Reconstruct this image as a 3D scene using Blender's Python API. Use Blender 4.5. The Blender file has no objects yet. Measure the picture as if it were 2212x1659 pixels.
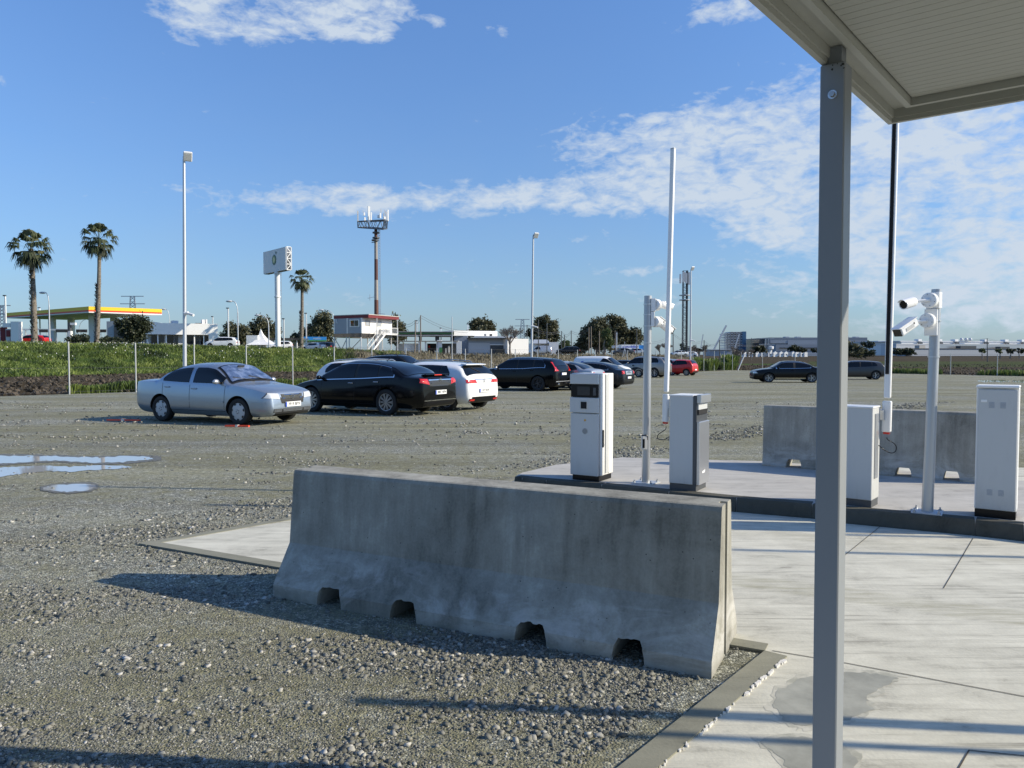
import bpy, bmesh, math, random
import numpy as np
from mathutils import Vector, Matrix
random.seed(7)
rng = np.random.default_rng(7)
SC = bpy.context.scene
COL = SC.collection

# ------------------------------------------------------------------ camera, sky, sun, exposure
F = 1661.0; CX = 1106.0; CY = 829.5; HZ = 766.0; CAMZ = 1.6
PITCH = math.atan((CY - HZ) / F)
cam = bpy.data.cameras.new('camera'); camo = bpy.data.objects.new('camera', cam); COL.objects.link(camo)
cam.sensor_width = 36.0; cam.lens = F / 2212 * 36.0; cam.clip_end = 6000; cam.clip_start = 0.05
camo.location = (0, 0, CAMZ); camo.rotation_euler = (math.pi / 2 - PITCH, 0, 0)
SC.camera = camo
SC.view_settings.view_transform = 'Standard'; SC.view_settings.look = 'None'
SC.view_settings.exposure = 0.30; SC.view_settings.gamma = 1.0
SUN_EL = math.radians(28.8); SUN_AZ = math.radians(96.0)      # azimuth clockwise from +Y
sd = Vector((math.sin(SUN_AZ) * math.cos(SUN_EL), math.cos(SUN_AZ) * math.cos(SUN_EL), math.sin(SUN_EL)))
sl = bpy.data.lights.new('sun', 'SUN'); sl.energy = 5.0; sl.angle = math.radians(0.55); sl.color = (1.0, 0.89, 0.70)
so = bpy.data.objects.new('sun', sl); COL.objects.link(so)
so.rotation_euler = (-sd).to_track_quat('-Z', 'Y').to_euler()

W = bpy.data.worlds.new('World'); SC.world = W; W.use_nodes = True
wt = W.node_tree; wn = wt.nodes; wl = wt.links; wn.clear()
def wmath(op, a, b=None, c=None, clamp=False):
    n = wn.new('ShaderNodeMath'); n.operation = op; n.use_clamp = clamp
    for i, v in enumerate((a, b, c)):
        if v is None: continue
        if isinstance(v, (int, float)): n.inputs[i].default_value = v
        else: wl.new(v, n.inputs[i])
    return n.outputs[0]
sky = wn.new('ShaderNodeTexSky'); sky.sky_type = 'NISHITA'; sky.sun_disc = False
sky.sun_elevation = SUN_EL; sky.sun_rotation = SUN_AZ
sky.altitude = 0; sky.air_density = 1.0; sky.dust_density = 0.6; sky.ozone_density = 2.2
tc = wn.new('ShaderNodeTexCoord'); sep = wn.new('ShaderNodeSeparateXYZ'); wl.new(tc.outputs['Generated'], sep.inputs[0])
dx, dy, dz = sep.outputs
az = wmath('ARCTAN2', dx, dy)
hyp = wmath('SQRT', wmath('ADD', wmath('MULTIPLY', dx, dx), wmath('MULTIPLY', dy, dy)))
el = wmath('ARCTAN2', dz, hyp)
def dir_of(px, py):
    a = math.atan((px - CX) / F); return a, math.atan((HZ - py) / F * math.cos(a))
# where the cloud fields stand in the sky: centre, half sizes (radians), amount
BL = [(485, 25, 130, 58, .98), (640, 55, 100, 30, .52), (790, 30, 95, 40, .8), (800, 85, 60, 20, .6),
      (945, 60, 40, 14, .5), (1078, 78, 40, 14, .6), (1570, 22, 110, 36, .75), (40, 190, 60, 14, .35),
      (600, 440, 260, 30, .66), (790, 425, 110, 20, .5), (1130, 432, 300, 32, .8), (1230, 410, 90, 20, .5), (1350, 405, 70, 20, .4),
      (1420, 295, 190, 34, .85), (1620, 360, 260, 70, .9), (1950, 330, 340, 130, .88), (2150, 400, 250, 220, .9), (2180, 560, 260, 90, .6),
      (1690, 495, 110, 26, .75), (1850, 470, 120, 30, .6), (1240, 517, 50, 9, .45), (1390, 585, 50, 9, .5), (700, 585, 600, 40, .18), (1500, 640, 900, 60, .26)]
tot = None
for (bx, by, rx, ry, am) in BL:
    a0, e0 = dir_of(bx, by)
    u = wmath('DIVIDE', wmath('SUBTRACT', az, a0), rx / F * 1.05)
    v = wmath('DIVIDE', wmath('SUBTRACT', el, e0), ry / F * 1.05)
    q = wmath('ADD', wmath('MULTIPLY', u, u), wmath('MULTIPLY', v, v))
    g = wmath('MULTIPLY', wmath('POWER', 2.718, wmath('MULTIPLY', q, -0.8)), am)
    tot = g if tot is None else wmath('MAXIMUM', tot, g) if False else wmath('ADD', tot, g)
tot = wmath('MINIMUM', tot, .86)
# fine broken texture, flattened towards the horizon as layers seen edge-on
comb = wn.new('ShaderNodeCombineXYZ')
wl.new(wmath('MULTIPLY', az, 10.0), comb.inputs[0]); wl.new(wmath('MULTIPLY', el, 21.0), comb.inputs[1])
def wnoise(scale, det, rough, dist=0.0, vec=None):
    n = wn.new('ShaderNodeTexNoise'); n.inputs['Scale'].default_value = scale; n.inputs['Detail'].default_value = det
    n.inputs['Roughness'].default_value = rough; n.inputs['Distortion'].default_value = dist
    wl.new(vec or comb.outputs[0], n.inputs['Vector']); return n.outputs['Fac']
n1 = wnoise(1.1, 8, .62, .3); n2 = wnoise(3.3, 6, .6, .5)
n3 = wnoise(7.0, 4, .55, .3)
nz = wmath('ADD', wmath('MULTIPLY', n1, .45), wmath('ADD', wmath('MULTIPLY', n2, .40), wmath('MULTIPLY', n3, .15)))
cl = wmath('MULTIPLY', wmath('SUBTRACT', wmath('ADD', nz, wmath('MULTIPLY', tot, .30)), .635), 6.0, clamp=True)
cl = wmath('MULTIPLY', cl, .95)
veil = wmath('MULTIPLY', wmath('POWER', 2.718, wmath('MULTIPLY', wmath('MAXIMUM', el, 0.0), -7.0)), wmath('ADD', wmath('MULTIPLY', n1, .5), .25), clamp=True)
bgs = wn.new('ShaderNodeBackground'); bgs.inputs['Strength'].default_value = 0.090
# cool the sky slightly (camera white balance) and blend in clouds
tint = wn.new('ShaderNodeMix'); tint.data_type = 'RGBA'; tint.blend_type = 'MULTIPLY'; tint.inputs[0].default_value = 1.0
wl.new(sky.outputs[0], tint.inputs[6]); tint.inputs[7].default_value = (.80, 1.08, 1.44, 1)
mv = wn.new('ShaderNodeMix'); mv.data_type = 'RGBA'; 
lift = wn.new('ShaderNodeVectorMath'); lift.operation = 'SCALE'; wl.new(tint.outputs[2], lift.inputs[0]); wl.new(wmath('ADD', .86, wmath('MULTIPLY', wmath('MINIMUM', wmath('MAXIMUM', el, 0.0), .5), .95)), lift.inputs['Scale'])
wl.new(veil, mv.inputs[0]); wl.new(lift.outputs[0], mv.inputs[6]); mv.inputs[7].default_value = (3.3, 4.2, 5.4, 1)
mc = wn.new('ShaderNodeMix'); mc.data_type = 'RGBA'; wl.new(cl, mc.inputs[0]); wl.new(mv.outputs[2], mc.inputs[6]); mc.inputs[7].default_value = (5.5, 6.3, 7.3, 1)
wl.new(mc.outputs[2], bgs.inputs[0])
wo = wn.new('ShaderNodeOutputWorld'); wl.new(bgs.outputs[0], wo.inputs[0])

# ------------------------------------------------------------------ pixel helpers (photo seen 2212 wide), ground
ct, st = math.cos(PITCH), math.sin(PITCH)
def ray(px, py):
    x = (px - CX) / F; u = -(py - CY) / F
    return Vector((x, ct + u * st, -st + u * ct))
def gz(y):
    return 0.0 if y < 14 else (-0.0075 * (y - 14) if y < 54 else -0.3)
def G(px, py, z=None):
    d = ray(px, py)
    if z is not None:
        t = (z - CAMZ) / d.z; return Vector((d.x * t, d.y * t, z))
    y = 20.0
    for _ in range(30):
        t = (gz(y) - CAMZ) / d.z; y = d.y * t
    return Vector((d.x * t, y, gz(y)))
def At(px, py, Y):
    d = ray(px, py); t = Y / d.y; return Vector((d.x * t, Y, CAMZ + d.z * t))

# ------------------------------------------------------------------ object helpers
def wmat(o):
    m = Matrix.Translation(o.location) @ o.rotation_euler.to_matrix().to_4x4()
    return wmat(o.parent) @ m if o.parent else m
class MB:
    def __init__(s): s.v = []; s.f = []; s.m = []; s.mi = 0
    def add(s, vs, fs):
        b = len(s.v); s.v += [tuple(v) for v in vs]; s.f += [tuple(b + i for i in f) for f in fs]; s.m += [s.mi] * len(fs); return s
    def box(s, c, d, rz=0.0, M=None, bev=0.0):
        hx, hy, hz = d[0] / 2, d[1] / 2, d[2] / 2
        R = M if M is not None else Matrix.Rotation(rz, 3, 'Z')
        if bev > 0:
            bv = min(bev, hx * .9, hy * .9, hz * .9); pts = []
            for sx in (-1, 1):
                for sy in (-1, 1):
                    for sz in (-1, 1):
                        pts += [(sx * hx, sy * (hy - bv), sz * (hz - bv)), (sx * (hx - bv), sy * hy, sz * (hz - bv)), (sx * (hx - bv), sy * (hy - bv), sz * hz)]
            bm = bmesh.new(); [bm.verts.new(p) for p in pts]
            bmesh.ops.convex_hull(bm, input=bm.verts); bmesh.ops.dissolve_limit(bm, angle_limit=.01, verts=bm.verts, edges=bm.edges)
            bm.verts.index_update(); vs = [Vector(c) + R @ v.co for v in bm.verts]; fs = [[v.index for v in f.verts] for f in bm.faces]; bm.free()
            return s.add(vs, fs)
        vs = [Vector(c) + R @ Vector((x * hx, y * hy, z * hz)) for x in (-1, 1) for y in (-1, 1) for z in (-1, 1)]
        return s.add(vs, [(0, 1, 3, 2), (4, 6, 7, 5), (0, 4, 5, 1), (2, 3, 7, 6), (0, 2, 6, 4), (1, 5, 7, 3)])
    def bar(s, a, b, w, h=None):
        a, b = Vector(a), Vector(b); h = h or w; d = b - a; L = d.length; d.normalize()
        up = Vector((0, 0, 1)) if abs(d.z) < .95 else Vector((0, 1, 0))
        x = d.cross(up).normalized(); y = x.cross(d)
        M = Matrix((x, d, y)).transposed()
        return s.box((a + b) / 2, (w, L, h), M=M)
    def cyl(s, a, b, r0, r1=None, n=12, caps=True):
        a, b = Vector(a), Vector(b); r1 = r0 if r1 is None else r1; d = (b - a).normalized()
        up = Vector((0, 0, 1)) if abs(d.z) < .95 else Vector((1, 0, 0))
        x = d.cross(up).normalized(); y = x.cross(d); vs = []
        for P, r in ((a, r0), (b, r1)):
            for i in range(n):
                t = 2 * math.pi * i / n; vs.append(P + x * (r * math.cos(t)) + y * (r * math.sin(t)))
        fs = [(i, (i + 1) % n, n + (i + 1) % n, n + i) for i in range(n)]
        if caps: fs += [tuple(range(n))[::-1], tuple(range(n, 2 * n))]
        return s.add(vs, fs)
    def tube(s, pts, r, n=8):
        for i in range(len(pts) - 1):
            ra = r[i] if isinstance(r, (list, tuple)) else r; rb = r[i + 1] if isinstance(r, (list, tuple)) else r
            s.cyl(pts[i], pts[i + 1], ra, rb, n)
        return s
    def lathe(s, prof, c=(0, 0, 0), axis='Z', n=24, ang=2 * math.pi):
        vs = []; k = len(prof)
        for i in range(n):
            t = ang * i / n; co, si = math.cos(t), math.sin(t)
            for (r, h) in prof:
                p = (r * co, r * si, h) if axis == 'Z' else ((r * co, h, r * si) if axis == 'Y' else (h, r * co, r * si))
                vs.append((p[0] + c[0], p[1] + c[1], p[2] + c[2]))
        fs = [(i * k + j, i * k + j + 1, ((i + 1) % n) * k + j + 1, ((i + 1) % n) * k + j) for i in range(n) for j in range(k - 1)]
        return s.add(vs, fs)
    def sphere(s, c, r, n=12, m=8, sc=(1, 1, 1)):
        prof = [(r * math.sin(math.pi * j / m) + 1e-5, -r * math.cos(math.pi * j / m)) for j in range(m + 1)]
        b = len(s.v); s.lathe(prof, (0, 0, 0), 'Z', n)
        s.v[b:] = [(v[0] * sc[0] + c[0], v[1] * sc[1] + c[1], v[2] * sc[2] + c[2]) for v in s.v[b:]]; return s
    def prism(s, poly, z0, z1):
        n = len(poly); vs = [(p[0], p[1], z0) for p in poly] + [(p[0], p[1], z1) for p in poly]
        return s.add(vs, [(i, (i + 1) % n, n + (i + 1) % n, n + i) for i in range(n)] + [tuple(range(n))[::-1], tuple(range(n, 2 * n))])
    def quad(s, *p): return s.add(p, [tuple(range(len(p)))])
    def build(s, name, mats, parent=None, smooth=None, world=False):
        me = bpy.data.meshes.new(name)
        vs = s.v
        if world and parent is not None:
            Mi = wmat(parent).inverted(); vs = [tuple(Mi @ Vector(v)) for v in vs]
        me.from_pydata(vs, [], s.f)
        if not isinstance(mats, (list, tuple)): mats = [mats]
        for m in mats: me.materials.append(m)
        if len(mats) > 1: me.polygons.foreach_set('material_index', s.m)
        bm = bmesh.new(); bm.from_mesh(me); bmesh.ops.recalc_face_normals(bm, faces=bm.faces); bm.to_mesh(me); bm.free()
        if smooth: me.shade_smooth(); 
        if smooth and smooth != 180: me.set_sharp_from_angle(angle=math.radians(smooth))
        me.update()
        o = bpy.data.objects.new(name, me); COL.objects.link(o)
        if parent is not None: o.parent = parent
        return o
def tag(o, label=None, cat=None, group=None, kind=None):
    if label: o['label'] = label
    if cat: o['category'] = cat
    if group: o['group'] = group
    if kind: o['kind'] = kind
    return o
def thing(name, label, cat, loc=(0, 0, 0), rz=0.0, group=None):
    o = bpy.data.objects.new(name, None); COL.objects.link(o); o.empty_display_size = .2
    o.location = loc; o.rotation_euler = (0, 0, rz); return tag(o, label, cat, group)
def copy_tree(o, parent=None):
    c = o.copy(); COL.objects.link(c)
    if parent is not None: c.parent = parent
    for ch in [x for x in bpy.data.objects if x.parent == o and x != c]: copy_tree(ch, c)
    return c
def text_mesh(s, size, font_spacing=1.0, depth=0.0):
    cu = bpy.data.curves.new('t', 'FONT'); cu.body = s; cu.size = size; cu.align_x = 'CENTER'; cu.align_y = 'CENTER'; cu.space_character = font_spacing
    cu.resolution_u = 2; cu.extrude = depth
    o = bpy.data.objects.new('t', cu); COL.objects.link(o); dg = bpy.context.evaluated_depsgraph_get(); me = bpy.data.meshes.new_from_object(o.evaluated_get(dg))
    vs = [v.co.copy() for v in me.vertices]; fs = [tuple(p.vertices) for p in me.polygons]
    bpy.data.objects.remove(o); bpy.data.curves.remove(cu); bpy.data.meshes.remove(me); return vs, fs
def text_on(mb, s, size, O, X, Y, bold=0.0, sp=1.0):
    """letters in the plane through O with right vector X and up vector Y"""
    vs, fs = text_mesh(s, size, sp); O, X, Y = Vector(O), Vector(X), Vector(Y); N = X.cross(Y).normalized()
    mb.add([O + X * v.x + Y * v.y for v in vs], fs)
    if bold:
        mb.add([O + X * (v.x + bold) + Y * v.y + N * .0004 for v in vs], fs)

# ------------------------------------------------------------------ materials
def mat(name, col, rough=.5, metal=0.0, coat=0.0, spec=.5, emit=None, alpha=None, trans=None):
    m = bpy.data.materials.new(name); m.use_nodes = True; b = m.node_tree.nodes['Principled BSDF']
    b.inputs['Base Color'].default_value = (*col, 1); b.inputs['Roughness'].default_value = rough; b.inputs['Metallic'].default_value = metal
    b.inputs['Coat Weight'].default_value = coat; b.inputs['Coat Roughness'].default_value = .04; b.inputs['Specular IOR Level'].default_value = spec
    if trans: b.inputs['Transmission Weight'].default_value = trans
    if alpha is not None: b.inputs['Alpha'].default_value = alpha
    return m
class NT:
    def __init__(s, m): s.m = m; s.t = m.node_tree; s.n = s.t.nodes; s.l = s.t.links; s.b = s.n['Principled BSDF']; s.co = None
    def coord(s, sc=(1, 1, 1), rot=(0, 0, 0), which='Object'):
        if s.co is None: s.co = s.n.new('ShaderNodeTexCoord')
        mp = s.n.new('ShaderNodeMapping'); mp.inputs['Scale'].default_value = sc; mp.inputs['Rotation'].default_value = rot
        s.l.new(s.co.outputs[which], mp.inputs[0]); return mp.outputs[0]
    def noise(s, vec, scale, det=4, rough=.5, dist=0):
        n = s.n.new('ShaderNodeTexNoise'); n.inputs['Scale'].default_value = scale; n.inputs['Detail'].default_value = det; n.inputs['Roughness'].default_value = rough; n.inputs['Distortion'].default_value = dist
        s.l.new(vec, n.inputs['Vector']); return n.outputs['Fac']
    def voro(s, vec, scale, out='Distance', feat='F1', rnd=1.0):
        n = s.n.new('ShaderNodeTexVoronoi'); n.feature = feat; n.inputs['Scale'].default_value = scale; n.inputs['Randomness'].default_value = rnd
        s.l.new(vec, n.inputs['Vector']); return n.outputs[out]
    def math(s, op, a, b=None, clamp=False):
        n = s.n.new('ShaderNodeMath'); n.operation = op; n.use_clamp = clamp
        for i, v in enumerate((a, b)):
            if v is None: continue
            if isinstance(v, (int, float)): n.inputs[i].default_value = v
            else: s.l.new(v, n.inputs[i])
        return n.outputs[0]
    def ramp(s, fac, stops, interp='LINEAR'):
        n = s.n.new('ShaderNodeValToRGB'); n.color_ramp.interpolation = interp; e = n.color_ramp.elements
        while len(e) > 1: e.remove(e[-1])
        e[0].position = stops[0][0]; e[0].color = (*stops[0][1], 1) if len(stops[0][1]) == 3 else stops[0][1]
        for p, c in stops[1:]:
            k = e.new(p); k.color = (*c, 1)
        s.l.new(fac, n.inputs[0]); return n.outputs[0]
    def mix(s, fac, a, b, mode='MIX'):
        n = s.n.new('ShaderNodeMix'); n.data_type = 'RGBA'; n.blend_type = mode
        if isinstance(fac, (int, float)): n.inputs[0].default_value = fac
        else: s.l.new(fac, n.inputs[0])
        for i, v in ((6, a), (7, b)):
            if isinstance(v, tuple): n.inputs[i].default_value = (*v, 1)
            else: s.l.new(v, n.inputs[i])
        return n.outputs[2]
    def bump(s, h, strength=.5, dist=.01, norm=None):
        n = s.n.new('ShaderNodeBump'); n.inputs['Strength'].default_value = strength; n.inputs['Distance'].default_value = dist
        s.l.new(h, n.inputs['Height'])
        if norm is not None: s.l.new(norm, n.inputs['Normal'])
        s.l.new(n.outputs[0], s.b.inputs['Normal']); return n.outputs[0]
    def col(s, c): s.l.new(c, s.b.inputs['Base Color'])
    def rough(s, c): s.l.new(c, s.b.inputs['Roughness'])
def g3(v): return (v, v, v)

M = {}
def grimy(key, name, c, rough):
    m = M[key] = mat(name, c, rough); k = NT(m); co = k.coord(); sp = k.n.new('ShaderNodeSeparateXYZ'); k.l.new(k.co.outputs['Object'], sp.inputs[0])
    low = k.math('MULTIPLY', k.math('SUBTRACT', .30, sp.outputs[2]), 2.2, True); n = k.noise(k.coord((7, 7, 2)), 3, 5, .65)
    f = k.math('ADD', k.math('MULTIPLY', k.math('MULTIPLY', low, n), .75), k.math('MULTIPLY', k.math('SUBTRACT', n, .55), .5, True), True)
    k.col(k.mix(f, c, (c[0] * .55, c[1] * .52, c[2] * .46)))
M['white'] = mat('white_paint', (.78, .78, .76), .35)
M['whitewall'] = mat('white_render', (.78, .77, .74), .7)
grimy('cabinet', 'cabinet_paint', (.50, .51, .50), .45)
grimy('cabinet2', 'cabinet_side_paint', (.66, .66, .64), .42)
M['alu'] = mat('brushed_aluminium', (.55, .56, .57), .32, .8)
M['galv'] = mat('galvanised_steel', (.42, .44, .46), .42, .75)
M['galvw'] = mat('pale_galvanised_steel', (.52, .54, .56), .45, .5)
M['dark'] = mat('dark_plastic', (.006, .006, .007), .3, spec=.25)
M['black'] = mat('black_void', (.004, .004, .004), .8)
M['darkgrey'] = mat('dark_grey_metal', (.06, .065, .07), .4)
M['glass'] = mat('dark_glass', (.004, .005, .006), .05, spec=.42)
M['screen'] = mat('screen_glass', (.03, .035, .04), .12)
M['rubber'] = mat('tyre_rubber', (.012, .012, .012), .75)
M['chrome'] = mat('chrome', (.75, .75, .76), .12, 1.0)
M['rim'] = mat('wheel_alloy', (.42, .43, .44), .3, .7)
M['rimdark'] = mat('dark_alloy', (.05, .05, .055), .35, .5)
M['hubcap'] = mat('hubcap_plastic', (.48, .48, .47), .4)
M['redlens'] = mat('red_lens', (.50, .015, .012), .15, coat=.6)
M['redlit'] = mat('bright_red_lens', (.70, .05, .03), .2, coat=.6)
M['clearlens'] = mat('clear_lens', (.62, .63, .62), .1, .2, coat=.8)
M['orange'] = mat('orange_plastic', (.80, .07, .02), .5)
M['plate'] = mat('plate_white', (.78, .78, .76), .4)
M['plateblue'] = mat('plate_blue', (.02, .07, .45), .4)
M['ink'] = mat('black_ink', (.015, .015, .015), .6)
M['concw'] = mat('pale_concrete', (.46, .44, .40), .85)
M['wood'] = mat('weathered_pole', (.20, .17, .14), .8)
M['greywall'] = mat('grey_cladding', (.33, .36, .40), .6)
M['lightgrey'] = mat('light_grey_cladding', (.52, .54, .56), .5)
M['redtrim'] = mat('red_trim', (.16, .015, .018), .6)
M['yellow'] = mat('yellow_fascia', (.78, .52, .01), .5)
M['greenstrip'] = mat('green_strip', (.05, .22, .06), .5)
M['redstripe'] = mat('red_stripe', (.70, .04, .01), .5)
M['greendark'] = mat('dark_green_fascia', (.012, .035, .02), .5)
M['blue'] = mat('blue_panel', (.02, .20, .55), .5)
M['wire'] = mat('wire', (.10, .10, .11), .6)
M['leaflit'] = None
# ------------------------------------------------------------------ setting: lot, pad, island, field, bank
FS, FC = .77, 45.5                       # left boundary fence: X = FS*Y - FC
CORN = (27.0, 94.2)
def fenceX(y): return FS * y - FC
def rightX(y): return CORN[0] + (CORN[1] - y) * .667
def vnoise(x, y, seed=0):
    xi = np.floor(x).astype(int); yi = np.floor(y).astype(int); fx = x - xi; fy = y - yi
    fx = fx * fx * (3 - 2 * fx); fy = fy * fy * (3 - 2 * fy)
    def h(a, b):
        n = (a * 374761393 + b * 668265263 + seed * 974711) & 0x7fffffff
        n = ((n ^ (n >> 13)) * 1274126177) & 0x7fffffff
        return ((n ^ (n >> 16)) & 0xffff) / 65535.0
    return (h(xi, yi) * (1 - fx) + h(xi + 1, yi) * fx) * (1 - fy) + (h(xi, yi + 1) * (1 - fx) + h(xi + 1, yi + 1) * fx) * fy

# --- gravel material
m = M['gravel'] = mat('gravel', (.2, .2, .19), .95, spec=.12); k = NT(m)
c0 = k.coord()
big = k.noise(k.coord((.35, .9, 1), (0, 0, .25)), .55, 5, .6, .4)
track = k.noise(k.coord((.06, 1.1, 1), (0, 0, -.12)), 1.0, 4, .6, .6)
fine = k.noise(c0, 75, 6, .8); mid = k.noise(c0, 5, 4, .6); grain = k.noise(c0, 16, 5, .75)
vc = k.voro(c0, 85, 'Color'); vd = k.voro(c0, 85)
sepc = k.n.new('ShaderNodeSeparateColor'); k.l.new(vc, sepc.inputs[0])
stone = k.ramp(sepc.outputs[0], [(0, (.045, .047, .047)), (.45, (.11, .11, .105)), (.8, (.19, .188, .178)), (1, (.40, .39, .37))])
dirt = k.ramp(fine, [(.3, (.055, .050, .038)), (.5, (.118, .112, .080)), (.7, (.21, .20, .15))])
mask = k.math('MULTIPLY', k.math('SUBTRACT', k.math('ADD', k.math('MULTIPLY', big, .6), k.math('MULTIPLY', mid, .45)), .46), 6, True)
base = k.mix(mask, dirt, stone)
lite = k.math('MULTIPLY', k.math('SUBTRACT', track, .5), 3.2, True)
base = k.mix(lite, base, k.mix(.5, base, (.27, .262, .215)))
dk = k.math('MULTIPLY', k.math('SUBTRACT', .47, track), 4.0, True)
base = k.mix(dk, base, k.mix(.5, base, (.05, .05, .05)))
base = k.mix(1.0, base, (1.70, 1.74, 1.57), "MULTIPLY")
base = k.mix(1.0, base, k.ramp(grain, [(.32, (.55, .55, .54)), (.5, (1, 1, 1)), (.68, (1.45, 1.44, 1.40))]), 'MULTIPLY')
k.col(base)
hgt = k.math('ADD', k.math('MULTIPLY', vd, -1.0), k.math('ADD', k.math('MULTIPLY', fine, .6), k.math('MULTIPLY', grain, .9)))
k.bump(hgt, .8, .011)

# --- concrete materials
def concrete(name, lo, hi, streak=0.0, rz=0.0, wet=False, bumpy=.25):
    m = mat(name, hi, .9, spec=.15); k = NT(m); c = k.coord()
    a = k.noise(k.coord((1.0, 5.0, 1), (0, 0, rz)), 1.6, 7, .68, .5); b = k.noise(c, 2.3, 6, .65, .8); f = k.noise(c, 60, 4, .6)
    s = k.math('ADD', k.math('MULTIPLY', a, .5), k.math('ADD', k.math('MULTIPLY', b, .42), k.math('MULTIPLY', f, .10)))
    col = k.ramp(s, [(.34, lo), (.46, tuple(l * .35 + h * .65 for l, h in zip(lo, hi))), (.62, hi)])
    if streak:
        t = k.noise(k.coord((.5, 15, 1), (0, 0, rz)), 1.3, 5, .75, .5)
        col = k.mix(k.math('MULTIPLY', k.math('SUBTRACT', t, .55), streak * 5, True), col, (.17, .16, .135))
    if name == 'slab':      # muddy tyre marks running along the lane
        sp = k.n.new('ShaderNodeSeparateXYZ'); k.l.new(k.co.outputs['Object'], sp.inputs[0]); cc_ = k.math('ADD', k.math('MULTIPLY', sp.outputs[0], .47), k.math('MULTIPLY', sp.outputs[1], .88))
        tn = k.noise(k.coord((1, 9, 1), (0, 0, math.radians(28))), 1.6, 5, .75, .3)
        for c0_, w_, am in ((5.47, .19, .8), (7.05, .2, .35), (3.6, .12, .25)):
            bm_ = k.math('MULTIPLY', k.math('SUBTRACT', w_, k.math('ABSOLUTE', k.math('SUBTRACT', cc_, c0_))), 14, True)
            col = k.mix(k.math('MULTIPLY', k.math('MULTIPLY', bm_, am), k.math('MULTIPLY', k.math('SUBTRACT', tn, .40), 4, True)), col, (.33, .315, .23))
    k.col(col); k.bump(k.math('ADD', f, b), bumpy, .006); M[name] = m; return k, col
concrete('slab', (.25, .24, .20), (.62, .60, .50), 1.0, math.radians(30))
concrete('edging', (.15, .148, .115), (.255, .25, .195))
concrete('kerbc', (.03, .029, .024), (.10, .097, .08))
concrete('island', (.23, .225, .21), (.47, .455, .42), .15, math.radians(30))

# lot sheet
def strip_sheet(name, rows, mt, z=0.0):
    mb = MB(); n = 24
    for (y, a, b) in rows:
        for i in range(n + 1): mb.v.append((a + (b - a) * i / n, y, gz(y) + z))
    for r in range(len(rows) - 1):
        for i in range(n): mb.f.append((r * (n + 1) + i, r * (n + 1) + i + 1, (r + 1) * (n + 1) + i + 1, (r + 1) * (n + 1) + i)); mb.m.append(0)
    return mb.build(name, mt)
ys = [-14, -6, 0, 6, 10, 14] + list(np.linspace(18, 94.2, 42))
lot = strip_sheet('gravel_ground', [(y, fenceX(y) - .4, rightX(y) + .3) for y in ys], M['gravel'])
tag(lot, kind='structure')

# pad corner points
P1 = G(300, 1178, 0).xy; dB = Vector((.892, -.452)); dN = Vector((.452, .892)); dC = Vector((-.63, -.775)); dD = Vector((.775, -.63))
K = G(1652, 1412, 0).xy
K2 = K + dC * 5
padfar = P1 + Vector((.680, .733)) * 6.1; dE = Vector((.680, .733))
pad = [P1, K, K2, K2 + Vector((12, -10)), K + Vector((16, -2)), Vector((16, 6)), Vector((11, 10)), Vector((5, 11.2)), padfar + dB * .6, padfar]
mb = MB(); mb.prism([(p[0], p[1]) for p in pad], -.12, .012)
tag(mb.build('concrete_pavement', M['slab']), kind='structure')
# darker edging strip along the pad's open edges
def strip(pts, w, z0, z1, name, mt, side=1, label=None):
    mb = MB()
    for i in range(len(pts) - 1):
        a, b = Vector(pts[i]), Vector(pts[i + 1]); d = (b - a).normalized(); nn = Vector((-d.y, d.x)) * side * w
        mb.prism([tuple(a), tuple(b), tuple(b + nn), tuple(a + nn)], z0, z1)
    o = mb.build(name, mt); tag(o, kind='structure'); return o
strip([P1, K - dB * .0], .11, -.1, .018, 'pavement_edging', M['edging'], 1)
strip([K, K2], .12, -.1, .0185, 'pavement_edging', M['edging'], 1)
strip([padfar, P1 + dE * .02], .10, -.1, .0175, 'pavement_edging', M['edging'], 1)
# slab joints
M['joint'] = mat('slab_joint', (.06, .055, .045), .9)
def line_on(pts, w, z, mt, mb=None):
    mb = mb or MB()
    for i in range(len(pts) - 1):
        a, b = Vector(pts[i]), Vector(pts[i + 1]); d = (b - a).normalized(); nn = Vector((-d.y, d.x)) * w / 2
        mb.quad((*(a - nn), z), (*(b - nn), z), (*(b + nn), z), (*(a + nn), z))
    return mb
def g2(px, py, z=0): return G(px, py, z).xy
mb = MB(); z = .0150
line_on([g2(1668, 1411), g2(1822, 1437), g2(2240, 1516)], .007, z, None, mb)
for a, b in (((1921, 1124), (1891, 1149)), ((1891, 1149), (1821, 1206)), ((2102, 1166), (2038, 1275)), ((2093, 1628), (2070, 1668)), ((2093, 1628), (2230, 1642))):
    line_on([g2(*a), g2(*b)], .006, z, None, mb)
tag(mb.build('pavement_joints', M['joint']), kind='structure')
# damp patches and cement smears lying on the slab (irregular outlines)
def blob(pts, z, jit=.02, sub=6):
    P = [G(x, y, 0).xy for x, y in pts]; out = []
    for i in range(len(P)):
        a, b = P[i], P[(i + 1) % len(P)]
        for j in range(sub):
            q = a.lerp(b, j / sub); out.append((q.x + random.uniform(-jit, jit), q.y + random.uniform(-jit, jit), z))
    return out
m = M['damp'] = mat('damp_concrete', (.19, .185, .165), .55); k = NT(m); k.col(k.ramp(k.noise(k.coord(), 6, 6, .65), [(.35, (.25, .246, .198)), (.65, (.36, .352, .288))]))
m = M['smear'] = mat('cement_smear', (.62, .60, .56), .9)
mb = MB()
mb.add(blob([(1800, 1456), (1870, 1458), (1944, 1470), (1905, 1490), (1868, 1515), (1885, 1538), (1840, 1560), (1790, 1570), (1735, 1575), (1690, 1560), (1672, 1535), (1680, 1500), (1730, 1470)], .0138, .012), [tuple(range(78))])
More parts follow.
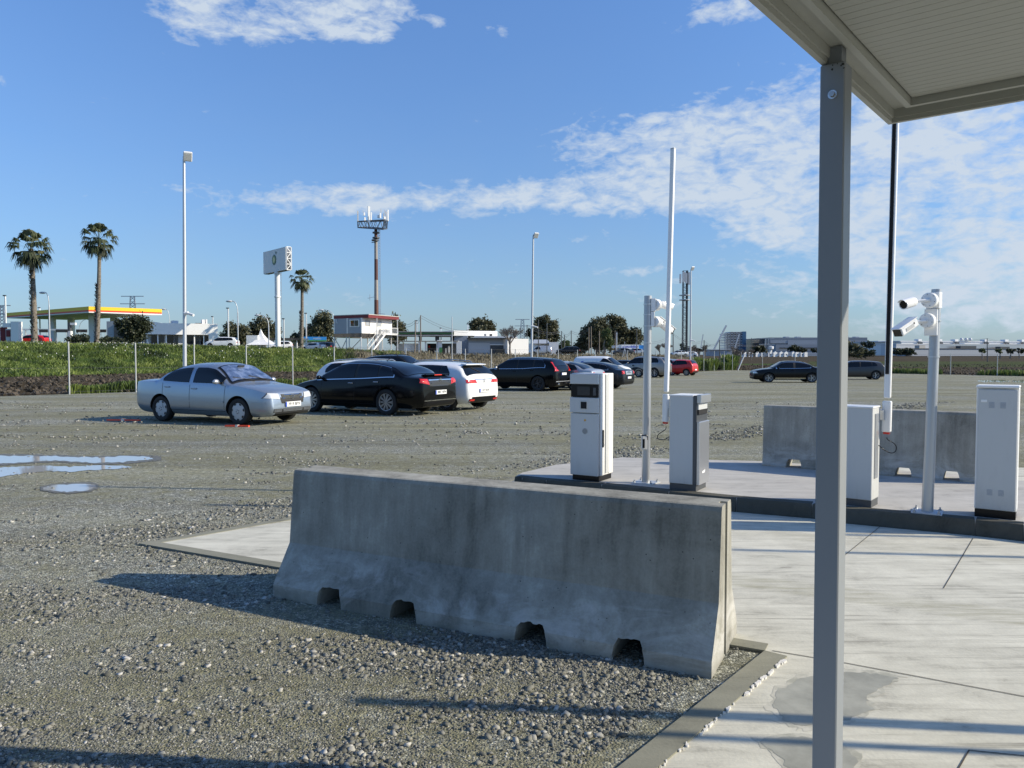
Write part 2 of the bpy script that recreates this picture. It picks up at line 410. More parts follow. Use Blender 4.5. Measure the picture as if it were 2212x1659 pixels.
mb.add(blob([(1640, 1605), (1720, 1598), (1790, 1610), (1850, 1640), (1850, 1680), (1720, 1690), (1690, 1650)], .0138, .012), [tuple(range(42))])
tag(mb.build('damp_patches', M['damp']), kind='structure')
m = M['damp2'] = mat('drying_concrete', (.42, .41, .34), .8, spec=.2); k = NT(m); k.col(k.ramp(k.noise(k.coord(), 9, 6, .7), [(.38, (.34, .335, .275)), (.62, (.52, .50, .42))]))
random.seed(5); mb = MB()
for pts, n_ in ((([(1797, 1450), (1872, 1451), (1957, 1466), (1915, 1493), (1882, 1516), (1897, 1541), (1845, 1568), (1790, 1578), (1732, 1584), (1678, 1565), (1658, 1535), (1668, 1496), (1725, 1464)]), 78), (([(1628, 1604), (1718, 1592), (1796, 1603), (1862, 1638), (1864, 1684), (1720, 1696), (1676, 1650)]), 42)):
    mb.add(blob(pts, .0129, .02), [tuple(range(n_))])
tag(mb.build('drying_patches', M['damp2']), kind='structure')
mb = MB()
for i in range(60):
    t = random.random() ** 1.5; c = K + (K2 - K) * (.015 + .30 * t) + Vector((.100, -.082)) + Vector((random.uniform(-.006, .006), random.uniform(-.006, .006)))
    r = random.uniform(.002, .011) * (1.3 - t); n = 7
    pts = [(c.x + dC.x * r * 1.8 * math.cos(a) + r * .6 * math.sin(a), c.y + dC.y * r * 1.8 * math.cos(a) - r * .6 * math.sin(a)) for a in [6.283 * j / n + random.uniform(-.3, .3) for j in range(n)]]
    mb.prism(pts, .012, .020 + random.uniform(0, .004))
tag(mb.build('cement_spill', M['smear']), kind='structure')

# island with kerb
ki = [(1112, 1030), (1128, 1032), (1180, 1037), (1300, 1047), (1445, 1061.6), (1591, 1076), (1755, 1089), (1821, 1098), (2107, 1123), (2212, 1134)]
kp = [G(x, y, .15).xy for x, y in ki]; last = kp[-1] + (kp[-1] - kp[-2]).normalized() * 7; kp.append(last)
back = [last + Vector((1.7, 2.6)), G(2108, 1044, .15).xy + Vector((2.2, -1.9)), G(2108, 1040, .15).xy + dN * .5, G(1640, 1002, .15).xy + dN * .3, G(1345, 988, .15).xy, G(1200, 1004, .15).xy, G(1128, 1021, .15).xy]
tag(MB().prism([tuple(p) for p in kp + back], -.1, .15).build('traffic_island', M['island']), kind='structure')
mb = MB()
for i in range(len(kp) - 1):
    a, b = kp[i], kp[i + 1]; d = (b - a).normalized(); L = (b - a).length; nseg = max(1, round(L / 1.0))
    for j in range(nseg):
        p, q = a + d * (L * j / nseg + .004), a + d * (L * (j + 1) / nseg - .004); nn = Vector((-d.y, d.x)) * .12; o = Vector((d.y, -d.x)) * .025
        # battered face with rounded nose
        prof = [(o * 1.0, -.05), (o * .9, .03), (o * .35, .125), (o * .0, .152), (nn, .156), (nn, -.05)]
        vs = [(*(p + w), z) for w, z in prof] + [(*(q + w), z) for w, z in prof]; n = len(prof)
        mb.add(vs, [(k_, (k_ + 1) % n, n + (k_ + 1) % n, n + k_) for k_ in range(n)] + [tuple(range(n)), tuple(range(n, 2 * n))])
tag(mb.build('kerb', M['kerbc']), kind='structure')

# puddles
m = M['water'] = mat('puddle_water', (.42, .43, .43), .03, spec=.9); m.node_tree.nodes['Principled BSDF'].inputs['IOR'].default_value = 1.33
m = M['mud'] = mat('wet_mud', (.12, .115, .09), .55); k = NT(m); k.col(k.ramp(k.noise(k.coord(), 14, 6, .7), [(.35, (.07, .066, .05)), (.6, (.17, .163, .13))])); k.bump(k.noise(k.coord(), 30, 5, .7), .6, .012)
PZ = [.006]
def puddle(rows, name='puddle', mud=True):
    """rows: (px, far edge row, near edge row) from left to right in the photo"""
    def sheet(grow, z, jit, nm, mt):
        P = []; 
        for i in range(len(rows) - 1):
            for j in range(6):
                t = j / 6; P.append([rows[i][q] * (1 - t) + rows[i + 1][q] * t for q in range(3)])
        P.append(list(rows[-1])); top, bot = [], []; n = len(P); xm = (P[0][0] + P[-1][0]) / 2
        for i, (x, f, nr) in enumerate(P):
            x = xm + (x - xm) * (1 + grow * .10); e = grow * (1.6 + .12 * (nr - f)); a = G(x, f - e + random.uniform(-jit, jit)); b_ = G(x, max(nr + e + random.uniform(-jit, jit), f + .2))
            top.append((a.x, a.y, gz(a.y) + z)); bot.append((b_.x, b_.y, gz(b_.y) + z))
        vs = top + bot; tag(MB().add(vs, [(i, i + 1, n + i + 1, n + i) for i in range(n - 1)]).build(nm, M[mt]), kind='structure')
    sheet(0, PZ[0], 1.3, name, 'water'); 
    if mud: sheet(1, PZ[0] - .0012, .8, 'wet_mud', 'mud')
    PZ[0] += .0006
puddle([(-40, 986, 1006), (0, 985.5, 1003), (60, 985, 999), (120, 986, 996), (170, 988, 999), (215, 988.5, 1001), (265, 986, 999), (318, 987, 994), (330, 990, 992)])
puddle([(-40, 1012, 1032), (10, 1010, 1030), (60, 1007, 1023), (100, 1006, 1019), (150, 1009, 1020), (215, 1005, 1016), (275, 1008, 1012), (285, 1009.5, 1011)], mud=False)
puddle([(93, 1054, 1058), (115, 1050, 1062), (150, 1047, 1064), (190, 1045.5, 1060), (207, 1049, 1054)])
puddle([(2112, 822, 825), (2160, 821, 826), (2182, 823, 825)], mud=False)
puddle([(2188, 822, 826), (2250, 822, 827)], mud=False)

# individual gravel stones near the camera
_a, _b = G(590, 1290, 0).xy, G(1537, 1467, 0).xy; BAR = (_a, (_b - _a).normalized(), (_b - _a).length)
def stones():
    N = 330000
    Y = 2.7 + (26 - 2.7) * rng.random(N) ** 1.9; X = (rng.random(N) * 1.75 - .78) * Y * .92 + 0
    # keep off the pad: outside both edge lines
    NT_ = 190000; Yt = 2.7 + 5.6 * rng.random(NT_) ** 1.15; Xt = (rng.random(NT_) * 1.75 - .78) * Yt * .92; X = np.concatenate([X, Xt]); Y = np.concatenate([Y, Yt]); N = len(X); tiny = np.arange(N) >= N - NT_
    s1 = (X - P1.x) * .452 + (Y - P1.y) * .892        # >0 beyond the P1-K edge line
    s0 = (X - K.x) * .775 + (Y - K.y) * -.63          # >0 right of the K-K2 edge
    along = (X - P1.x) * .733 + (Y - P1.y) * -.680    # >0 right of the P1 far edge
    on_pad = ((s1 > -.02) & (along > -.02)) | ((s0 > -.13) & (s1 < .01))
    bare = vnoise(X * .7 + 4, Y * 1.4, 11); dens = vnoise(X * 1.2 + Y * .5, Y * 2.2, 3) * .5 + vnoise(X * 3.1, Y * 5.2, 5) * .3 + vnoise(X * 9, Y * 11, 8) * .25
    trk = vnoise(X * .45 + Y * .12, Y * 2.6 - X * .35, 13); dens = dens * (.55 + .9 * trk)
    near_pad = np.exp(-np.clip(-s1, 0, 9) * .9) * (along > -1.0) * .45 + np.exp(-np.clip(-s0, 0, 9) * 1.6) * .45
    bx_ = (X - BAR[0].x) * BAR[1].x + (Y - BAR[0].y) * BAR[1].y; by_ = -(X - BAR[0].x) * BAR[1].y + (Y - BAR[0].y) * BAR[1].x
    keep = ~((bx_ > -.02) & (bx_ < BAR[2] + .02) & (by_ > .05) & (by_ < .62)) & (~on_pad) & (rng.random(N) < np.where(tiny, np.clip(1.25 - 1.1 * bare, .15, 1), 0) + np.clip((dens + near_pad - .64) * 2.6 * np.clip(1.5 - 1.6 * bare, .06, 1), .025, 1)) & (X > fenceX(Y))
    X, Y = X[keep], Y[keep]; n = len(X)
    ty_ = tiny[keep]; size = np.where(ty_, .0022 + .0022 * rng.random(n), 1) * np.where(ty_, 1, 0) + np.where(ty_, 0, 1) * (.0038 + .011 * rng.random(n) ** 4.0) * np.clip(.75 + Y * .06, 1, 1.9)
    cube = np.array([(-1, -.8, -.6), (.9, -1, -.5), (1, .8, -.7), (-.8, 1, -.5), (-.7, -.6, .6), (.6, -.8, .7), (.7, .5, .5), (-.5, .7, .8)])
    V = cube[None] * (1 + (rng.random((n, 8, 3)) - .5) * 1.15) * size[:, None, None]
    V[:, :, 2] *= (.45 + .5 * rng.random(n))[:, None]; V[:, :, 0] *= (.8 + .7 * rng.random(n))[:, None]
    a = rng.random(n) * 6.283; c, s_ = np.cos(a)[:, None], np.sin(a)[:, None]
    tl = (rng.random(n) - .5)[:, None] * .9
    V[:, :, 2] += V[:, :, 0] * tl
    x, y = V[:, :, 0].copy(), V[:, :, 1].copy(); V[:, :, 0] = x * c - y * s_ + X[:, None]; V[:, :, 1] = x * s_ + y * c + Y[:, None]; V[:, :, 2] += (size * .25)[:, None]
    faces = np.array([(0, 3, 2, 1), (4, 5, 6, 7), (0, 1, 5, 4), (1, 2, 6, 5), (2, 3, 7, 6), (3, 0, 4, 7)])
    Fq = (faces[None] + (np.arange(n) * 8)[:, None, None]).reshape(-1, 4)
    me = bpy.data.meshes.new('gravel_stones'); me.vertices.add(n * 8); me.vertices.foreach_set('co', V.reshape(-1))
    me.loops.add(Fq.size); me.loops.foreach_set('vertex_index', Fq.reshape(-1).astype(np.int32)); me.polygons.add(len(Fq)); me.polygons.foreach_set('loop_start', np.arange(0, Fq.size, 4, dtype=np.int32))
    me.update(calc_edges=True)
    at = me.attributes.new('tone', 'FLOAT', 'POINT'); at.data.foreach_set('value', np.repeat(rng.random(n).astype(np.float32), 8))
    m = mat('gravel_stone', (.2, .2, .2), .8, spec=.25); k = NT(m); an = k.n.new('ShaderNodeAttribute'); an.attribute_name = 'tone'
    k.col(k.ramp(an.outputs['Fac'], [(0, (.085, .087, .075)), (.45, (.165, .167, .145)), (.8, (.235, .23, .20)), (.96, (.42, .41, .36)), (.992, (.46, .45, .42))]))
    me.materials.append(m); o = bpy.data.objects.new('gravel_stones', me); COL.objects.link(o); tag(o, kind='stuff')
    o['label'] = 'loose grey crushed stones scattered over the lot'; print('stones', n)
stones()

# --- wider terrain: ploughed soil, grass bank, road platform, far field
def yc_px(px):    # height of bank crest (pixel row) and distances by bearing
    xs = [-400, 0, 300, 500, 700, 850, 1000, 1200, 1400, 1520, 1650, 3000]
    crest = [745, 745, 748, 753, 757, 760, 768, 767, 768, 772, 773, 773]
    Yc = [86, 88, 92, 98, 104, 110, 116, 126, 140, 150, 160, 160]
    toe = [60, 66, 78, 84, 90, 96, 106, 112, 125, 140, 150, 150]
    return np.interp(px, xs, crest), np.interp(px, xs, Yc), np.interp(px, xs, toe)
def crest_z(px):
    c, Y, t = yc_px(px); return 1.6 + (HZ - c) * Y / F
def terr(X, Y):
    X = np.asarray(X, float); Y = np.asarray(Y, float)
    px = np.where(Y > 5, CX + F * X / np.maximum(Y, 5), np.where(X < 0, -400, 3000)); px = np.clip(px, -400, 3000)
    c, Yc, toe = yc_px(px); zc = 1.6 + (HZ - c) * Yc / F
    zc = np.where(px > 1450, np.interp(px, [1450, 1560], [1.35, -.3]), zc)
    g = np.where(Y < 14, 0, np.where(Y < 54, -.0075 * (Y - 14), -.3))
    t = np.clip((Y - toe) / (Yc - toe), 0, 1); t = t * t * (3 - 2 * t)
    z = g + (zc - g) * t
    far = np.clip((Y - 160) / 300, 0, 1); z = np.where(px > 1450, z + far * .8, z)
    return z
inlot = lambda X, Y: (X > fenceX(Y) - .3) & (X < rightX(Y)) & (Y < CORN[1]) 
def tz(X, Y): return float(terr(np.array([X]), np.array([Y]))[0])
bear = np.concatenate([np.linspace(-1.6, -.75, 10), np.linspace(-.72, 1.0, 150), np.linspace(1.1, 2.4, 10)])
dist = np.concatenate([np.linspace(26, 60, 30), np.linspace(61, 150, 80), np.linspace(155, 480, 30), np.array([600, 900, 1500, 2600])])
BG, DG = np.meshgrid(bear, dist); TX = BG * DG; TY = DG
TZ = terr(TX, TY) + (vnoise(TX * .7, TY * .7, 21) - .5) * .14 * np.clip((160 - TY) / 60, .15, 1) + (vnoise(TX * 2.3, TY * 2.3, 22) - .5) * .04 * np.clip((150 - TY) / 60, 0, 1)
il = inlot(TX, TY); TZ = np.where(il, -.75, TZ); edge = inlot(TX + 1.2, TY) | inlot(TX - 1.2, TY); TZ = np.where(edge & ~il, np.minimum(TZ, -.36), TZ)
nb, nd = len(bear), len(dist)
m = M['soil'] = mat('ploughed_soil', (.06, .045, .03), 1.0, spec=.05); k = NT(m); c = k.coord()
nn_ = k.noise(c, 1.6, 7, .7, .3); br = k.noise(c, .12, 4, .6); grn = k.noise(k.coord((.6, .6, .6)), .35, 5, .65, .3)
soilc = k.ramp(nn_, [(.3, (.030, .024, .015)), (.55, (.068, .055, .036)), (.75, (.12, .10, .068))])
grassc = k.ramp(nn_, [(.3, (.022, .045, .012)), (.55, (.06, .10, .022)), (.75, (.12, .15, .05))])
dry = k.ramp(nn_, [(.3, (.10, .085, .055)), (.6, (.20, .175, .12)), (.8, (.29, .26, .19))])
att = k.n.new('ShaderNodeAttribute'); att.attribute_name = 'cover'
s3 = k.n.new('ShaderNodeSeparateColor'); k.l.new(att.outputs['Color'], s3.inputs[0])
gm = k.math('MULTIPLY', k.math('SUBTRACT', k.math('ADD', s3.outputs[0], k.math('MULTIPLY', grn, .5)), .55), 4, True)
dm = k.math('MULTIPLY', k.math('SUBTRACT', k.math('ADD', s3.outputs[1], k.math('MULTIPLY', br, .5)), .55), 4, True)
k.col(k.mix(dm, k.mix(gm, soilc, grassc), dry)); k.bump(nn_, 1.0, .12)
# land cover by position (soil, grass bank, dry verge)
PXT = CX + F * TX / TY; cR, YcR, toeR = yc_px(np.clip(PXT, -400, 3000))
green = ((TY > toeR - 2) & (TY < 260) & (PXT < 820)).astype(float)
green = np.maximum(green, ((TY > 140) & (TY < 158) & (PXT > 1590) & (PXT < 1740)) * .7)
green = np.maximum(green, ((TY > 118) & (TY < 200) & (PXT > 1740)) * .42)
dryv = ((PXT > 760) & (PXT < 1500) & (TY > toeR - 4)).astype(float)  + ((PXT > 330) & (PXT < 440) & (TY > YcR - 3)) * .8
mb = MB(); mb.v = list(zip(TX.ravel(), TY.ravel(), TZ.ravel()))
mb.f = [(i * nb + j, i * nb + j + 1, (i + 1) * nb + j + 1, (i + 1) * nb + j) for i in range(nd - 1) for j in range(nb - 1)]; mb.m = [0] * len(mb.f)
fld = mb.build('field_ground', M['soil'], smooth=180); tag(fld, kind='structure')
ca = fld.data.color_attributes.new('cover', 'FLOAT_COLOR', 'POINT')
cc = np.zeros((nb * nd, 4), np.float32); cc[:, 0] = green.ravel(); cc[:, 1] = np.clip(dryv, 0, 1).ravel(); cc[:, 3] = 1; ca.data.foreach_set('color', cc.ravel())
# big base sheet to the horizon and behind the camera
tag(MB().quad((-4000, -600, -1.2), (4000, -600, -1.2), (4000, 5000, -1.2), (-4000, 5000, -1.2)).build('ground', M['soil']), kind='structure')

# --- grass and weeds
def leafmat(name, cols, rough=.6, trans=True):
    m = mat(name, cols[1], rough); k = NT(m); an = k.n.new('ShaderNodeAttribute'); an.attribute_name = 'tone'
    k.col(k.ramp(an.outputs['Fac'], [(0, cols[0]), (.5, cols[1]), (1, cols[2])])); M[name] = m
    if trans:
        tr = k.n.new('ShaderNodeBsdfTranslucent'); mx = k.n.new('ShaderNodeMixShader'); mx.inputs[0].default_value = .25
        rr = k.ramp(an.outputs['Fac'], [(0, cols[0]), (.5, cols[1]), (1, cols[2])]); k.l.new(rr, tr.inputs[0])
        k.l.new(k.b.outputs[0], mx.inputs[1]); k.l.new(tr.outputs[0], mx.inputs[2]); k.l.new(mx.outputs[0], k.n['Material Output'].inputs[0])
    return m
leafmat('grass', [(.025, .045, .010), (.10, .155, .026), (.23, .28, .065)])
leafmat('eucalypt', [(.028, .034, .016), (.090, .094, .048), (.19, .18, .10)])
leafmat('greentree', [(.020, .032, .010), (.055, .085, .025), (.12, .15, .05)])
leafmat('darkbush', [(.012, .018, .008), (.030, .042, .018), (.065, .075, .035)])
leafmat('palmleaf', [(.020, .030, .010), (.070, .090, .032), (.20, .20, .10)])
leafmat('twig', [(.10, .085, .07), (.17, .15, .13), (.24, .22, .19)], trans=False)
leafmat('petal', [(.55, .55, .45), (.7, .7, .62), (.8, .8, .78)])
def quads_mesh(name, V, mt, tone=None, parent=None, tri=False):
    """V: (n,4,3) array of loose leaf quads"""
    n = len(V); q = V.shape[1]; me = bpy.data.meshes.new(name); me.vertices.add(n * q); me.vertices.foreach_set('co', V.reshape(-1).astype(np.float32))
    me.loops.add(n * q); me.loops.foreach_set('vertex_index', np.arange(n * q, dtype=np.int32)); me.polygons.add(n); me.polygons.foreach_set('loop_start', np.arange(0, n * q, q, dtype=np.int32))
    me.update(calc_edges=True); at = me.attributes.new('tone', 'FLOAT', 'POINT')
    tone = rng.random(n) if tone is None else tone; at.data.foreach_set('value', np.repeat(tone.astype(np.float32), q))
    me.materials.append(mt); o = bpy.data.objects.new(name, me); COL.objects.link(o)
    if parent is not None: o.parent = parent
    return o
def blades(X, Y, Z, h, w, lean=.5):
    n = len(X); a = rng.random(n) * 6.283; la = rng.random(n) * 6.283; ll = rng.random(n) * lean
    dxy = np.stack([np.cos(a), np.sin(a)], 1) * w[:, None]; tip = np.stack([np.cos(la), np.sin(la)], 1) * (ll * h)[:, None]
    V = np.zeros((n, 4, 3)); B = np.stack([X, Y], 1)
    V[:, 0, :2] = B - dxy; V[:, 1, :2] = B + dxy; V[:, 2, :2] = B + dxy * .5 + tip; V[:, 3, :2] = B - dxy * .5 + tip
    V[:, 0, 2] = V[:, 1, 2] = Z; V[:, 2, 2] = Z + h; V[:, 3, 2] = Z + h * .93; return V
def veg_patch(name, X, Y, hmin, hmax, label, wsc=.11, mt='grass', zoff=0.0):
    Z = terr(X, Y) + zoff; n = len(X); h = hmin + (hmax - hmin) * rng.random(n) ** 1.5; h *= .5 + 1.1 * vnoise(X * .8, Y * .8, 31)
    t = np.clip(vnoise(X * .9, Y * .9, 33) * .9 + vnoise(X * .22, Y * .22, 34) * .5 + rng.random(n) * .5 - .38, 0, 1)
    o = quads_mesh(name, blades(X, Y, Z - .05, h, h * wsc, 1.3), M[mt], t); tag(o, label, None, None, 'stuff'); return o
N = 110000
px = rng.random(N) * 900 - 30; cR, YcR, toeR = yc_px(px); t = rng.random(N) ** .8; Y = toeR - 2 + (YcR + 3 - toeR) * t; X = (px - CX) / F * Y
kp_ = vnoise(X * .25, Y * .25, 41) + t * .25 + (px < 700) * .25 > .38
kp_ &= ~((px > 740) & (rng.random(N) < .6)); X, Y, px = X[kp_], Y[kp_], px[kp_]
veg_patch('grass_bank', X, Y, .12, .42, 'tall green grass and weeds covering the bank behind the fence')
# white flowers over the bank
N = 480; px = rng.random(N) * 760 - 20; cR, YcR, toeR = yc_px(px); t = .35 + .65 * rng.random(N) ** .7; Y = toeR + (YcR - toeR) * t; X = (px - CX) / F * Y
kp_ = vnoise(X * .3, Y * .3, 51) > .45; X, Y = X[kp_], Y[kp_]
V = blades(X, Y, terr(X, Y) + .38, np.full(len(X), .11), np.full(len(X), .055), .3)
tag(quads_mesh('wildflowers', V, M['petal']), 'small white wildflowers dotted over the green bank', None, None, 'stuff')
# weeds along the fence foot
def fence_weeds(ranges, depth, N, hm, name, label):
    Xs, Ys = [], []
    for (p0, p1) in ranges:
        n = N; r = (p0 + (p1 - p0) * rng.random(n) - CX) / F; Yf = FC / (FS - r); d = rng.random(n) ** 1.6 * depth + .25
        Ys.append(Yf + .3 + d * 1.5); Xs.append(r * (Yf + .3 + d * 1.5))
        # push outward (away from the lot)
    X = np.concatenate(Xs); Y = np.concatenate(Ys); k_ = vnoise(X * .5, Y * .5, 61) > (.38 if hm > .5 else .5); X, Y = X[k_], Y[k_]
    Z = np.where(Y < 54, -.0075 * (Y - 14), -.3); n = len(X); h = hm * (.3 + .9 * rng.random(n)) * (.5 + vnoise(X * .7, Y * .7, 62))
    o = quads_mesh(name, blades(X, Y, Z - .05, h, h * .06), M['grass'], np.clip(vnoise(X * 1.1, Y * 1.1, 63) * .7 + rng.random(n) * .5 - .1, 0, 1)); tag(o, label, None, None, 'stuff')
fence_weeds([(150, 330), (590, 740)], 3.8, 16000, .34, 'fence_weeds', 'green weeds growing at the foot of the left fence')
fence_weeds([(1500, 1588)], 6, 26000, 1.3, 'tall_weeds', 'tall green weeds at the far corner of the lot')
# low weeds along the right-hand edge
N = 7000; Y = 60 + 30 * rng.random(N); X = rightX(Y) + .4 + rng.random(N) ** 2 * 3; k_ = (vnoise(X * .3, Y * .3, 71) > .5) | (Y < 69) & (Y > 60); X, Y = X[k_], Y[k_]; n = len(X)
o = quads_mesh('edge_weeds', blades(X, Y, np.full(n, -.35), .15 + .5 * rng.random(n), np.full(n, .05)), M['grass']); tag(o, 'low green weeds along the right edge of the lot', None, None, 'stuff')
# soil clods on the ploughed strip
N = 16000; px = rng.random(N) * 2500 - 100; r = (px - CX) / F
Yf = np.where(px < 1590, FC / np.maximum(FS - r, .2), (CORN[1] * .667 + CORN[0]) / (np.maximum(r, .1) + .667)); cR, YcR, toeR = yc_px(px)
Y = Yf + 1 + (np.minimum(toeR, 150) - Yf) * rng.random(N) ** 1.4; X = r * Y; k_ = ~inlot(X, Y); X, Y = X[k_], Y[k_]; n = len(X)
s = .03 + .09 * rng.random(n) ** 2; a = rng.random((n, 3, 3)) - .5; base = np.stack([X, Y, terr(X, Y) + .03], 1)
V = np.zeros((n, 4, 3)); ph = rng.random(n) * 6.28
for q in range(4):
    V[:, q, 0] = base[:, 0] + np.cos(ph + q * 1.57) * s; V[:, q, 1] = base[:, 1] + np.sin(ph + q * 1.57) * s; V[:, q, 2] = base[:, 2] + (s * (1 if q in (1, 2) else -.6))
M['clod'] = mat('soil_clod', (.075, .060, .043), .95)
tag(quads_mesh('soil_clods', V, M['clod']), 'rough brown clods of the ploughed field', None, None, 'stuff')
# ------------------------------------------------------------------ big concrete barriers
m = M['barrier'] = mat('barrier_concrete', (.35, .34, .32), .88, spec=.2); k = NT(m); c = k.coord()
st_ = k.noise(k.coord((4.0, 4.0, .55)), 1.6, 6, .65, .3); b = k.noise(c, 2.0, 6, .65, .5); f = k.noise(c, 70, 4, .6); fl = k.noise(k.coord((26, 26, .9)), 1.0, 3, .6)
s = k.math('ADD', k.math('ADD', k.math('MULTIPLY', st_, .38), k.math('MULTIPLY', b, .42)), k.math('ADD', k.math('MULTIPLY', f, .12), k.math('MULTIPLY', fl, .08)))
col = k.ramp(s, [(.38, (.15, .145, .122)), (.47, (.25, .243, .208)), (.56, (.335, .327, .282)), (.66, (.48, .47, .41))])
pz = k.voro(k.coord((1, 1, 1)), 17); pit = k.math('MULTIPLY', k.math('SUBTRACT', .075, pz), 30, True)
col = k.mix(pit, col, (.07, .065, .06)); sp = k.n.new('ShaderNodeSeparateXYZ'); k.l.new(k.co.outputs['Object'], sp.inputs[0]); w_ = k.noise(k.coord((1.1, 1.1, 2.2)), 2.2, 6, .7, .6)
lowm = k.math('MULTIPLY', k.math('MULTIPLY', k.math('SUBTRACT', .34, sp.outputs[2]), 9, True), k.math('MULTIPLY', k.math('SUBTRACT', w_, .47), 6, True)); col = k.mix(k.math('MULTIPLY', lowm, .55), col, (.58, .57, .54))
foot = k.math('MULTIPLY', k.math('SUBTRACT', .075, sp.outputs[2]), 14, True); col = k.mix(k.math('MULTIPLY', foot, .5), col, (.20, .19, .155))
k.col(col); k.bump(k.math('ADD', k.math('ADD', f, k.math('MULTIPLY', b, 1.5)), k.math('MULTIPLY', pit, -1.5)), .35, .006)

def jersey(label, A, B, notch_px, hw_base, hw_mid, hw_top, z_base, zm, H, zb0, slot=True, rough=True, group=None, name='concrete_barrier'):
    """A,B ends of the near foot line (world xy); profile symmetric about the centre line"""
    A, B = Vector(A), Vector(B); d = (B - A).normalized(); L = (B - A).length; nn = Vector((-d.y, d.x))
    if nn.y < 0: nn = -nn
    C = (A + B) / 2 + nn * hw_base; ang = math.atan2(d.y, d.x)
    T = thing(name, label, 'concrete barrier', (C.x, C.y, zb0), ang, group)
    rnd = .018
    half = [(hw_base, 0), (hw_base, z_base), (hw_base - .012, z_base + .02), (hw_mid, zm), (hw_top + .004, H - rnd - .01), (hw_top, H - rnd), (hw_top - rnd * .35, H - rnd * .3), (hw_top - rnd, H)]
    prof = [(-y, z) for y, z in half] + [(y, z) for y, z in half[::-1]]
    if slot: pass
    bm = bmesh.new(); nst = 60; rings = []
    for i in range(nst + 1):
        x = -L / 2 + L * i / nst; e = 0
        ring = []
        for (y, z) in prof:
            jy = (vnoise(np.array([x * 3 + z * 5]), np.array([z * 9 + (3 if y > 0 else 0)]), 91)[0] - .5) * .006
            ring.append(bm.verts.new((x, y + jy * (1 if z > .01 else 0), z)))
        rings.append(ring)
    for i in range(nst):
        for j in range(len(prof) - 1): bm.faces.new((rings[i][j], rings[i + 1][j], rings[i + 1][j + 1], rings[i][j + 1]))
        bm.faces.new((rings[i][-1], rings[i + 1][-1], rings[i + 1][0], rings[i][0]))
    bm.faces.new(rings[0]); bm.faces.new(rings[-1][::-1]); bmesh.ops.recalc_face_normals(bm, faces=bm.faces)
    me = bpy.data.meshes.new('body'); bm.to_mesh(me); bm.free(); me.materials.append(M['barrier']); o = bpy.data.objects.new('body', me); COL.objects.link(o)
    cut = MB()
    for (p0, p1, hh, py) in notch_px:
        def along(px):
            r = (px - CX) / F; t = (r * A.y - A.x) / (d.x - r * d.y); return t - L / 2
        x0, x1 = along(p0), along(p1); pts = [(x0, -.05), (x0 + .008, hh * .35)]
        n = 9
        for i in range(n + 1):
            u = i / n; zz = hh * (min(1.0, (.58 + .75 * math.sin(math.pi * min(max(u, .02), .98)) ** .55))) + (random.uniform(-.006, .006) if rough else 0)
            pts.append((x0 + .018 + (x1 - x0 - .036) * u, zz))
        pts += [(x1 - .008, hh * .35), (x1, -.05)]
        yb_ = hw_base * .93 if rough else hw_base + .1; vs = [(x, -hw_base - .1, z) for x, z in pts] + [(x, yb_, z) for x, z in pts]; nn_ = len(pts)
        cut.add(vs, [(i, (i + 1) % nn_, nn_ + (i + 1) % nn_, nn_ + i) for i in range(nn_)] + [tuple(range(nn_))[::-1], tuple(range(nn_, 2 * nn_))])
    if slot:
        for sx in (-1, 1): cut.box((sx * L / 2, 0, H / 2 + .0), (.075, .055, H + .2))
    co = cut.build('cut', M['barrier'])
    md = o.modifiers.new('b', 'BOOLEAN'); md.object = co; md.operation = 'DIFFERENCE'; md.solver = 'EXACT'
    dg = bpy.context.evaluated_depsgraph_get(); me2 = bpy.data.meshes.new_from_object(o.evaluated_get(dg)); o.modifiers.clear(); o.data = me2
    bpy.data.objects.remove(co); me2.shade_smooth(); me2.set_sharp_from_angle(angle=math.radians(15))
    o.parent = T
    if rough:      # mortar chipped round each notch
        for (p0, p1, hh, py) in notch_px: pass
    return T
A = G(590, 1290, 0).xy; B = G(1537, 1467, 0).xy
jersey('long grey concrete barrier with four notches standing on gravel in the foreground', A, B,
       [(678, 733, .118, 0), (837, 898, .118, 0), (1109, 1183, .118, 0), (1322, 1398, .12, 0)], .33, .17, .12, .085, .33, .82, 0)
A = G(1646, 1006, .15).xy; B = G(2150, 1047, .15).xy
dq = (B - A).normalized()
jersey('plain concrete barrier behind the camera poles with see-through notches', A, B,
       [(1698, 1735, .14, 0), (1935, 1975, .14, 0), (2040, 2080, .14, 0)], .16, .14, .11, .05, .2, .82, .12, slot=False, rough=False)

# ------------------------------------------------------------------ canopy and its post
Cc = Vector((1.6387, 3.3885)); d1 = Vector((-.6364, -.7714)).normalized(); d2 = Vector((.7714, -.6364)).normalized(); CZ = 2.6
m = M['cream'] = mat('cream_canopy_metal', (.50, .485, .43), .5); k = NT(m); k.col(k.mix(k.math('MULTIPLY', k.noise(k.coord(), 3, 5, .6), .35), (.35, .358, .325), (.29, .297, .265)))
def cpt(a, b, z): return (Cc.x + d1.x * a + d2.x * b, Cc.y + d1.y * a + d2.y * b, z)
T = thing('canopy', 'cream metal canopy roof with ribbed ceiling jutting in overhead at upper right', 'canopy', (Cc.x, Cc.y, 0))
LA, LB = 4.2, 5.2
def cslab(mb, a0, a1, b0, b1, z0, z1):
    P = [cpt(a, b, z)[:3] for z in (z0, z1) for a, b in ((a0, b0), (a1, b0), (a1, b1), (a0, b1))]
    mb.add(P, [(0, 1, 2, 3), (4, 7, 6, 5), (0, 4, 5, 1), (1, 5, 6, 2), (2, 6, 7, 3), (3, 7, 4, 0)])
mb = MB()
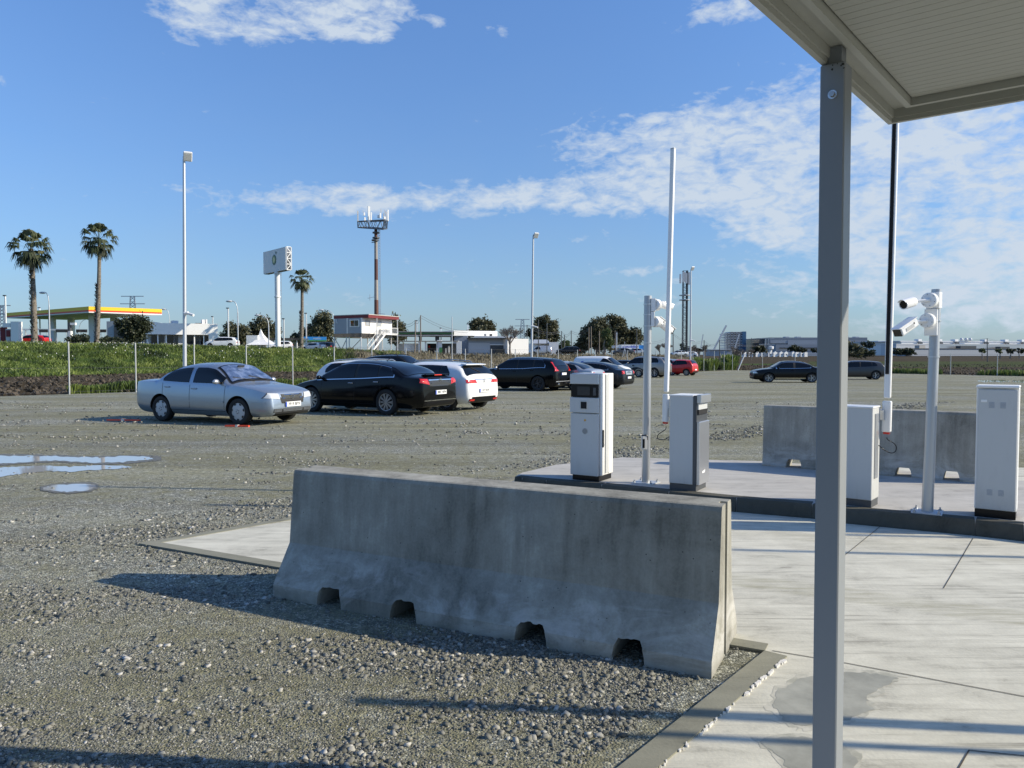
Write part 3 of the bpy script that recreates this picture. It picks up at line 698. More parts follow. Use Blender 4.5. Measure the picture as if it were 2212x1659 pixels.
def ring_beam(mb, o0, o1, z0, z1):
    cslab(mb, o0, LA - o0, o0, o1, z0, z1); cslab(mb, o0, LA - o0, LB - o1, LB - o0, z0, z1)
    cslab(mb, o0, o1, o1, LB - o1, z0, z1); cslab(mb, LA - o1, LA - o0, o1, LB - o1, z0, z1)
ring_beam(mb, .0, .020, CZ, CZ + .20)
mb.build('fascia', M['cream'], T, world=True)
mb = MB(); ring_beam(mb, .0205, .028, CZ + .018, CZ + .19); ring_beam(mb, .0285, .088, CZ + .055, CZ + .19)
mb.build('gutter', M['cream'], T, world=True)
mb = MB(); ring_beam(mb, .0885, .112, CZ + .032, CZ + .17)
mb.build('inner_beam', M['cream'], T, world=True)
mb = MB(); n = 84
for i in range(n):        # ribbed boards parallel to the front edge
    a0 = .118 + (LA - .236) * i / n; a1 = .118 + (LA - .236) * (i + 1) / n
    cslab(mb, a0 + .0011, a1 - .0011, .118, LB - .118, CZ + .062, CZ + .075)
mb.build('ceiling', M['cream'], T, world=True)
mb = MB(); cslab(mb, .1125, LA - .1125, .1125, LB - .1125, CZ + .0765, CZ + .16); mb.build('roof_panel', M['darkgrey'], T, world=True)
# post
m = M['post'] = mat('grey_post_paint', (.30, .31, .32), .5); k = NT(m); k.col(k.mix(k.math('MULTIPLY', k.noise(k.coord(), 8, 6, .7), .2), (.215, .235, .255), (.18, .195, .21)))
def canopy_post(pa, pb, label, near=True):
    o = Cc + d1 * pa + d2 * pb; T = thing('canopy_post', label, 'post', (o.x, o.y, 0), math.atan2(d2.y, d2.x))
    w = .082
    mb = MB(); mb.box((w / 2, -w / 2 if False else w / 2, CZ / 2 - .003), (w, w, CZ - .006), bev=.004); mb.build('shaft', M['post'], T)
    MB().box((w / 2 + .0, w / 2, CZ + .024), (w * .62, w * .62, .058)).build('top_stub', M['post'], T)
    mb = MB(); mb.box((w / 2, w / 2, .01), (.2, .2, .014)); mb.build('base_plate', M['galv'], T)
    if near:
        mb = MB(); mb.cyl((w * .52, -.0005, CZ - .113), (w * .52, -.004, CZ - .113), .0150, n=24); b = mb.build('washer', M['alu'], T)
        mb = MB(); mb.cyl((w * .52, -.0045, CZ - .113), (w * .52, -.013, CZ - .113), .0098, n=6); mb.build('bolt', M['galv'], T)
        mb = MB()
        for (x, z, r) in ((.5, .022, .0042), (.51, .008, .0028), (.7, .006, .0028), (.93, .012, .005), (.85, .016, .0035), (.96, .026, .003)):
            n = 9; c = (w * x, -.0006, CZ - .006 - z)
            pts = [(c[0] + r * random.uniform(.6, 1.2) * math.cos(6.283 * i / n), c[1], c[2] + r * random.uniform(.6, 1.2) * math.sin(6.283 * i / n)) for i in range(n)]
            mb.add(pts, [tuple(range(n))])
        mb.build('paint_chip', M['ink'], T)
    return T
# the near post stands where its left corner falls on the roof's outer line
po = Vector((1.060, 2.690)); tt = (po - Cc).dot(d1); tb = (po - Cc).dot(d2)
T = canopy_post(tt, 0.0, 'grey square steel post with one bolt holding up the canopy')
T.rotation_euler = (Matrix.Rotation(-.0032, 3, 'Y') @ T.rotation_euler.to_matrix()).to_euler(); T.location.x += .0083

# ------------------------------------------------------------------ kiosks and cabinets
def corner_frame(px, py, al, z=.15):
    """near corner of a cabinet on the island; local x = along the front (to the left corner is -x), y = away"""
    p = G(px, py, z); return p.xy, -math.radians(al)
def cab_thing(name, label, cat, px, py, al, group=None, z=.15):
    p, rz = corner_frame(px, py, al, z); return thing(name, label, cat, (p.x, p.y, z), rz, group)
# ticket machine
T = cab_thing('ticket_machine', 'tall pale parking ticket machine with black screen panel and side lock', 'ticket machine', 1295.6, 1041.8, 32)
w, dp, ph, tp = .372, .36, .065, 1.235
mb = MB(); mb.box((-w / 2, dp / 2, ph / 2), (w - .035, dp - .02, ph), bev=.004); mb.build('plinth', M['dark'], T)
mb = MB(); mb.box((-w / 2, dp / 2 + .012, (ph + tp) / 2), (w, dp - .024, tp - ph), bev=.006); mb.build('body', M['cabinet2'], T)
mb = MB(); mb.box((-w / 2 - .006, -.004, (ph + .775) / 2), (w - .02, .03, .775 - ph), bev=.004); mb.build('lower_door', M['cabinet'], T)
mb = MB(); mb.box((-w / 2 - .008, -.008, .872), (w - .014, .040, .172), bev=.004); mb.build('reader_panel', M['cabinet'], T)
mb = MB(); mb.box((-w / 2 - .008, -.006, 1.172), (w - .014, .038, .115), bev=.004); mb.build('top_panel', M['cabinet'], T)
mb = MB(); mb.box((-w / 2 - .008, -.002, 1.037), (w - .03, .024, .148), bev=.002); sc_ = mb.build('screen_panel', M['dark'], T)
mb = MB(); mb.box((-w / 2 - .015, -.0165, 1.035), (.16, .004, .100)); mb.build('screen', M['screen'], sc_)
mb = MB(); mb.box((-.062, -.0165, 1.030), (.036, .004, .088)); mb.cyl((-.062, -.019, 1.03), (-.062, -.023, 1.03), .011, n=16); mb.build('intercom', M['darkgrey'], sc_)
mb = MB(); mb.box((-.19, -.030, .875), (.092, .008, .095), bev=.003); b = mb.build('reader_frame', M['alu'], T)
mb = MB(); mb.box((-.19, -.036, .873), (.072, .006, .078)); mb.build('reader_slot', M['black'], b)
mb = MB(); mb.cyl((-.18, -.0195, .700), (-.18, -.0215, .700), .013, n=20); mb.build('badge', mat('orange_badge', (.55, .32, .06), .5), T)
mb = MB(); mb.cyl((-.18, -.0195, .575), (-.18, -.0215, .575), .036, n=28)
g_ = mb.build('speaker_grille', mat('speaker_grille', (.36, .37, .37), .5, .3), T)
mb = MB()
for i in range(-3, 4):
    for j in range(-3, 4):
        if i * i + j * j < 11: mb.box((-.18 + i * .0085, -.0222, .575 + j * .0085), (.004, .001, .004))
mb.build('hole', M['ink'], g_)
mb = MB(); mb.box((.004, .075, .49), (.014, .028, .20), bev=.004); l_ = mb.build('lock_handle', M['dark'], T)
mb = MB(); mb.cyl((.011, .078, .42), (.015, .078, .42), .009, n=12); mb.build('lock_barrel', M['alu'], l_)
# side seams: front housing strip and moulded back panel
mb = MB(); mb.box((.0015, .135, .65), (.004, .004, 1.15)); mb.box((.0015, .225, .65), (.004, .004, 1.15)); mb.build('panel_gap', M['darkgrey'], T)
mb = MB(); mb.prism([(0, 0), (.006, 0), (.006, .12), (0, .12)], .10, .42)
mb = MB(); vs = [(.0012, .02, .09), (.0012, .125, .09), (.0012, .125, 1.22), (.0012, .10, 1.22)]
mb = MB(); mb.box((.004, .18, .655), (.008, .082, 1.13), bev=.003); mb.build('side_rib', M['cabinet'], T)

# barrier machine 1 with its raised arm (behind the left-front of the cabinet)
def barrier_machine(label, px, py, al, w, dp, H, style):
    T = cab_thing('barrier_cabinet', label, 'cabinet', px, py, al)
    mb = MB(); mb.box((-w / 2, dp / 2, .035), (w - .006, dp - .03, .07), bev=.003); mb.build('plinth', M['darkgrey'], T)
    if style == 'alu':
        mb = MB(); mb.box((-w / 2 - .018, dp / 2 + .0, (.07 + H) / 2), (w - .042, dp, H - .07), bev=.006); mb.build('body', M['cabinet'], T)
        mb = MB(); mb.box((-w / 2 - .02, dp / 2, H + .004), (w - .03, dp + .01, .014), bev=.004); mb.build('lid', M['white'], T)
        mb = MB(); mb.box((-.019, dp / 2, (.07 + H) / 2 + .004), (.038, dp - .01, H - .062)); mb.build('corner_strip', M['darkgrey'], T)
        mb = MB(); mb.box((.017, dp * .47, .405), (.034, dp * .90, .67), bev=.005); f_ = mb.build('front_cover', M['alu'], T)
        mb = MB(); mb.box((.024, dp * .48, H - .028), (.05, dp * .93, .09), bev=.005); mb.build('hood', M['alu'], T)
        mb = MB(); mb.box((.008, dp * .47, H - .105), (.014, dp * .80, .075)); mb.build('slot_cover', M['cabinet'], T)
        mb = MB(); mb.box((.009, dp * .47, H - .168), (.016, dp * .80, .052)); mb.build('slot', M['black'], T)
        mb = MB()
        y_ = dp * .42; mb.add([(.0345, y_ + a, .20 + b) for a, b in ((-.05, -.012), (.03, -.014), (.05, .010), (.045, .020), (-.03, .010), (-.052, .004))], [(0, 1, 2, 3, 4, 5)]); mb.build('maker_mark', M['white'], f_)
    else:
        mb = MB(); mb.box((-w / 2, dp / 2, (.07 + H) / 2), (w, dp, H - .07), bev=.005); mb.build('body', M['cabinet'], T)
        mb = MB(); mb.box((-w / 2, dp / 2, H + .006), (w + .012, dp + .012, .016), bev=.005); mb.build('lid', M['white'], T)
    return T
T2 = barrier_machine('grey barrier cabinet with brushed metal front and slot, beside a raised arm', 1503, 1062.6, 32, .300, .36, 1.01, 'alu')
T3 = barrier_machine('white barrier cabinet with black lock just right of the canopy post', 1881.6, 1098, 39, .40, .27, .945, 'plain')
mb = MB(); mb.box((-.335, -.004, .47), (.032, .012, .16), bev=.003); l_ = mb.build('lock_handle', M['dark'], T3)
mb = MB(); mb.cyl((-.332, -.010, .425), (-.332, -.014, .425), .007, n=12); mb.build('lock_barrel', M['alu'], l_)
mb = MB(); mb.box((.006, .13, .58), (.012, .10, .62), bev=.004); mb.build('guide_plate', M['alu'], T3)
def cable(px_pts, Y, name, label):
    P = [At(x, y, Y) for x, y in px_pts]; out = []
    for i in range(len(P) - 1):       # smooth by Catmull-Rom
        p0, p1, p2, p3 = P[max(i - 1, 0)], P[i], P[i + 1], P[min(i + 2, len(P) - 1)]
        for j in range(5):
            t = j / 5; out.append(.5 * ((2 * p1) + (p2 - p0) * t + (2 * p0 - 5 * p1 + 4 * p2 - p3) * t * t + (3 * p1 - p0 - 3 * p2 + p3) * t ** 3))
    out.append(P[-1]); T = tag(MB().tube(out, .0045, 6).build(name, M['dark'], smooth=60), label, 'cable'); return T
# arm 1
def arm(label, bx, by, tx, ty, Y, rz, w, d, rubber, holder):
    b = At(bx, by, Y); t = At(tx, ty, Y); T = thing('boom_barrier', label, 'boom barrier', (b.x, b.y, b.z), rz)
    Mi = Matrix.Rotation(-rz, 3, 'Z'); v = Mi @ (t - b); L = v.length
    zax = v.normalized(); xax = Vector((1, 0, 0)); xax = (xax - zax * xax.dot(zax)).normalized(); yax = zax.cross(xax); R = Matrix((xax, yax, zax)).transposed()
    def bx_(c, dd, bev=0): return MB().box(R @ Vector(c), dd, M=R, bev=bev)
    bx_((0, 0, L / 2 + .12), (w, d, L - .24), .006).build('boom', M['white'], T)
    bx_((0, 0, L + .004), (w * .96, d * .96, .012)).build('end_cap', M['cabinet'], T)
    if rubber: bx_((-w * .08, -d / 2 - .004, L / 2 + .22), (w * .55, .010, L - .5)).build('rubber_edge', M['black'], T)
    bx_((0, 0, .06), (w * 1.35, d * 1.3, holder), .008).build('holder', M['white'], T)
    bx_((0, 0, .06 - holder / 2 - .010), (w * .9, d * .9, .022)).build('red_end', M['redlens'], T)
    return T
arm1 = arm('white barrier arm raised upright behind the ticket machine and camera pole', 1438.0, 893, 1454, 322, 8.55, math.radians(-50), .052, .038, False, .31)
mb = MB()
arm2 = arm('white barrier arm with black rubber edge raised upright right of the post', 1915.5, 913, 1934.5, 262, 7.42, math.radians(-38), .058, .045, True, .30)
for (pxs, Y, par, xb) in (((1444.5, 890), 8.55, T2, None), ((1902, 896), 7.42, T3, None)):
    p = At(*pxs, Y); mb = MB(); mb.box(p, (.07, .05, .10), rz=math.radians(-38), bev=.004); mb.build('arm_hinge', M['alu'], par, world=True)
cable([(1439, 921), (1437, 928), (1424, 937), (1420, 944), (1424, 949), (1436, 949.5), (1446, 943)], 8.5, 'cable', 'thin black cable looping beside the grey barrier cabinet')
cable([(1915.5, 945), (1918, 950), (1930, 957), (1936, 965), (1934, 975), (1925, 978.5), (1912, 973), (1898, 962)], 7.35, 'cable', 'thin black cable looping from the white cabinet below the rubber-edged arm')
# equipment cabinet at far right
T = cab_thing('equipment_cabinet', 'tall pale grey equipment cabinet with louvres and white top at right edge', 'cabinet', 2194.6, 1124.5, 35)
w, dp, H = .315, .25, 1.155
mb = MB(); mb.box((-w / 2, dp / 2, .035), (w - .006, dp - .006, .07)); mb.build('plinth', M['dark'], T)
mb = MB(); mb.box((-w / 2, dp / 2 + .009, (.07 + H) / 2), (w + .004, dp - .012, H - .07), bev=.005); mb.build('body', M['white'], T)
mb = MB(); mb.box((-w / 2 + .004, -.004, (.07 + H) / 2 - .004), (w - .020, .022, H - .09), bev=.004); dr = mb.build('door', M['cabinet'], T)
mb = MB(); mb.box((-w / 2, dp / 2 - .006, H + .012), (w + .012, dp + .020, .022), bev=.006); mb.build('lid', M['white'], T)
mb = MB()
for (cx_, cz_) in ((-.20, H - .15), (-.115, H - .15), (-.20, .23), (-.115, .23)):
    mb = MB(); mb.box((cx_, -.0160, cz_), (.046, .003, .056)); mb = MB()
    for i in range(5): mb.box((cx_, -.0162, cz_ - .022 + i * .011), (.042, .003, .006))
    mb.build('louvre', M['greywall'], dr)
mb = MB(); mb.box((-.258, -.0165, H - .115), (.045, .003, .022)); mb.build('maker_label', M['white'], dr)

# ------------------------------------------------------------------ camera poles
def disc_camera(kind, T_at, base, axis, cpos, cdir, rd, L, wid, label, group):
    """one camera: junction disc + arm + housing, all in world space"""
    base, axis, cpos, cdir = Vector(base), Vector(axis).normalized(), Vector(cpos), Vector(cdir).normalized()
    T = thing('security_camera', label, 'camera', tuple(base), 0, group)
    mb = MB(); mb.cyl(base, base + axis * .05, rd, rd * .97, 28); mb.cyl(base + axis * .05, base + axis * .056, rd * .97, rd * .9, 28); j = mb.build('junction_box', M['white'], T, smooth=40, world=True)
    up = Vector((0, 0, 1)); sx = axis.cross(up).normalized()
    for i in range(6):
        a = i * 1.047 + .3; q = base + axis * .056 + (sx * math.cos(a) + sx.cross(axis) * math.sin(a)) * rd * .75; MB().cyl(q, q + axis * .002, .0035, n=8).build('screw', M['darkgrey'], j, world=True)
    MB().tube([base + axis * .05, base + axis * .075, cpos - cdir * L * .42], [.018, .014, .014], 12).build('arm', M['white'], T, smooth=50, world=True)
    x = cdir.cross(up).normalized(); y = x.cross(cdir); R = Matrix((x, cdir, y)).transposed()
    if kind == 'round':
        mb = MB(); b0 = len(mb.v); mb.lathe([(.001, -L / 2), (wid * .34, -L / 2), (wid * .46, -L * .42), (wid * .5, -L * .3), (wid * .5, L / 2), (wid * .43, L / 2), (wid * .42, L * .46), (.001, L * .46)], (0, 0, 0), 'Y', 24)
        mb.v = [tuple(cpos + R @ Vector(v)) for v in mb.v]; h = mb.build('housing', M['white'], T, smooth=40, world=True)
        mb = MB(); mb.lathe([(.001, L * .465), (wid * .41, L * .465), (wid * .41, L * .475), (.001, L * .475)], (0, 0, 0), 'Y', 24); mb.v = [tuple(cpos + R @ Vector(v)) for v in mb.v]; mb.build('lens', M['glass'], h, world=True)
        mb = MB(); n = 14
        for i in range(n):
            a0 = math.radians(28 + 124 * i / n); a1 = math.radians(28 + 124 * (i + 1) / n); r0, r1 = wid * .515, wid * .54
            P = [(r * math.cos(a), yy, r * math.sin(a)) for r in (r0, r1) for a in (a0, a1) for yy in (-L * .3, L * .62)]
            mb.add([cpos + R @ Vector(p) for p in P], [(0, 1, 3, 2), (4, 6, 7, 5), (0, 2, 6, 4), (1, 5, 7, 3)] + ([(0, 4, 5, 1)] if i == 0 else []) + ([(2, 3, 7, 6)] if i == n - 1 else []))
        mb.build('sun_hood', M['white'], h, smooth=50, world=True)
    else:
        H_ = wid * .86; mb = MB(); mb.box(cpos, (wid, L, H_), M=R, bev=.014); h = mb.build('housing', M['white'], T, world=True)
        mb = MB(); mb.box(cpos + R @ Vector((0, L * .03, H_ * .5 + .004)), (wid * 1.06, L * 1.08, .008), M=R, bev=.003); mb.build('sun_hood', M['white'], h, world=True)
        mb = MB(); mb.box(cpos + R @ Vector((0, L * .5 + .001, 0)), (wid * .86, .006, H_ * .82), M=R); ln = mb.build('lens', M['glass'], h, world=True)
        for s_ in (-1, 1):
            mb = MB(); mb.box(cpos + R @ Vector((s_ * (wid / 2 + .001), L * .02, -.002)), (.005, L * .46, H_ * .42), M=R, bev=.002); mb.build('side_cover', M['cabinet'], h, world=True)
        mb = MB(); mb.box(cpos + R @ Vector((-(wid / 2 + .0015), -L * .24, .012)), (.003, .012, .016), M=R); mb.box(cpos + R @ Vector((wid / 2 + .0015, -L * .24, .012)), (.003, .012, .016), M=R); mb.build('maker_mark', M['ink'], h, world=True)
    return T
def cam_pole(label, bx, by, tx, ty, Y, r0, r1):
    b = G(bx, by, .15); b.y = Y; b.x = (bx - CX) / F * Y * 1.0; b = G(bx, by, .15); t = At(tx, ty, b.y)
    T = thing('camera_pole', label, 'pole', tuple(b)); MB().cyl(b, t, r0, r1, 24).build('pole', M['galv'], T, smooth=40, world=True)
    mb = MB(); a = math.radians(-32); mb.box(b + Vector((0, 0, .006)), (.25, .25, .012), rz=a); pl = mb.build('base_plate', M['galvw'], T, world=True)
    mb = MB(); R = Matrix.Rotation(a, 3, 'Z')
    for sx in (-1, 1):
        for sy in (-1, 1):
            q = b + R @ Vector((sx * .098, sy * .098, .012)); MB().cyl(q, q + Vector((0, 0, .03)), .007, n=8).cyl(q, q + Vector((0, 0, .012)), .014, n=6).build('anchor_bolt', M['galv'], pl, world=True)
    return T, b, t
PT, pb, ptop = cam_pole('galvanised pole with two cameras between the ticket machine and arm', 1395, 1043, 1400, 639, 8.7, .047, .043)
d_ = pb.y
def clampband(T, b, t, f):
    mb = MB(); c = b.lerp(t, f); mb.cyl(c - Vector((0, 0, .007)), c + Vector((0, 0, .007)), .050, n=20); mb.build('clamp_band', M['alu'], T, world=True)
for f in (.955, .90, .84, .75): clampband(PT, pb, ptop, f)
for (cy0, cy1) in ((644, 675), (664, 705)): pass
mb = MB(); p0, p1 = At(1411.5, 645, d_), At(1411.5, 673, d_); mb.box((p0 + p1) / 2, (.052, .10, (p0 - p1).z), rz=math.radians(-10), bev=.003); mb.build('mounting_plate', M['white'], PT, world=True)
mb = MB(); p0, p1 = At(1410, 674, d_), At(1410, 705.5, d_); mb.box((p0 + p1) / 2, (.040, .10, (p0 - p1).z), rz=math.radians(-10), bev=.003); mb.build('mounting_plate', M['white'], PT, world=True)
ax = Vector((.88, .45, 0))
disc_camera('round', PT, At(1414, 658.5, d_ - .02), ax, At(1438, 660, d_ + .12), (.80, .55, -.16), .066, .17, .085, 'white bullet camera pointing away, upper one of the left pole', 'pole cameras')
disc_camera('box', PT, At(1413, 695, d_ - .02), ax, At(1435, 703.5, d_ + .12), (.72, .42, -.50), .062, .25, .085, 'white box camera pointing away, lower one of the left pole', 'pole cameras')
mb = MB(); c_ = At(1391.5, 956, d_ - .05); mb.box(c_, (.060, .035, .155), rz=math.radians(10), bev=.004); rd_ = mb.build('card_reader', M['cabinet'], PT, world=True)
mb = MB(); mb.box(c_ + Vector((-.010, -.020, -.008)), (.024, .010, .10), rz=math.radians(10)); mb.build('reader_face', M['dark'], rd_, world=True)
mb = MB(); mb.tube([c_ + Vector((-.03, -.01, .082)), c_ + Vector((.02, -.015, .085)), c_ + Vector((.034, -.01, .075)), c_ + Vector((.036, 0, .03))], .006, 6); mb.build('reader_cable', M['dark'], rd_, world=True)

PT, pb, ptop = cam_pole('galvanised pole with two cameras at right, bolted to the island', 2003, 1107, 2023, 625, 7.08, .050, .041)
d_ = pb.y
for f in (.93, .86, .70): clampband(PT, pb, ptop, f)
mb = MB(); p0, p1 = At(2017, 632, d_), At(2016, 667, d_); mb.box((p0 + p1) / 2 + Vector((0, -.01, 0)), (.045, .13, (p0 - p1).z), rz=math.radians(25), bev=.003); mb.build('mounting_plate', M['white'], PT, world=True)
mb = MB(); p0, p1 = At(2008.5, 668, d_), At(2006, 725, d_); mb.box((p0 + p1) / 2 + Vector((0, -.03, 0)), (.105, .03, (p0 - p1).z), rz=math.radians(-38), bev=.003); mb.build('mounting_plate', M['white'], PT, world=True)
ax = Vector((-.70, -.71, 0))
disc_camera('round', PT, At(2010, 649, d_ - .05), ax, At(1963.5, 654.5, d_ - .13), (-.86, -.42, -.22), .069, .155, .088, 'white bullet camera with round lens, upper one of the right pole', 'pole cameras')
disc_camera('box', PT, At(2005, 693, d_ - .07), ax, At(1957, 707, d_ - .14), (-.80, -.35, -.44), .067, .235, .092, 'white box camera with square lens tilted down, lower one of the right pole', 'pole cameras')

# flattened orange sticks lying on the gravel by the silver car
for (x0, x1, y, lb) in ((232, 302, 911.5, 'orange-red plastic post lying flat behind the silver car\'s rear wheel'), (487, 538, 925, 'orange-red plastic post lying flat under the silver car\'s front wheel')):
    a, b = G(x0, y - 1), G(x1, y); T = thing('fallen_post', lb, 'plastic post', tuple((a + b) / 2), 0, 'fallen orange posts')
    mb = MB(); mb.bar(a + Vector((0, 0, .04)), b + Vector((0, 0, .045)), .06, .035); mb.build('stem', M['orange'], T, world=True)
    mb = MB(); q = a.lerp(b, .45); mb.bar(q + Vector((0, 0, .05)), a.lerp(b, .55) + Vector((0, 0, .05)), .08, .045); mb.build('collar', M['clearlens'], T, world=True)

# poles added out of frame on the right to cast shadow streaks
for (x, y, h, r, lb) in ((4.7, 2.93, 3.0, .032, 'slim white pole added unseen beyond the right edge to cast a shadow'), (5.3, 2.66, 2.7, .02, 'slim grey pole added unseen beyond the right edge to cast a shadow'), (9.4, 6.05, 3.6, .022, 'white pole added unseen beyond the equipment cabinet to cast a shadow'),
                         (9.0, 5.45, 4.0, .022, 'grey pole added unseen beyond the equipment cabinet to cast a shadow')):
    T = thing('shadow_pole', lb, 'pole', (x, y, 0), 0, 'unseen poles added for their shadows'); MB().box((0, 0, h / 2), (r * 2, r * 2, h), rz=.4).build('shaft', M['white'], T); MB().box((0, 0, .011), (.2, .2, .02)).build('base_plate', M['galv'], T)
# ------------------------------------------------------------------ cars
def paint(name, col, metal=.0, rough=.28, coat=.5):
    m = mat(name, col, rough, metal, coat); M[name] = m; return m
paint('p_silverblue', (.32, .37, .43), .7, .32); paint('p_black', (.003, .003, .0035), 0, .12, .0); M['p_black'].node_tree.nodes['Principled BSDF'].inputs['Specular IOR Level'].default_value = .28; paint('p_white', (.78, .78, .77), 0, .3)
paint('p_silver', (.42, .44, .46), .6, .32); paint('p_darkgrey', (.010, .013, .018), .2, .2, .15); paint('p_grey', (.06, .06, .06), .5, .3, .3)
paint('p_warmgrey', (.26, .255, .24), .6, .32); paint('p_red', (.55, .015, .01), .1, .3); paint('p_brown', (.055, .047, .04), .4, .25)
M['sunshade'] = mat('foil_sunshade', (.55, .62, .70), .3, .85)
k = NT(M['sunshade']); c = k.coord(); nn_ = k.noise(k.coord((1, 1, 1), (0, 0, .5)), 4.5, 4, .6, .8); k.col(k.ramp(nn_, [(.35, (.16, .22, .32)), (.5, (.34, .42, .54)), (.66, (.70, .76, .84))])); k.bump(nn_, .7, .04)

def pch(P):
    xs = np.array([p[0] for p in P], float); ys = np.array([p[1] for p in P], float); h = np.diff(xs); dl = np.diff(ys) / h; n = len(xs); d = np.zeros(n)
    for i in range(1, n - 1):
        if dl[i - 1] * dl[i] > 0: w1 = 2 * h[i] + h[i - 1]; w2 = h[i] + 2 * h[i - 1]; d[i] = (w1 + w2) / (w1 / dl[i - 1] + w2 / dl[i])
    d[0], d[-1] = dl[0], dl[-1]
    def f(x):
        x = np.clip(np.asarray(x, float), xs[0], xs[-1]); i = np.clip(np.searchsorted(xs, x, 'right') - 1, 0, n - 2); t = (x - xs[i]) / h[i]
        return ((2 * t ** 3 - 3 * t ** 2 + 1) * ys[i] + (t ** 3 - 2 * t ** 2 + t) * h[i] * d[i] + (-2 * t ** 3 + 3 * t ** 2) * ys[i + 1] + (t ** 3 - t ** 2) * h[i] * d[i + 1])
    return f
TPL = {}
TPL['sedan'] = dict(xR=-2.24, xF=2.137, W=1.735, wb=2.513, r=.312,
    T=[(-2.24, .60), (-2.235, .85), (-2.222, .95), (-2.18, 1.0), (-2.0, 1.022), (-1.62, 1.035), (-1.46, 1.065), (-1.15, 1.235), (-.78, 1.375), (-.35, 1.43), (.05, 1.435), (.36, 1.395), (.70, 1.19), (1.02, .995), (1.10, .965), (1.6, .90), (1.92, .83), (2.05, .775), (2.10, .70), (2.125, .60), (2.137, .50)],
    S=[(-2.24, .55), (-2.234, .80), (-2.218, .90), (-2.15, .952), (-1.6, .965), (-.5, .93), (1.1, .90), (1.6, .845), (1.92, .775), (2.05, .725), (2.10, .66), (2.125, .54), (2.137, .45)],
    cowl=1.00, head=.40, rtop=-.84, rbot=-1.45, dlo=(-1.17, .80), pil=[(-.32, -.18)], seams=(-1.17, -.26, .86))
TPL['fastback'] = dict(xR=-2.56, xF=2.35, W=1.856, wb=2.737, r=.36,
    T=[(-2.56, .62), (-2.545, .90), (-2.50, 1.03), (-2.42, 1.075), (-2.2, 1.10), (-2.05, 1.12), (-1.5, 1.33), (-.95, 1.45), (-.4, 1.495), (.0, 1.498), (.38, 1.45), (.85, 1.21), (1.26, 1.0), (1.34, .975), (1.8, .89), (2.12, .78), (2.27, .66), (2.32, .56), (2.35, .48)],
    S=[(-2.56, .56), (-2.52, .93), (-2.4, 1.0), (-1.7, 1.03), (-.5, .975), (1.25, .90), (1.8, .81), (2.12, .69), (2.27, .58), (2.32, .5), (2.35, .43)],
    cowl=1.24, head=.44, rtop=-.95, rbot=-2.02, dlo=(-1.62, 1.08), pil=[(-.34, -.24), (-1.12, -1.06)], seams=(-1.2, -.28, .95))
TPL['hatch'] = dict(xR=-2.10, xF=2.255, W=1.81, wb=2.67, r=.33,
    T=[(-2.10, .62), (-2.088, .92), (-2.04, 1.02), (-1.90, 1.16), (-1.72, 1.33), (-1.60, 1.37), (-1.2, 1.41), (-.5, 1.445), (.0, 1.445), (.32, 1.41), (.8, 1.19), (1.17, .99), (1.24, .97), (1.7, .88), (2.02, .76), (2.17, .64), (2.22, .55), (2.255, .47)],
    S=[(-2.10, .56), (-2.06, .88), (-1.95, .98), (-1.5, 1.00), (-.5, .95), (1.15, .89), (1.7, .80), (2.02, .67), (2.17, .56), (2.22, .5), (2.255, .42)],
    cowl=1.15, head=.36, rtop=-1.68, rbot=-1.98, dlo=(-1.42, 1.0), pil=[(-.28, -.18), (-1.08, -1.03)], seams=(-1.12, -.22, .9))
TPL['small'] = dict(TPL['hatch'], xR=-1.82, xF=2.05, W=1.71, wb=2.49, r=.30,
    T=[(-1.82, .62), (-1.81, .92), (-1.77, 1.04), (-1.66, 1.22), (-1.52, 1.40), (-1.42, 1.44), (-1.1, 1.46), (-.5, 1.49), (.0, 1.48), (.3, 1.44), (.75, 1.20), (1.1, 1.02), (1.17, 1.0), (1.6, .89), (1.85, .76), (1.96, .64), (2.02, .55), (2.05, .47)],
    S=[(-1.82, .56), (-1.79, .88), (-1.7, 1.0), (-1.3, 1.02), (-.5, .96), (1.1, .90), (1.6, .80), (1.85, .67), (1.96, .56), (2.02, .5), (2.05, .42)],
    rtop=-1.48, rbot=-1.72, dlo=(-1.3, .95), pil=[(-.3, -.2)], seams=(-1.05, -.24, .85), cowl=1.08, head=.33)
TPL['suv'] = dict(xR=-2.39, xF=2.30, W=1.90, wb=2.865, r=.37,
    T=[(-2.39, .68), (-2.378, 1.0), (-2.33, 1.14), (-2.18, 1.34), (-2.04, 1.50), (-1.93, 1.56), (-1.4, 1.62), (-.5, 1.658), (.0, 1.655), (.33, 1.61), (.75, 1.38), (1.13, 1.16), (1.22, 1.13), (1.8, 1.05), (2.10, .95), (2.21, .82), (2.26, .70), (2.30, .58)],
    S=[(-2.39, .62), (-2.35, 1.0), (-2.25, 1.10), (-1.6, 1.13), (-.5, 1.07), (1.1, 1.04), (1.8, .97), (2.10, .86), (2.21, .74), (2.26, .64), (2.30, .53)],
    cowl=1.11, head=.36, rtop=-1.99, rbot=-2.27, dlo=(-1.78, .98), pil=[(-.32, -.22), (-1.22, -1.12)], seams=(-1.25, -.26, .92))
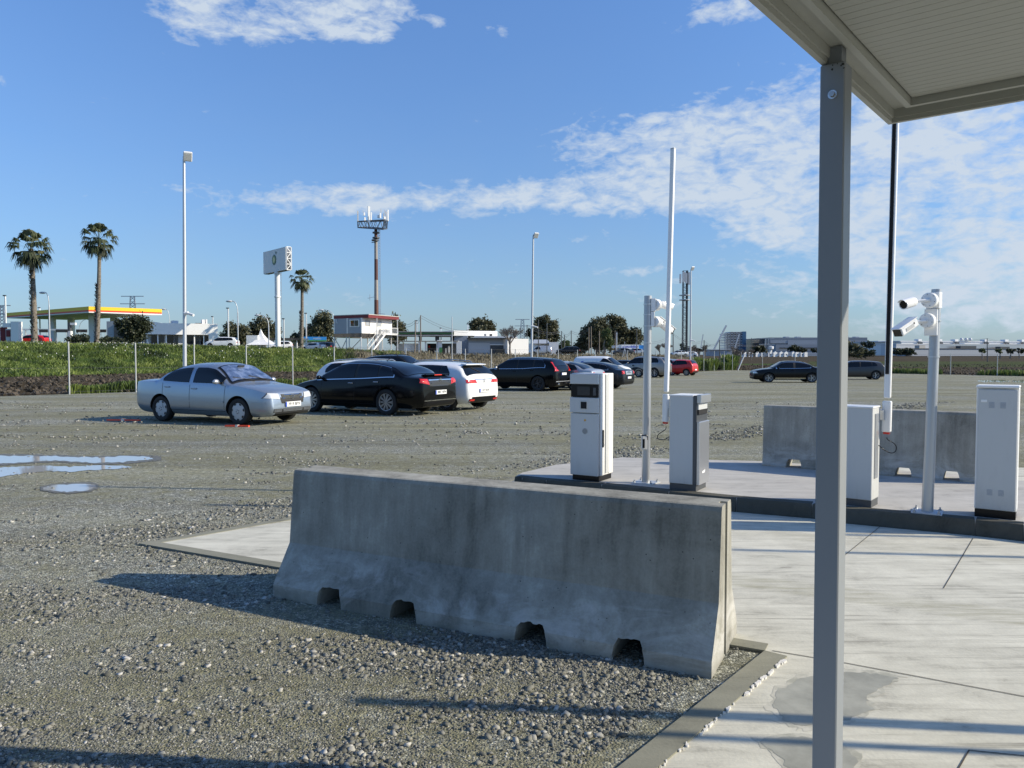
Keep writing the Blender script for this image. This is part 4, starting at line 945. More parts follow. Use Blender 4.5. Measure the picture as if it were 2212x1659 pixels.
TPL['wagon'] = dict(TPL['suv'], xR=-2.45, xF=2.2, W=1.80, wb=2.68, r=.33,
    T=[(-2.45, .62), (-2.44, .92), (-2.40, 1.03), (-2.22, 1.24), (-2.06, 1.38), (-1.9, 1.42), (-1.2, 1.47), (-.5, 1.49), (.0, 1.48), (.32, 1.44), (.8, 1.21), (1.17, 1.01), (1.24, .99), (1.7, .90), (2.0, .77), (2.12, .64), (2.17, .55), (2.2, .47)],
    S=[(-2.45, .56), (-2.41, .88), (-2.3, .98), (-1.6, 1.00), (-.5, .95), (1.15, .89), (1.7, .80), (2.0, .67), (2.12, .56), (2.17, .5), (2.2, .42)],
    rtop=-2.0, rbot=-2.34, dlo=(-1.95, .98), cowl=1.15, head=.35)
TPL['van'] = dict(xR=-2.2, xF=2.15, W=1.81, wb=2.73, r=.32,
    T=[(-2.2, .7), (-2.19, 1.3), (-2.15, 1.66), (-2.05, 1.77), (-1.7, 1.80), (-.5, 1.82), (.2, 1.81), (.55, 1.74), (.95, 1.46), (1.4, 1.13), (1.5, 1.09), (1.85, .98), (2.02, .83), (2.1, .68), (2.13, .58), (2.15, .5)],
    S=[(-2.2, .64), (-2.17, 1.0), (-2.0, 1.08), (-.5, 1.05), (1.4, 1.0), (1.85, .88), (2.02, .73), (2.1, .6), (2.13, .52), (2.15, .45)],
    cowl=1.38, head=.62, rtop=-3, rbot=-3, dlo=(.05, 1.22), pil=[], seams=(0.0, 1.1))
def sm(a, b, x): t = np.clip((x - a) / (b - a), 0, 1); return t * t * (3 - 2 * t)
class Body:
    def __init__(s, tp, H=None):
        s.__dict__.update(tp); s.hw = s.W / 2; s.Tf = pch(s.T); s.Sf = pch(s.S); a, b = s.xR, s.xF
        s.Wf = pch([(a, .80), (a + .04, .87), (a + .12, .92), (a + .35, .965), (a + 1.0, 1.0), (b - 1.3, 1.0), (b - .55, .965), (b - .25, .915), (b - .10, .85), (b - .03, .79), (b, .74)])
        s.Bf = pch([(a, .42), (a + .03, .30), (a + .12, .245), (a + .5, .20), (b - .5, .19), (b - .12, .21), (b - .03, .26), (b, .34)])
    def tum(s, x): return .42
    def nm(s, x):
        c = sm(.12, .32, s.Tf(x) - s.Sf(x)); return 1.3 + 4.7 * c, 3.3 - .5 * c
    def Y(s, x, z):
        x = np.asarray(x, float); z = np.asarray(z, float); w = s.Wf(x) * s.hw; S = s.Sf(x); Tt = s.Tf(x); B = s.Bf(x); n, mm = s.nm(x)
        q = np.clip((z - B) / np.maximum(S - B, .02), 0, 1)
        lo = w * (1 - .16 * np.clip((.30 - q) / .30, 0, 1) ** 2.2 - .045 * np.clip((q - .55) / .45, 0, 1) ** 1.6)
        wS = w * .955; c = sm(.12, .32, Tt - S); t = np.clip((z - S) / np.maximum(Tt - S, .01), 0, 1)
        up = (wS - .36 * c * (z - S)) * (1 - t ** n) ** (1 / mm)
        return np.where(z <= S, lo, np.where(z <= Tt, up, -1.0))
    def Z(s, x, y):
        x = np.asarray(x, float); y = np.abs(np.asarray(y, float)); w = s.Wf(x) * s.hw * .955; S = s.Sf(x); Tt = s.Tf(x); n, mm = s.nm(x); c = sm(.12, .32, Tt - S); z = Tt.copy() if hasattr(Tt, 'copy') else Tt
        for _ in range(6):
            ww = np.maximum(w - .36 * c * (z - S), .05); q = np.clip(y / ww, 0, .999); z = S + (Tt - S) * (1 - q ** mm) ** (1 / n)
        return z
    def Xend(s, y, z, front):
        y = np.abs(np.asarray(y, float)); z = np.asarray(z, float); N = 160
        xs = np.linspace(s.xF, s.xF - 1.4, N) if front else np.linspace(s.xR, s.xR + 1.4, N)
        out = np.full(np.broadcast(y, z).shape, xs[-1]); done = np.zeros(out.shape, bool)
        for x in xs:
            ok = (s.Y(np.full(out.shape, x), z) >= y) & (z >= s.Bf(x) - .001) & ~done; out = np.where(ok, x, out); done |= ok
        return out
    def stations(s):
        # dense where the top profile is steep
        xs = np.linspace(s.xR, s.xF, 900); t = s.Tf(xs); sl = np.concatenate([[0], np.cumsum(np.hypot(np.diff(xs), np.diff(t) * 1.0) + np.abs(np.diff(s.Wf(xs))) * 1.2)])
        return np.interp(np.linspace(0, sl[-1], 84), sl, xs)
    def mesh(s):
        X = s.stations(); ql = np.array([0, .10, .2, .32, .45, .58, .70, .8, .9, 1.0]); tu = np.array([.10, .25, .4, .55, .68, .78, .86, .92, .955, .98, .993])
        mb = MB(); R = []
        for x in X:
            B, S, Tt = float(s.Bf(x)), float(s.Sf(x)), float(s.Tf(x)); zs = list(B + (S - B) * ql) + list(S + (Tt - S) * tu); ys = s.Y(np.full(len(zs), x), np.array(zs))
            # inner top points spaced over the roof
            yt = float(ys[-1]); inner = [yt * f for f in (.75, .5, .25)]; zi = s.Z(np.full(3, x), np.array(inner))
            half = [(float(a), b) for a, b in zip(ys, zs)] + [(a, float(b)) for a, b in zip(inner, zi)]
            ring = [(x, -a, b) for a, b in half] + [(x, 0.0, Tt)] + [(x, a, b) for a, b in half[::-1]]
            R.append(ring)
        n = len(R[0]); mb.v = [p for r in R for p in r]
        for i in range(len(R) - 1):
            for j in range(n - 1): mb.f.append((i * n + j, (i + 1) * n + j, (i + 1) * n + j + 1, i * n + j + 1)); mb.m.append(0)
            mb.f.append((i * n + n - 1, (i + 1) * n + n - 1, (i + 1) * n, i * n)); mb.m.append(1)
        mb.f.append(tuple(range(n))[::-1]); mb.m.append(0); L = (len(R) - 1) * n; mb.f.append(tuple(range(L, L + n))); mb.m.append(0)
        return mb
    # patches lying just proud of the skin
    def patch(s, mb, view, fn, nu=10, nv=6, off=.006, side=1):
        U, V = np.meshgrid(np.linspace(0, 1, nu), np.linspace(0, 1, nv)); a, b = fn(U, V)
        if view == 'side':      # a=x, b=z
            P = np.stack([a, side * (s.Y(a, b) + off), b + off * .3], -1)
        elif view == 'top':     # a=x, b=y
            P = np.stack([a, b, s.Z(a, b) + off], -1)
            dzx = (s.Z(a + .01, b) - s.Z(a - .01, b)) / .02; P[..., 0] -= np.clip(dzx, -2, 2) * off * .8
        else:
            fr = view == 'front'; x = s.Xend(a, b, fr); P = np.stack([x + (off if fr else -off), a * (1 + off * .6), b], -1)
        vs = P.reshape(-1, 3); fs = [(i * nu + j, i * nu + j + 1, (i + 1) * nu + j + 1, (i + 1) * nu + j) for i in range(nv - 1) for j in range(nu - 1)]
        mb.add([tuple(v) for v in vs], fs); return P
def quadfn(c):      # bilinear from 4 corners: (a,b) bl, br, tr, tl
    c = np.array(c, float)
    def f(U, V): return tuple((1 - U) * (1 - V) * c[0, i] + U * (1 - V) * c[1, i] + U * V * c[2, i] + (1 - U) * V * c[3, i] for i in (0, 1))
    return f
def wheel_parts(r, style, mats):
    w = .21
    ty = MB(); ty.lathe([(r * .66, -w / 2 + .012), (r * .80, -w / 2), (r * .95, -w / 2 + .010), (r, -w / 2 + .035), (r, w / 2 - .035), (r * .95, w / 2 - .010), (r * .80, w / 2), (r * .66, w / 2 - .012), (r * .64, w / 2 - .05), (r * .64, -w / 2 + .05), (r * .66, -w / 2 + .012)], (0, 0, 0), 'Y', 36)
    rm = MB(); R = r * .665; fy = w / 2 - .018
    if style == 'cap':      # hubcap with seven cut-outs round the edge
        rm.lathe([(.001, fy + .018), (R * .30, fy + .014), (R * .7, fy + .012), (R * .97, fy - .004), (R, fy - .02)], (0, 0, 0), 'Y', 42)
        rm.mi = 1
        for i in range(7):
            a = 2 * math.pi * i / 7 + .2; da = .15; P = []
            for (rr, aa) in ((R * .97, a - da * 1.25), (R * .97, a + da * 1.25), (R * .80, a + da * .9), (R * .76, a), (R * .80, a - da * .9)): P.append((rr * math.cos(aa), fy + .0165 - .013 * max(0, rr / R - .76), rr * math.sin(aa)))
            rm.add(P, [(0, 1, 2, 3, 4)])
        for i in range(5):
            a = 2 * math.pi * i / 5; c = (R * .2 * math.cos(a), R * .2 * math.sin(a)); rm.cyl((c[0], fy + .014, c[1]), (c[0], fy + .0195, c[1]), R * .055, n=8)
        rm.mi = 0
    else:
        rm.mi = 1; rm.lathe([(.001, fy - .07), (R, fy - .07), (R, fy - .05)], (0, 0, 0), 'Y', 30); rm.mi = 0
        rm.lathe([(R * .93, fy - .06), (R * .93, fy), (R * 1.0, fy + .006), (R * 1.01, fy - .02)], (0, 0, 0), 'Y', 36)
        n, wd, pair = {'multi': (10, .034, True), 'five': (5, .075, False), 'fivepair': (5, .045, True), 'seven': (7, .05, False)}[style]
        for i in range(n):
            a = 2 * math.pi * i / n
            for da in ((-.09, .09) if pair and n == 10 else (-.2, .2) if pair else (0,)):
                aa = a + da; a0 = a + da * .5; p0 = Vector((R * .18 * math.cos(a0), fy - .008, R * .18 * math.sin(a0))); p1 = Vector((R * .96 * math.cos(aa), fy - .002, R * .96 * math.sin(aa)))
                rm.bar(p0, p1, wd * (.7 if pair else 1), .022)
        rm.lathe([(.001, fy + .006), (R * .17, fy + .004), (R * .22, fy - .02)], (0, 0, 0), 'Y', 20)
    return ty, rm
WH = {}
def get_wheel(r, style, mname):
    key = (r, style, mname)
    if key not in WH:
        ty, rm = wheel_parts(r, style, None); a = ty.build('wheel', M['rubber'], smooth=40); b = rm.build('rim', [M[mname], M['ink']], smooth=35)
        WH[key] = (a.data, b.data); bpy.data.objects.remove(a); bpy.data.objects.remove(b)
    return WH[key]
def car(label, body, pname, loc, head, scale=(1, 1, 1), group='cars parked on the gravel lot', wheels=('five', 'rim'), trim=None, glass='glass', detail=2,
        tail=None, headl=None, plate_r=None, plate_f=None, rails=False, handles='p', mirror=None, rear_extra=None, front_extra=None, sill=None, shade=False, cat='car', name='parked_car', redtail='redlens', steer=0.0):
    B = Body(TPL[body]); hw = B.hw; T = thing(name, label, cat, loc, head, group); T.scale = scale
    P = M[pname]; raw = B.mesh().build('body', [P, M['dark']], None, smooth=None)
    raw.data.materials.append(M['black'])
    cut = MB(); r = B.r
    for ax in (-B.wb / 2, B.wb / 2):
        for sy in (-1, 1): cut.cyl((ax, sy * (hw - .34), r + .01), (ax, sy * (hw + .3), r + .01), r + .048, n=40)
    co = cut.build('cut', [M['black'], M['black'], M['black']]); co.data.polygons.foreach_set('material_index', [2] * len(co.data.polygons))
    md = raw.modifiers.new('b', 'BOOLEAN'); md.object = co; md.operation = 'DIFFERENCE'; md.solver = 'EXACT'
    dg = bpy.context.evaluated_depsgraph_get(); me = bpy.data.meshes.new_from_object(raw.evaluated_get(dg)); raw.modifiers.clear(); raw.data = me; me.name = 'body'
    me.shade_smooth(); me.set_sharp_from_angle(angle=math.radians(32)); bpy.data.objects.remove(co); raw.parent = T
    # wheels
    td, rd = get_wheel(r, *wheels)
    for ax in (-B.wb / 2, B.wb / 2):
        for sy in (-1, 1):
            o = bpy.data.objects.new('wheel', td); COL.objects.link(o); o.parent = T; o.location = (ax, sy * (hw - .125), r); o.rotation_euler = (0, 0, (0 if sy > 0 else math.pi) + (steer if ax > 0 else 0))
            q = bpy.data.objects.new('rim', rd); COL.objects.link(q); q.parent = o
    # side windows
    xa, xb = B.dlo; cuts = [xa] + [v for p in sorted(B.pil) for v in p] + [xb]; g = M[glass]
    def dlo(x0, x1, up=.80, lo=.035, inset=0.0):
        def f(U, V):
            x = x0 + (x1 - x0) * U; S = B.Sf(x) + lo; top = B.Sf(x) + (B.Tf(x) - B.Sf(x)) * up
            # close the ends of the opening smoothly
            e = np.minimum(1, np.minimum((x - xa + .02) / .22, 9)) ; e = np.clip(e, .12, 1) ** .5
            top = S + (np.maximum(top - S, .012)) * e
            return x, S + (top - S) * V
        return f
    for sy in (-1, 1):
        if body != 'van' or True:
            if trim: mb = MB(); B.patch(mb, 'side', dlo(xa - .03, xb + .05, .845, .008), 36, 8, .003, sy); mb.build('window_trim', M[trim], T, smooth=180)
            if not body == 'sedan' or trim:
                mb = MB(); B.patch(mb, 'side', dlo(xa, xb, .815, .028), 36, 8, .006, sy); mb.build('window_frame', M['ink'], T, smooth=180)
            for i in range(0, len(cuts) - 1, 2):
                mb = MB(); B.patch(mb, 'side', dlo(cuts[i], cuts[i + 1], .77 if body == 'sedan' else .795, .04), 20, 8, .011, sy); mb.build('side_window', g, T, smooth=180)
    # windscreen and rear window
    def topfn(x0, x1, fr):
        def f(U, V):
            x = x0 + (x1 - x0) * U; S = B.Sf(x); ww = (B.Wf(x) * hw * .955 - .36 * (B.Tf(x) - S) * sm(.12, .32, B.Tf(x) - S)) * fr
            return x, ww * (2 * V - 1)
        return f
    mb = MB(); B.patch(mb, 'top', topfn(B.cowl + .02, B.head - .02, .90), 14, 15, .004); mb.build('windscreen_frame', M['ink'], T, smooth=180)
    mb = MB(); B.patch(mb, 'top', topfn(B.cowl - .03, B.head, .865), 14, 15, .010); ws = mb.build('windscreen', g, T, smooth=180)
    if shade:
        mb = MB(); B.patch(mb, 'top', topfn(B.cowl - .07, B.head + .03, .82), 14, 15, .015); mb.build('foil_sunshade', M['sunshade'], ws, smooth=180)
        mb = MB(); p = (B.head + .10, 0); mb.box((B.head + .13, 0, float(B.Z(B.head + .13, 0)) + .028), (.03, .20, .06), M=Matrix.Rotation(.5, 3, 'Y')); mb.build('mirror_mount', M['ink'], ws)
    if B.rtop > -2.9:
        mb = MB(); B.patch(mb, 'top', topfn(B.rtop, B.rbot, .86), 12, 13, .009); rw = mb.build('rear_window', g, T, smooth=180)
    # lights
    tl = tail or [(.50, .84), (hw * .90, .82), (hw * .89, .96), (.54, .96)]
    hl = headl or [(.42, .58), (hw * .90, .62), (hw * .84, .74), (.46, .72)]
    for sy in (-1, 1):
        mb = MB(); B.patch(mb, 'rear', quadfn([(a * sy, b) for a, b in tl]), 12, 6, .012); t_ = mb.build('tail_light', M[redtail], T, smooth=180)
        c = np.array(tl); ce = c.mean(0); c2 = ce + (c - ce) * .45; c2[:, 1] -= .02; mb = MB(); B.patch(mb, 'rear', quadfn([(a * sy, b) for a, b in c2]), 8, 4, .02); mb.build('reflector', M['redlit' if redtail == 'redlens' else 'clearlens'], t_, smooth=180)
        mb = MB(); B.patch(mb, 'front', quadfn([(a * sy, b) for a, b in hl]), 12, 6, .012); h_ = mb.build('headlight', M['clearlens'], T, smooth=180); cc_ = np.array(hl); cm = cc_.mean(0); cf = cm + (cc_ - cm) * 1.09; mb = MB(); B.patch(mb, 'front', quadfn([(a * sy, b) for a, b in cf]), 12, 6, .007); mb.build('lamp_surround', M['darkgrey'], h_, smooth=180)
        # mirror
        mx = B.dlo[1] - .12; mz = float(B.Sf(mx)) + .085; my = float(B.Y(mx, mz - .05)); mb = MB(); mb.sphere((mx, sy * (my + .115), mz), .075, 12, 8, (.75, 1.25, .82)); mr = mb.build('mirror', M[mirror or pname], T, smooth=180)
        mb = MB(); mb.bar((mx + .02, sy * (my - .02), mz - .05), (mx + .01, sy * (my + .07), mz - .02), .05, .035); mb.build('mirror_stalk', M['ink'], mr)
        mb = MB()
        for hx in (B.seams[0] + .16, B.seams[1] + .14) if body != 'van' else (.15,):
            hz = float(B.Sf(hx)) - .10; hy = float(B.Y(hx, hz)); mb = MB(); mb.box((hx, sy * (hy + .018), hz), (.17, .022, .026), bev=.006); mb.build('door_handle', M['chrome' if handles == 'c' else pname], T)
        mb = MB()
        for sx in B.seams:
            zt = float(B.Sf(sx)) - .0; B.patch(mb, 'side', (lambda x0: (lambda U, V: (x0 + (U - .5) * .009 + .05 * (V - .5) * (1 if x0 > 0.5 else -1) * .3, B.Bf(x0) + .10 + (zt - B.Bf(x0) - .11) * V)))(sx), 2, 8, .0025, sy)
        x0s, x1s = B.seams[0], B.seams[-1]
        B.patch(mb, 'side', lambda U, V: (x0s + (x1s - x0s) * U, .30 + .008 * V + 0 * U), 12, 2, .0025, sy)
        mb.build('panel_gap', M['ink'], T)
        if sill:
            mb = MB(); B.patch(mb, 'side', lambda U, V: (-B.wb / 2 + r + .06 + (B.wb - 2 * r - .12) * U, B.Bf(0 * U) + .02 + .11 * V), 12, 3, .008, sy); mb.build('sill_trim', M[sill], T, smooth=180)
    # bumpers' lower lips, grille, plates
    mb = MB(); B.patch(mb, 'rear', quadfn([(-hw * .78, .27), (hw * .78, .27), (hw * .8, .37), (-hw * .8, .37)]), 16, 4, .010); mb.build('rear_bumper_insert', M['dark'], T, smooth=180)
    if front_extra != 'bora':
        mb = MB(); B.patch(mb, 'front', quadfn([(-.36, .50), (.36, .50), (.40, .64), (-.40, .64)]), 12, 4, .010); mb.build('grille', M['ink'], T, smooth=180)
        mb = MB(); B.patch(mb, 'front', quadfn([(-.55, .27), (.55, .27), (.60, .38), (-.60, .38)]), 12, 4, .010); mb.build('air_intake', M['ink'], T, smooth=180)
    def plate(front, txt, zc, y0=0.0):
        x = float(B.Xend(np.array([.05]), np.array([zc]), front)[0]); s = 1 if front else -1; xo = x + s * .022
        mb = MB(); mb.box((xo, y0, zc), (.012, .52, .115), bev=.003); p_ = mb.build('number_plate', M['plate'], T)
        mb = MB(); mb.box((xo + s * .0065, y0 - s * .24, zc), (.002, .04, .108)); mb.build('plate_band', M['plateblue'], p_)
        if txt:
            mb = MB(); text_on(mb, txt, .105, (xo + s * .0078, y0 + s * .02, zc), (0, s, 0), (0, 0, 1), .004, .95); mb.build('plate_number', M['ink'], p_)
    if plate_r: plate(False, *plate_r)
    if plate_f: plate(True, *plate_f)
    if rails:
        for sy in (-1, 1):
            pts = [(x, sy * (float(B.Y(x, B.Sf(x) + (B.Tf(x) - B.Sf(x)) * .86))), float(B.Sf(x) + (B.Tf(x) - B.Sf(x)) * .93) + dz_) for x, dz_ in ((-1.7, .02), (-1.6, .06), (-.7, .075), (.1, .06), (.2, .02))]
            MB().tube([Vector(p) for p in pts], .018, 8).build('roof_rail', M['alu' if rails != 'k' else 'ink'], T, smooth=60)
    if rear_extra: rear_extra(B, T, hw)
    if callable(front_extra): front_extra(B, T, hw)
    mb = MB(); mb.tube([Vector((B.rtop + .25 if B.rtop > -2.9 else -1.7, 0, float(B.Tf(B.rtop + .25 if B.rtop > -2.9 else -1.7)))), Vector((B.rtop + .12 if B.rtop > -2.9 else -1.8, 0, float(B.Tf(max(B.rtop, -2) + .25)) + .07))], [.012, .004], 6); mb.build('roof_aerial', M['ink'], T)
    return T, B
def place_wheel(px, py, head, tpl, which='rear', side=1, z=None):
    """car origin so that the given wheel's ground contact falls on this pixel; side +1 = left wheels"""
    B = TPL[tpl]; p = G(px, py, z); ax = (-1 if which == 'rear' else 1) * B['wb'] / 2; ay = side * (B['W'] / 2 - .125)
    c, s = math.cos(head), math.sin(head); return (p.x - (ax * c - ay * s), p.y - (ax * s + ay * c), p.z)
def emblem_ring(mb, c, r, s, n=20):
    mb.lathe([(r * .82, 0), (r * .82, .006), (r, .006), (r, 0)], (0, 0, 0), 'X', n) ; k_ = len(mb.v)
D_ = math.radians

# 1 silver-blue saloon with foil sunshade
def bora_front(B, T, hw):
    x = lambda y, z: float(B.Xend(np.array([y]), np.array([z]), True)[0])
    mb = MB(); B.patch(mb, 'front', quadfn([(-.33, .60), (.33, .60), (.36, .715), (-.36, .715)]), 14, 5, .008); g_ = mb.build('grille', M['ink'], T, smooth=180)
    mb = MB()
    for zz in (.622, .648, .674, .700): B.patch(mb, 'front', quadfn([(-.33, zz - .006), (.33, zz - .006), (.33, zz + .006), (-.33, zz + .006)]), 14, 2, .018)
    mb.build('grille_bar', M['chrome'], g_)
    xo = x(0, .66) + .03; mb = MB(); n = 24; r0, r1 = .052, .063
    vs = [(xo, r * math.cos(6.283 * i / n), .655 + r * math.sin(6.283 * i / n)) for r in (r0, r1) for i in range(n)]; mb.add(vs, [(i, (i + 1) % n, n + (i + 1) % n, n + i) for i in range(n)])
    for a, b in (((-.022, .045), (0, .004)), ((.022, .045), (0, .004)), ((-.046, .03), (-.022, -.042)), ((.046, .03), (.022, -.042)), ((-.022, -.042), (0, -.006)), ((.022, -.042), (0, -.006))):
        mb.bar((xo, a[0], .655 + a[1]), (xo, b[0], .655 + b[1]), .010, .006)
    mb.build('emblem', M['chrome'], g_)
    for (y0, y1) in ((-.62, -.36), (-.33, .33), (.36, .62)):
        mb = MB(); B.patch(mb, 'front', quadfn([(y0, .30), (y1, .30), (y1, .385), (y0, .385)]), 12, 4, .008); v_ = mb.build('bumper_vent', M['ink'], T, smooth=180)
        mb = MB()
        for zz in (.32, .343, .366): B.patch(mb, 'front', quadfn([(y0 + .01, zz - .003), (y1 - .01, zz - .003), (y1 - .01, zz + .003), (y0 + .01, zz + .003)]), 10, 2, .014)
        mb.build('vent_slat', M['p_silver'], v_)
    for sy in (-1, 1):
        mb = MB(); B.patch(mb, 'front', quadfn([(sy * .40, .60), (sy * hw * .90, .63), (sy * hw * .86, .735), (sy * .44, .725)]), 10, 5, .016)
        mb = MB(); B.patch(mb, 'side', lambda U, V: (1.66 + .36 * U, .50 + .035 * V), 8, 2, .012, sy); mb.build('bumper_strip', M['p_silverblue'], T, smooth=180)
        mb = MB(); B.patch(mb, 'side', lambda U, V: (-.84 + 1.68 * U, .505 + .03 * V), 14, 3, .016, sy); mb.build('rubbing_strip', M['p_silverblue'], T, smooth=180)
    for sy in (-.28, .22):
        a = Vector((B.cowl + .02, sy + .25, float(B.Z(B.cowl + .02, sy + .25)) + .02)); b = Vector((B.cowl - .16, sy - .28, float(B.Z(B.cowl - .16, sy - .28)) + .03)); MB().bar(a, b, .016, .012).build('wiper', M['ink'], T)
head = D_(-25.5); car('silver-blue saloon with foil sunshade behind its windscreen, nearest car at left', 'sedan', 'p_silverblue', place_wheel(521, 918, head, 'sedan', 'front', -1), head, wheels=('cap', 'hubcap'),
    tail=[(.55, .74), (.765, .72), (.75, .93), (.57, .93)], headl=[(.40, .60), (.765, .635), (.70, .755), (.43, .735)], plate_f=('3919 BPX', .475, 0.0), shade=True, front_extra=bora_front, mirror='p_silver', steer=D_(0))

# 2 black fastback
def insignia_rear(B, T, hw):
    mb = MB(); B.patch(mb, 'rear', quadfn([(-.52, .955), (.52, .955), (.53, .985), (-.53, .985)]), 14, 3, .022); mb.build('chrome_bar', M['chrome'], T, smooth=180)
    mb = MB(); B.patch(mb, 'rear', quadfn([(-.50, .80), (.50, .80), (.52, .948), (-.52, .948)]), 14, 4, .008); mb.build('boot_patch', M['p_brown'], T, smooth=180)  # brownish reflection painted as a patch on the black boot
    mb = MB(); mb.box((-2.38, 0, 1.105), (.17, 1.10, .035), M=Matrix.Rotation(.12, 3, 'Y'), bev=.012); sp = mb.build('spoiler', M['p_black'], T)
    mb = MB(); mb.box((-2.467, 0, 1.100), (.02, .34, .022)); mb.build('brake_light', M['redlit'], sp)
    x = float(B.Xend(np.array([0.]), np.array([.97]), False)[0]) - .035; mb = MB(); n = 20; vs = [(x, r * math.cos(6.283 * i / n), .965 + r * math.sin(6.283 * i / n)) for r in (.038, .05) for i in range(n)]; mb.add(vs, [(i, (i + 1) % n, n + (i + 1) % n, n + i) for i in range(n)])
    mb.bar((x, -.06, .958), (x, .06, .972), .012, .008); mb.build('emblem', M['chrome'], T)
    mb = MB(); B.patch(mb, 'rear', quadfn([(-hw * .80, .405), (hw * .80, .405), (hw * .80, .43), (-hw * .80, .43)]), 16, 2, .014); mb.build('bumper_chrome_strip', M['chrome'], T, smooth=180)
head = D_(150.5); car('black fastback with chrome window line and multi-spoke wheels beside the silver saloon', 'fastback', 'p_black', place_wheel(838, 897, head, 'fastback', 'rear', 1), head, wheels=('multi', 'rim'), trim='chrome', handles='c',
    tail=[(.50, .84), (.83, .90), (.80, 1.01), (.56, 1.0)], plate_r=('3807 HFN', .63, 0.0), rear_extra=insignia_rear, mirror='p_black')

# 3 white hatchback
def megane_rear(B, T, hw):
    x = float(B.Xend(np.array([0.]), np.array([.90]), False)[0]) - .03; mb = MB()
    for a, b in (((0, .06), (.035, 0)), ((.035, 0), (0, -.06)), ((0, -.06), (-.035, 0)), ((-.035, 0), (0, .06))): mb.bar((x, a[0], .89 + a[1]), (x, b[0], .89 + b[1]), .016, .010)
    mb.build('emblem', M['chrome'], T)
    mb = MB(); B.patch(mb, 'rear', quadfn([(-.46, .925), (.46, .925), (.46, .945), (-.46, .945)]), 12, 2, .016); mb.build('chrome_bar', M['chrome'], T, smooth=180)
    mb = MB(); mb.box((-1.70, 0, 1.375), (.22, 1.02, .03), M=Matrix.Rotation(-.10, 3, 'Y'), bev=.010); mb.build('roof_spoiler', M['p_white'], T)
    for sy in (-1, 1):
        mb = MB(); B.patch(mb, 'rear', quadfn([(sy * .48, .30), (sy * .70, .30), (sy * .70, .35), (sy * .48, .35)]), 6, 2, .02); mb.build('fog_reflector', M['redlens'], T)
    mb = MB(); a = Vector((B.rbot + .03, .0, float(B.Z(B.rbot + .03, 0)) + .03)); mb.bar(a, a + Vector((.13, .28, .13)), .016, .012); mb.build('wiper', M['ink'], T)
head = D_(147); car('white hatchback with its rear lit by the sun, between the black fastback and black suv', 'hatch', 'p_white', place_wheel(968, 887, head, 'hatch', 'rear', 1), head, wheels=('five', 'rim'),
    tail=[(.36, .83), (.80, .83), (.80, .93), (.42, .925)], plate_r=('1377 KSP', .60, 0.0), rear_extra=megane_rear, mirror='p_white')
# 4 black suv
def volvo_rear(B, T, hw):
    x = float(B.Xend(np.array([0.]), np.array([.97]), False)[0]) - .02; mb = MB(); text_on(mb, 'VOLVO', .085, (x, 0, .975), (0, -1, 0), (0, 0, 1), .006, 1.9); mb.build('lettering', M['chrome'], T)
    for sy in (-1, 1):
        mb = MB(); B.patch(mb, 'rear', quadfn([(sy * .66, 1.08), (sy * .80, 1.06), (sy * .72, 1.42), (sy * .64, 1.42)]), 6, 10, .014); mb.build('tail_light', M['redlens'], T, smooth=180)
        mb = MB(); mb.cyl((-2.40, sy * .62, .36), (-2.46, sy * .62, .36), .05, n=16); mb.build('exhaust', M['chrome'], T)
    mb = MB(); mb.box((-2.44, 0, .40), (.16, .06, .06)); mb.sphere((-2.52, 0, .46), .028); mb.build('tow_hook', M['ink'], T)
    mb = MB(); B.patch(mb, 'rear', quadfn([(-.80, .46), (.80, .46), (.80, .50), (-.80, .50)]), 14, 2, .016); mb.build('bumper_strip', M['alu'], T, smooth=180)
head = D_(150); car('black suv with tall red tail lights parked right of the white hatchback', 'suv', 'p_black', place_wheel(1163.5, 845, head, 'suv', 'rear', 1), head, wheels=('fivepair', 'rimdark'), trim='chrome', mirror='p_silver',
    tail=[(.50, .99), (.84, .97), (.82, 1.07), (.66, 1.09)], plate_r=('', .84, 0.0), rear_extra=volvo_rear)
# 5 silver coupe-like car behind the ticket machine
head = D_(149); car('silver saloon mostly hidden behind the ticket machine', 'fastback', 'p_silver', place_wheel(1243, 843, head, 'fastback', 'rear', 1), head, (.90, .95, .97), wheels=('five', 'rim'), tail=[(.46, .80), (.83, .78), (.81, .92), (.52, .94)])
# 6 dark blue-grey car
def lag_rear(B, T, hw):
    mb = MB(); B.patch(mb, 'rear', quadfn([(-.42, .78), (.42, .78), (.44, .99), (-.44, .99)]), 10, 4, .008); mb.build('boot_patch', M['p_silver'], T, smooth=180)
head = D_(149); car('dark blue-grey fastback with square red tail lights behind the ticket machine', 'fastback', 'p_darkgrey', place_wheel(1334, 837.5, head, 'fastback', 'rear', -1), head, (.93, .96, .96), wheels=('five', 'rim'), tail=[(.60, .84), (.83, .82), (.81, 1.0), (.60, 1.0)], plate_r=('', .62, 0.0), rear_extra=lag_rear, trim='alu')
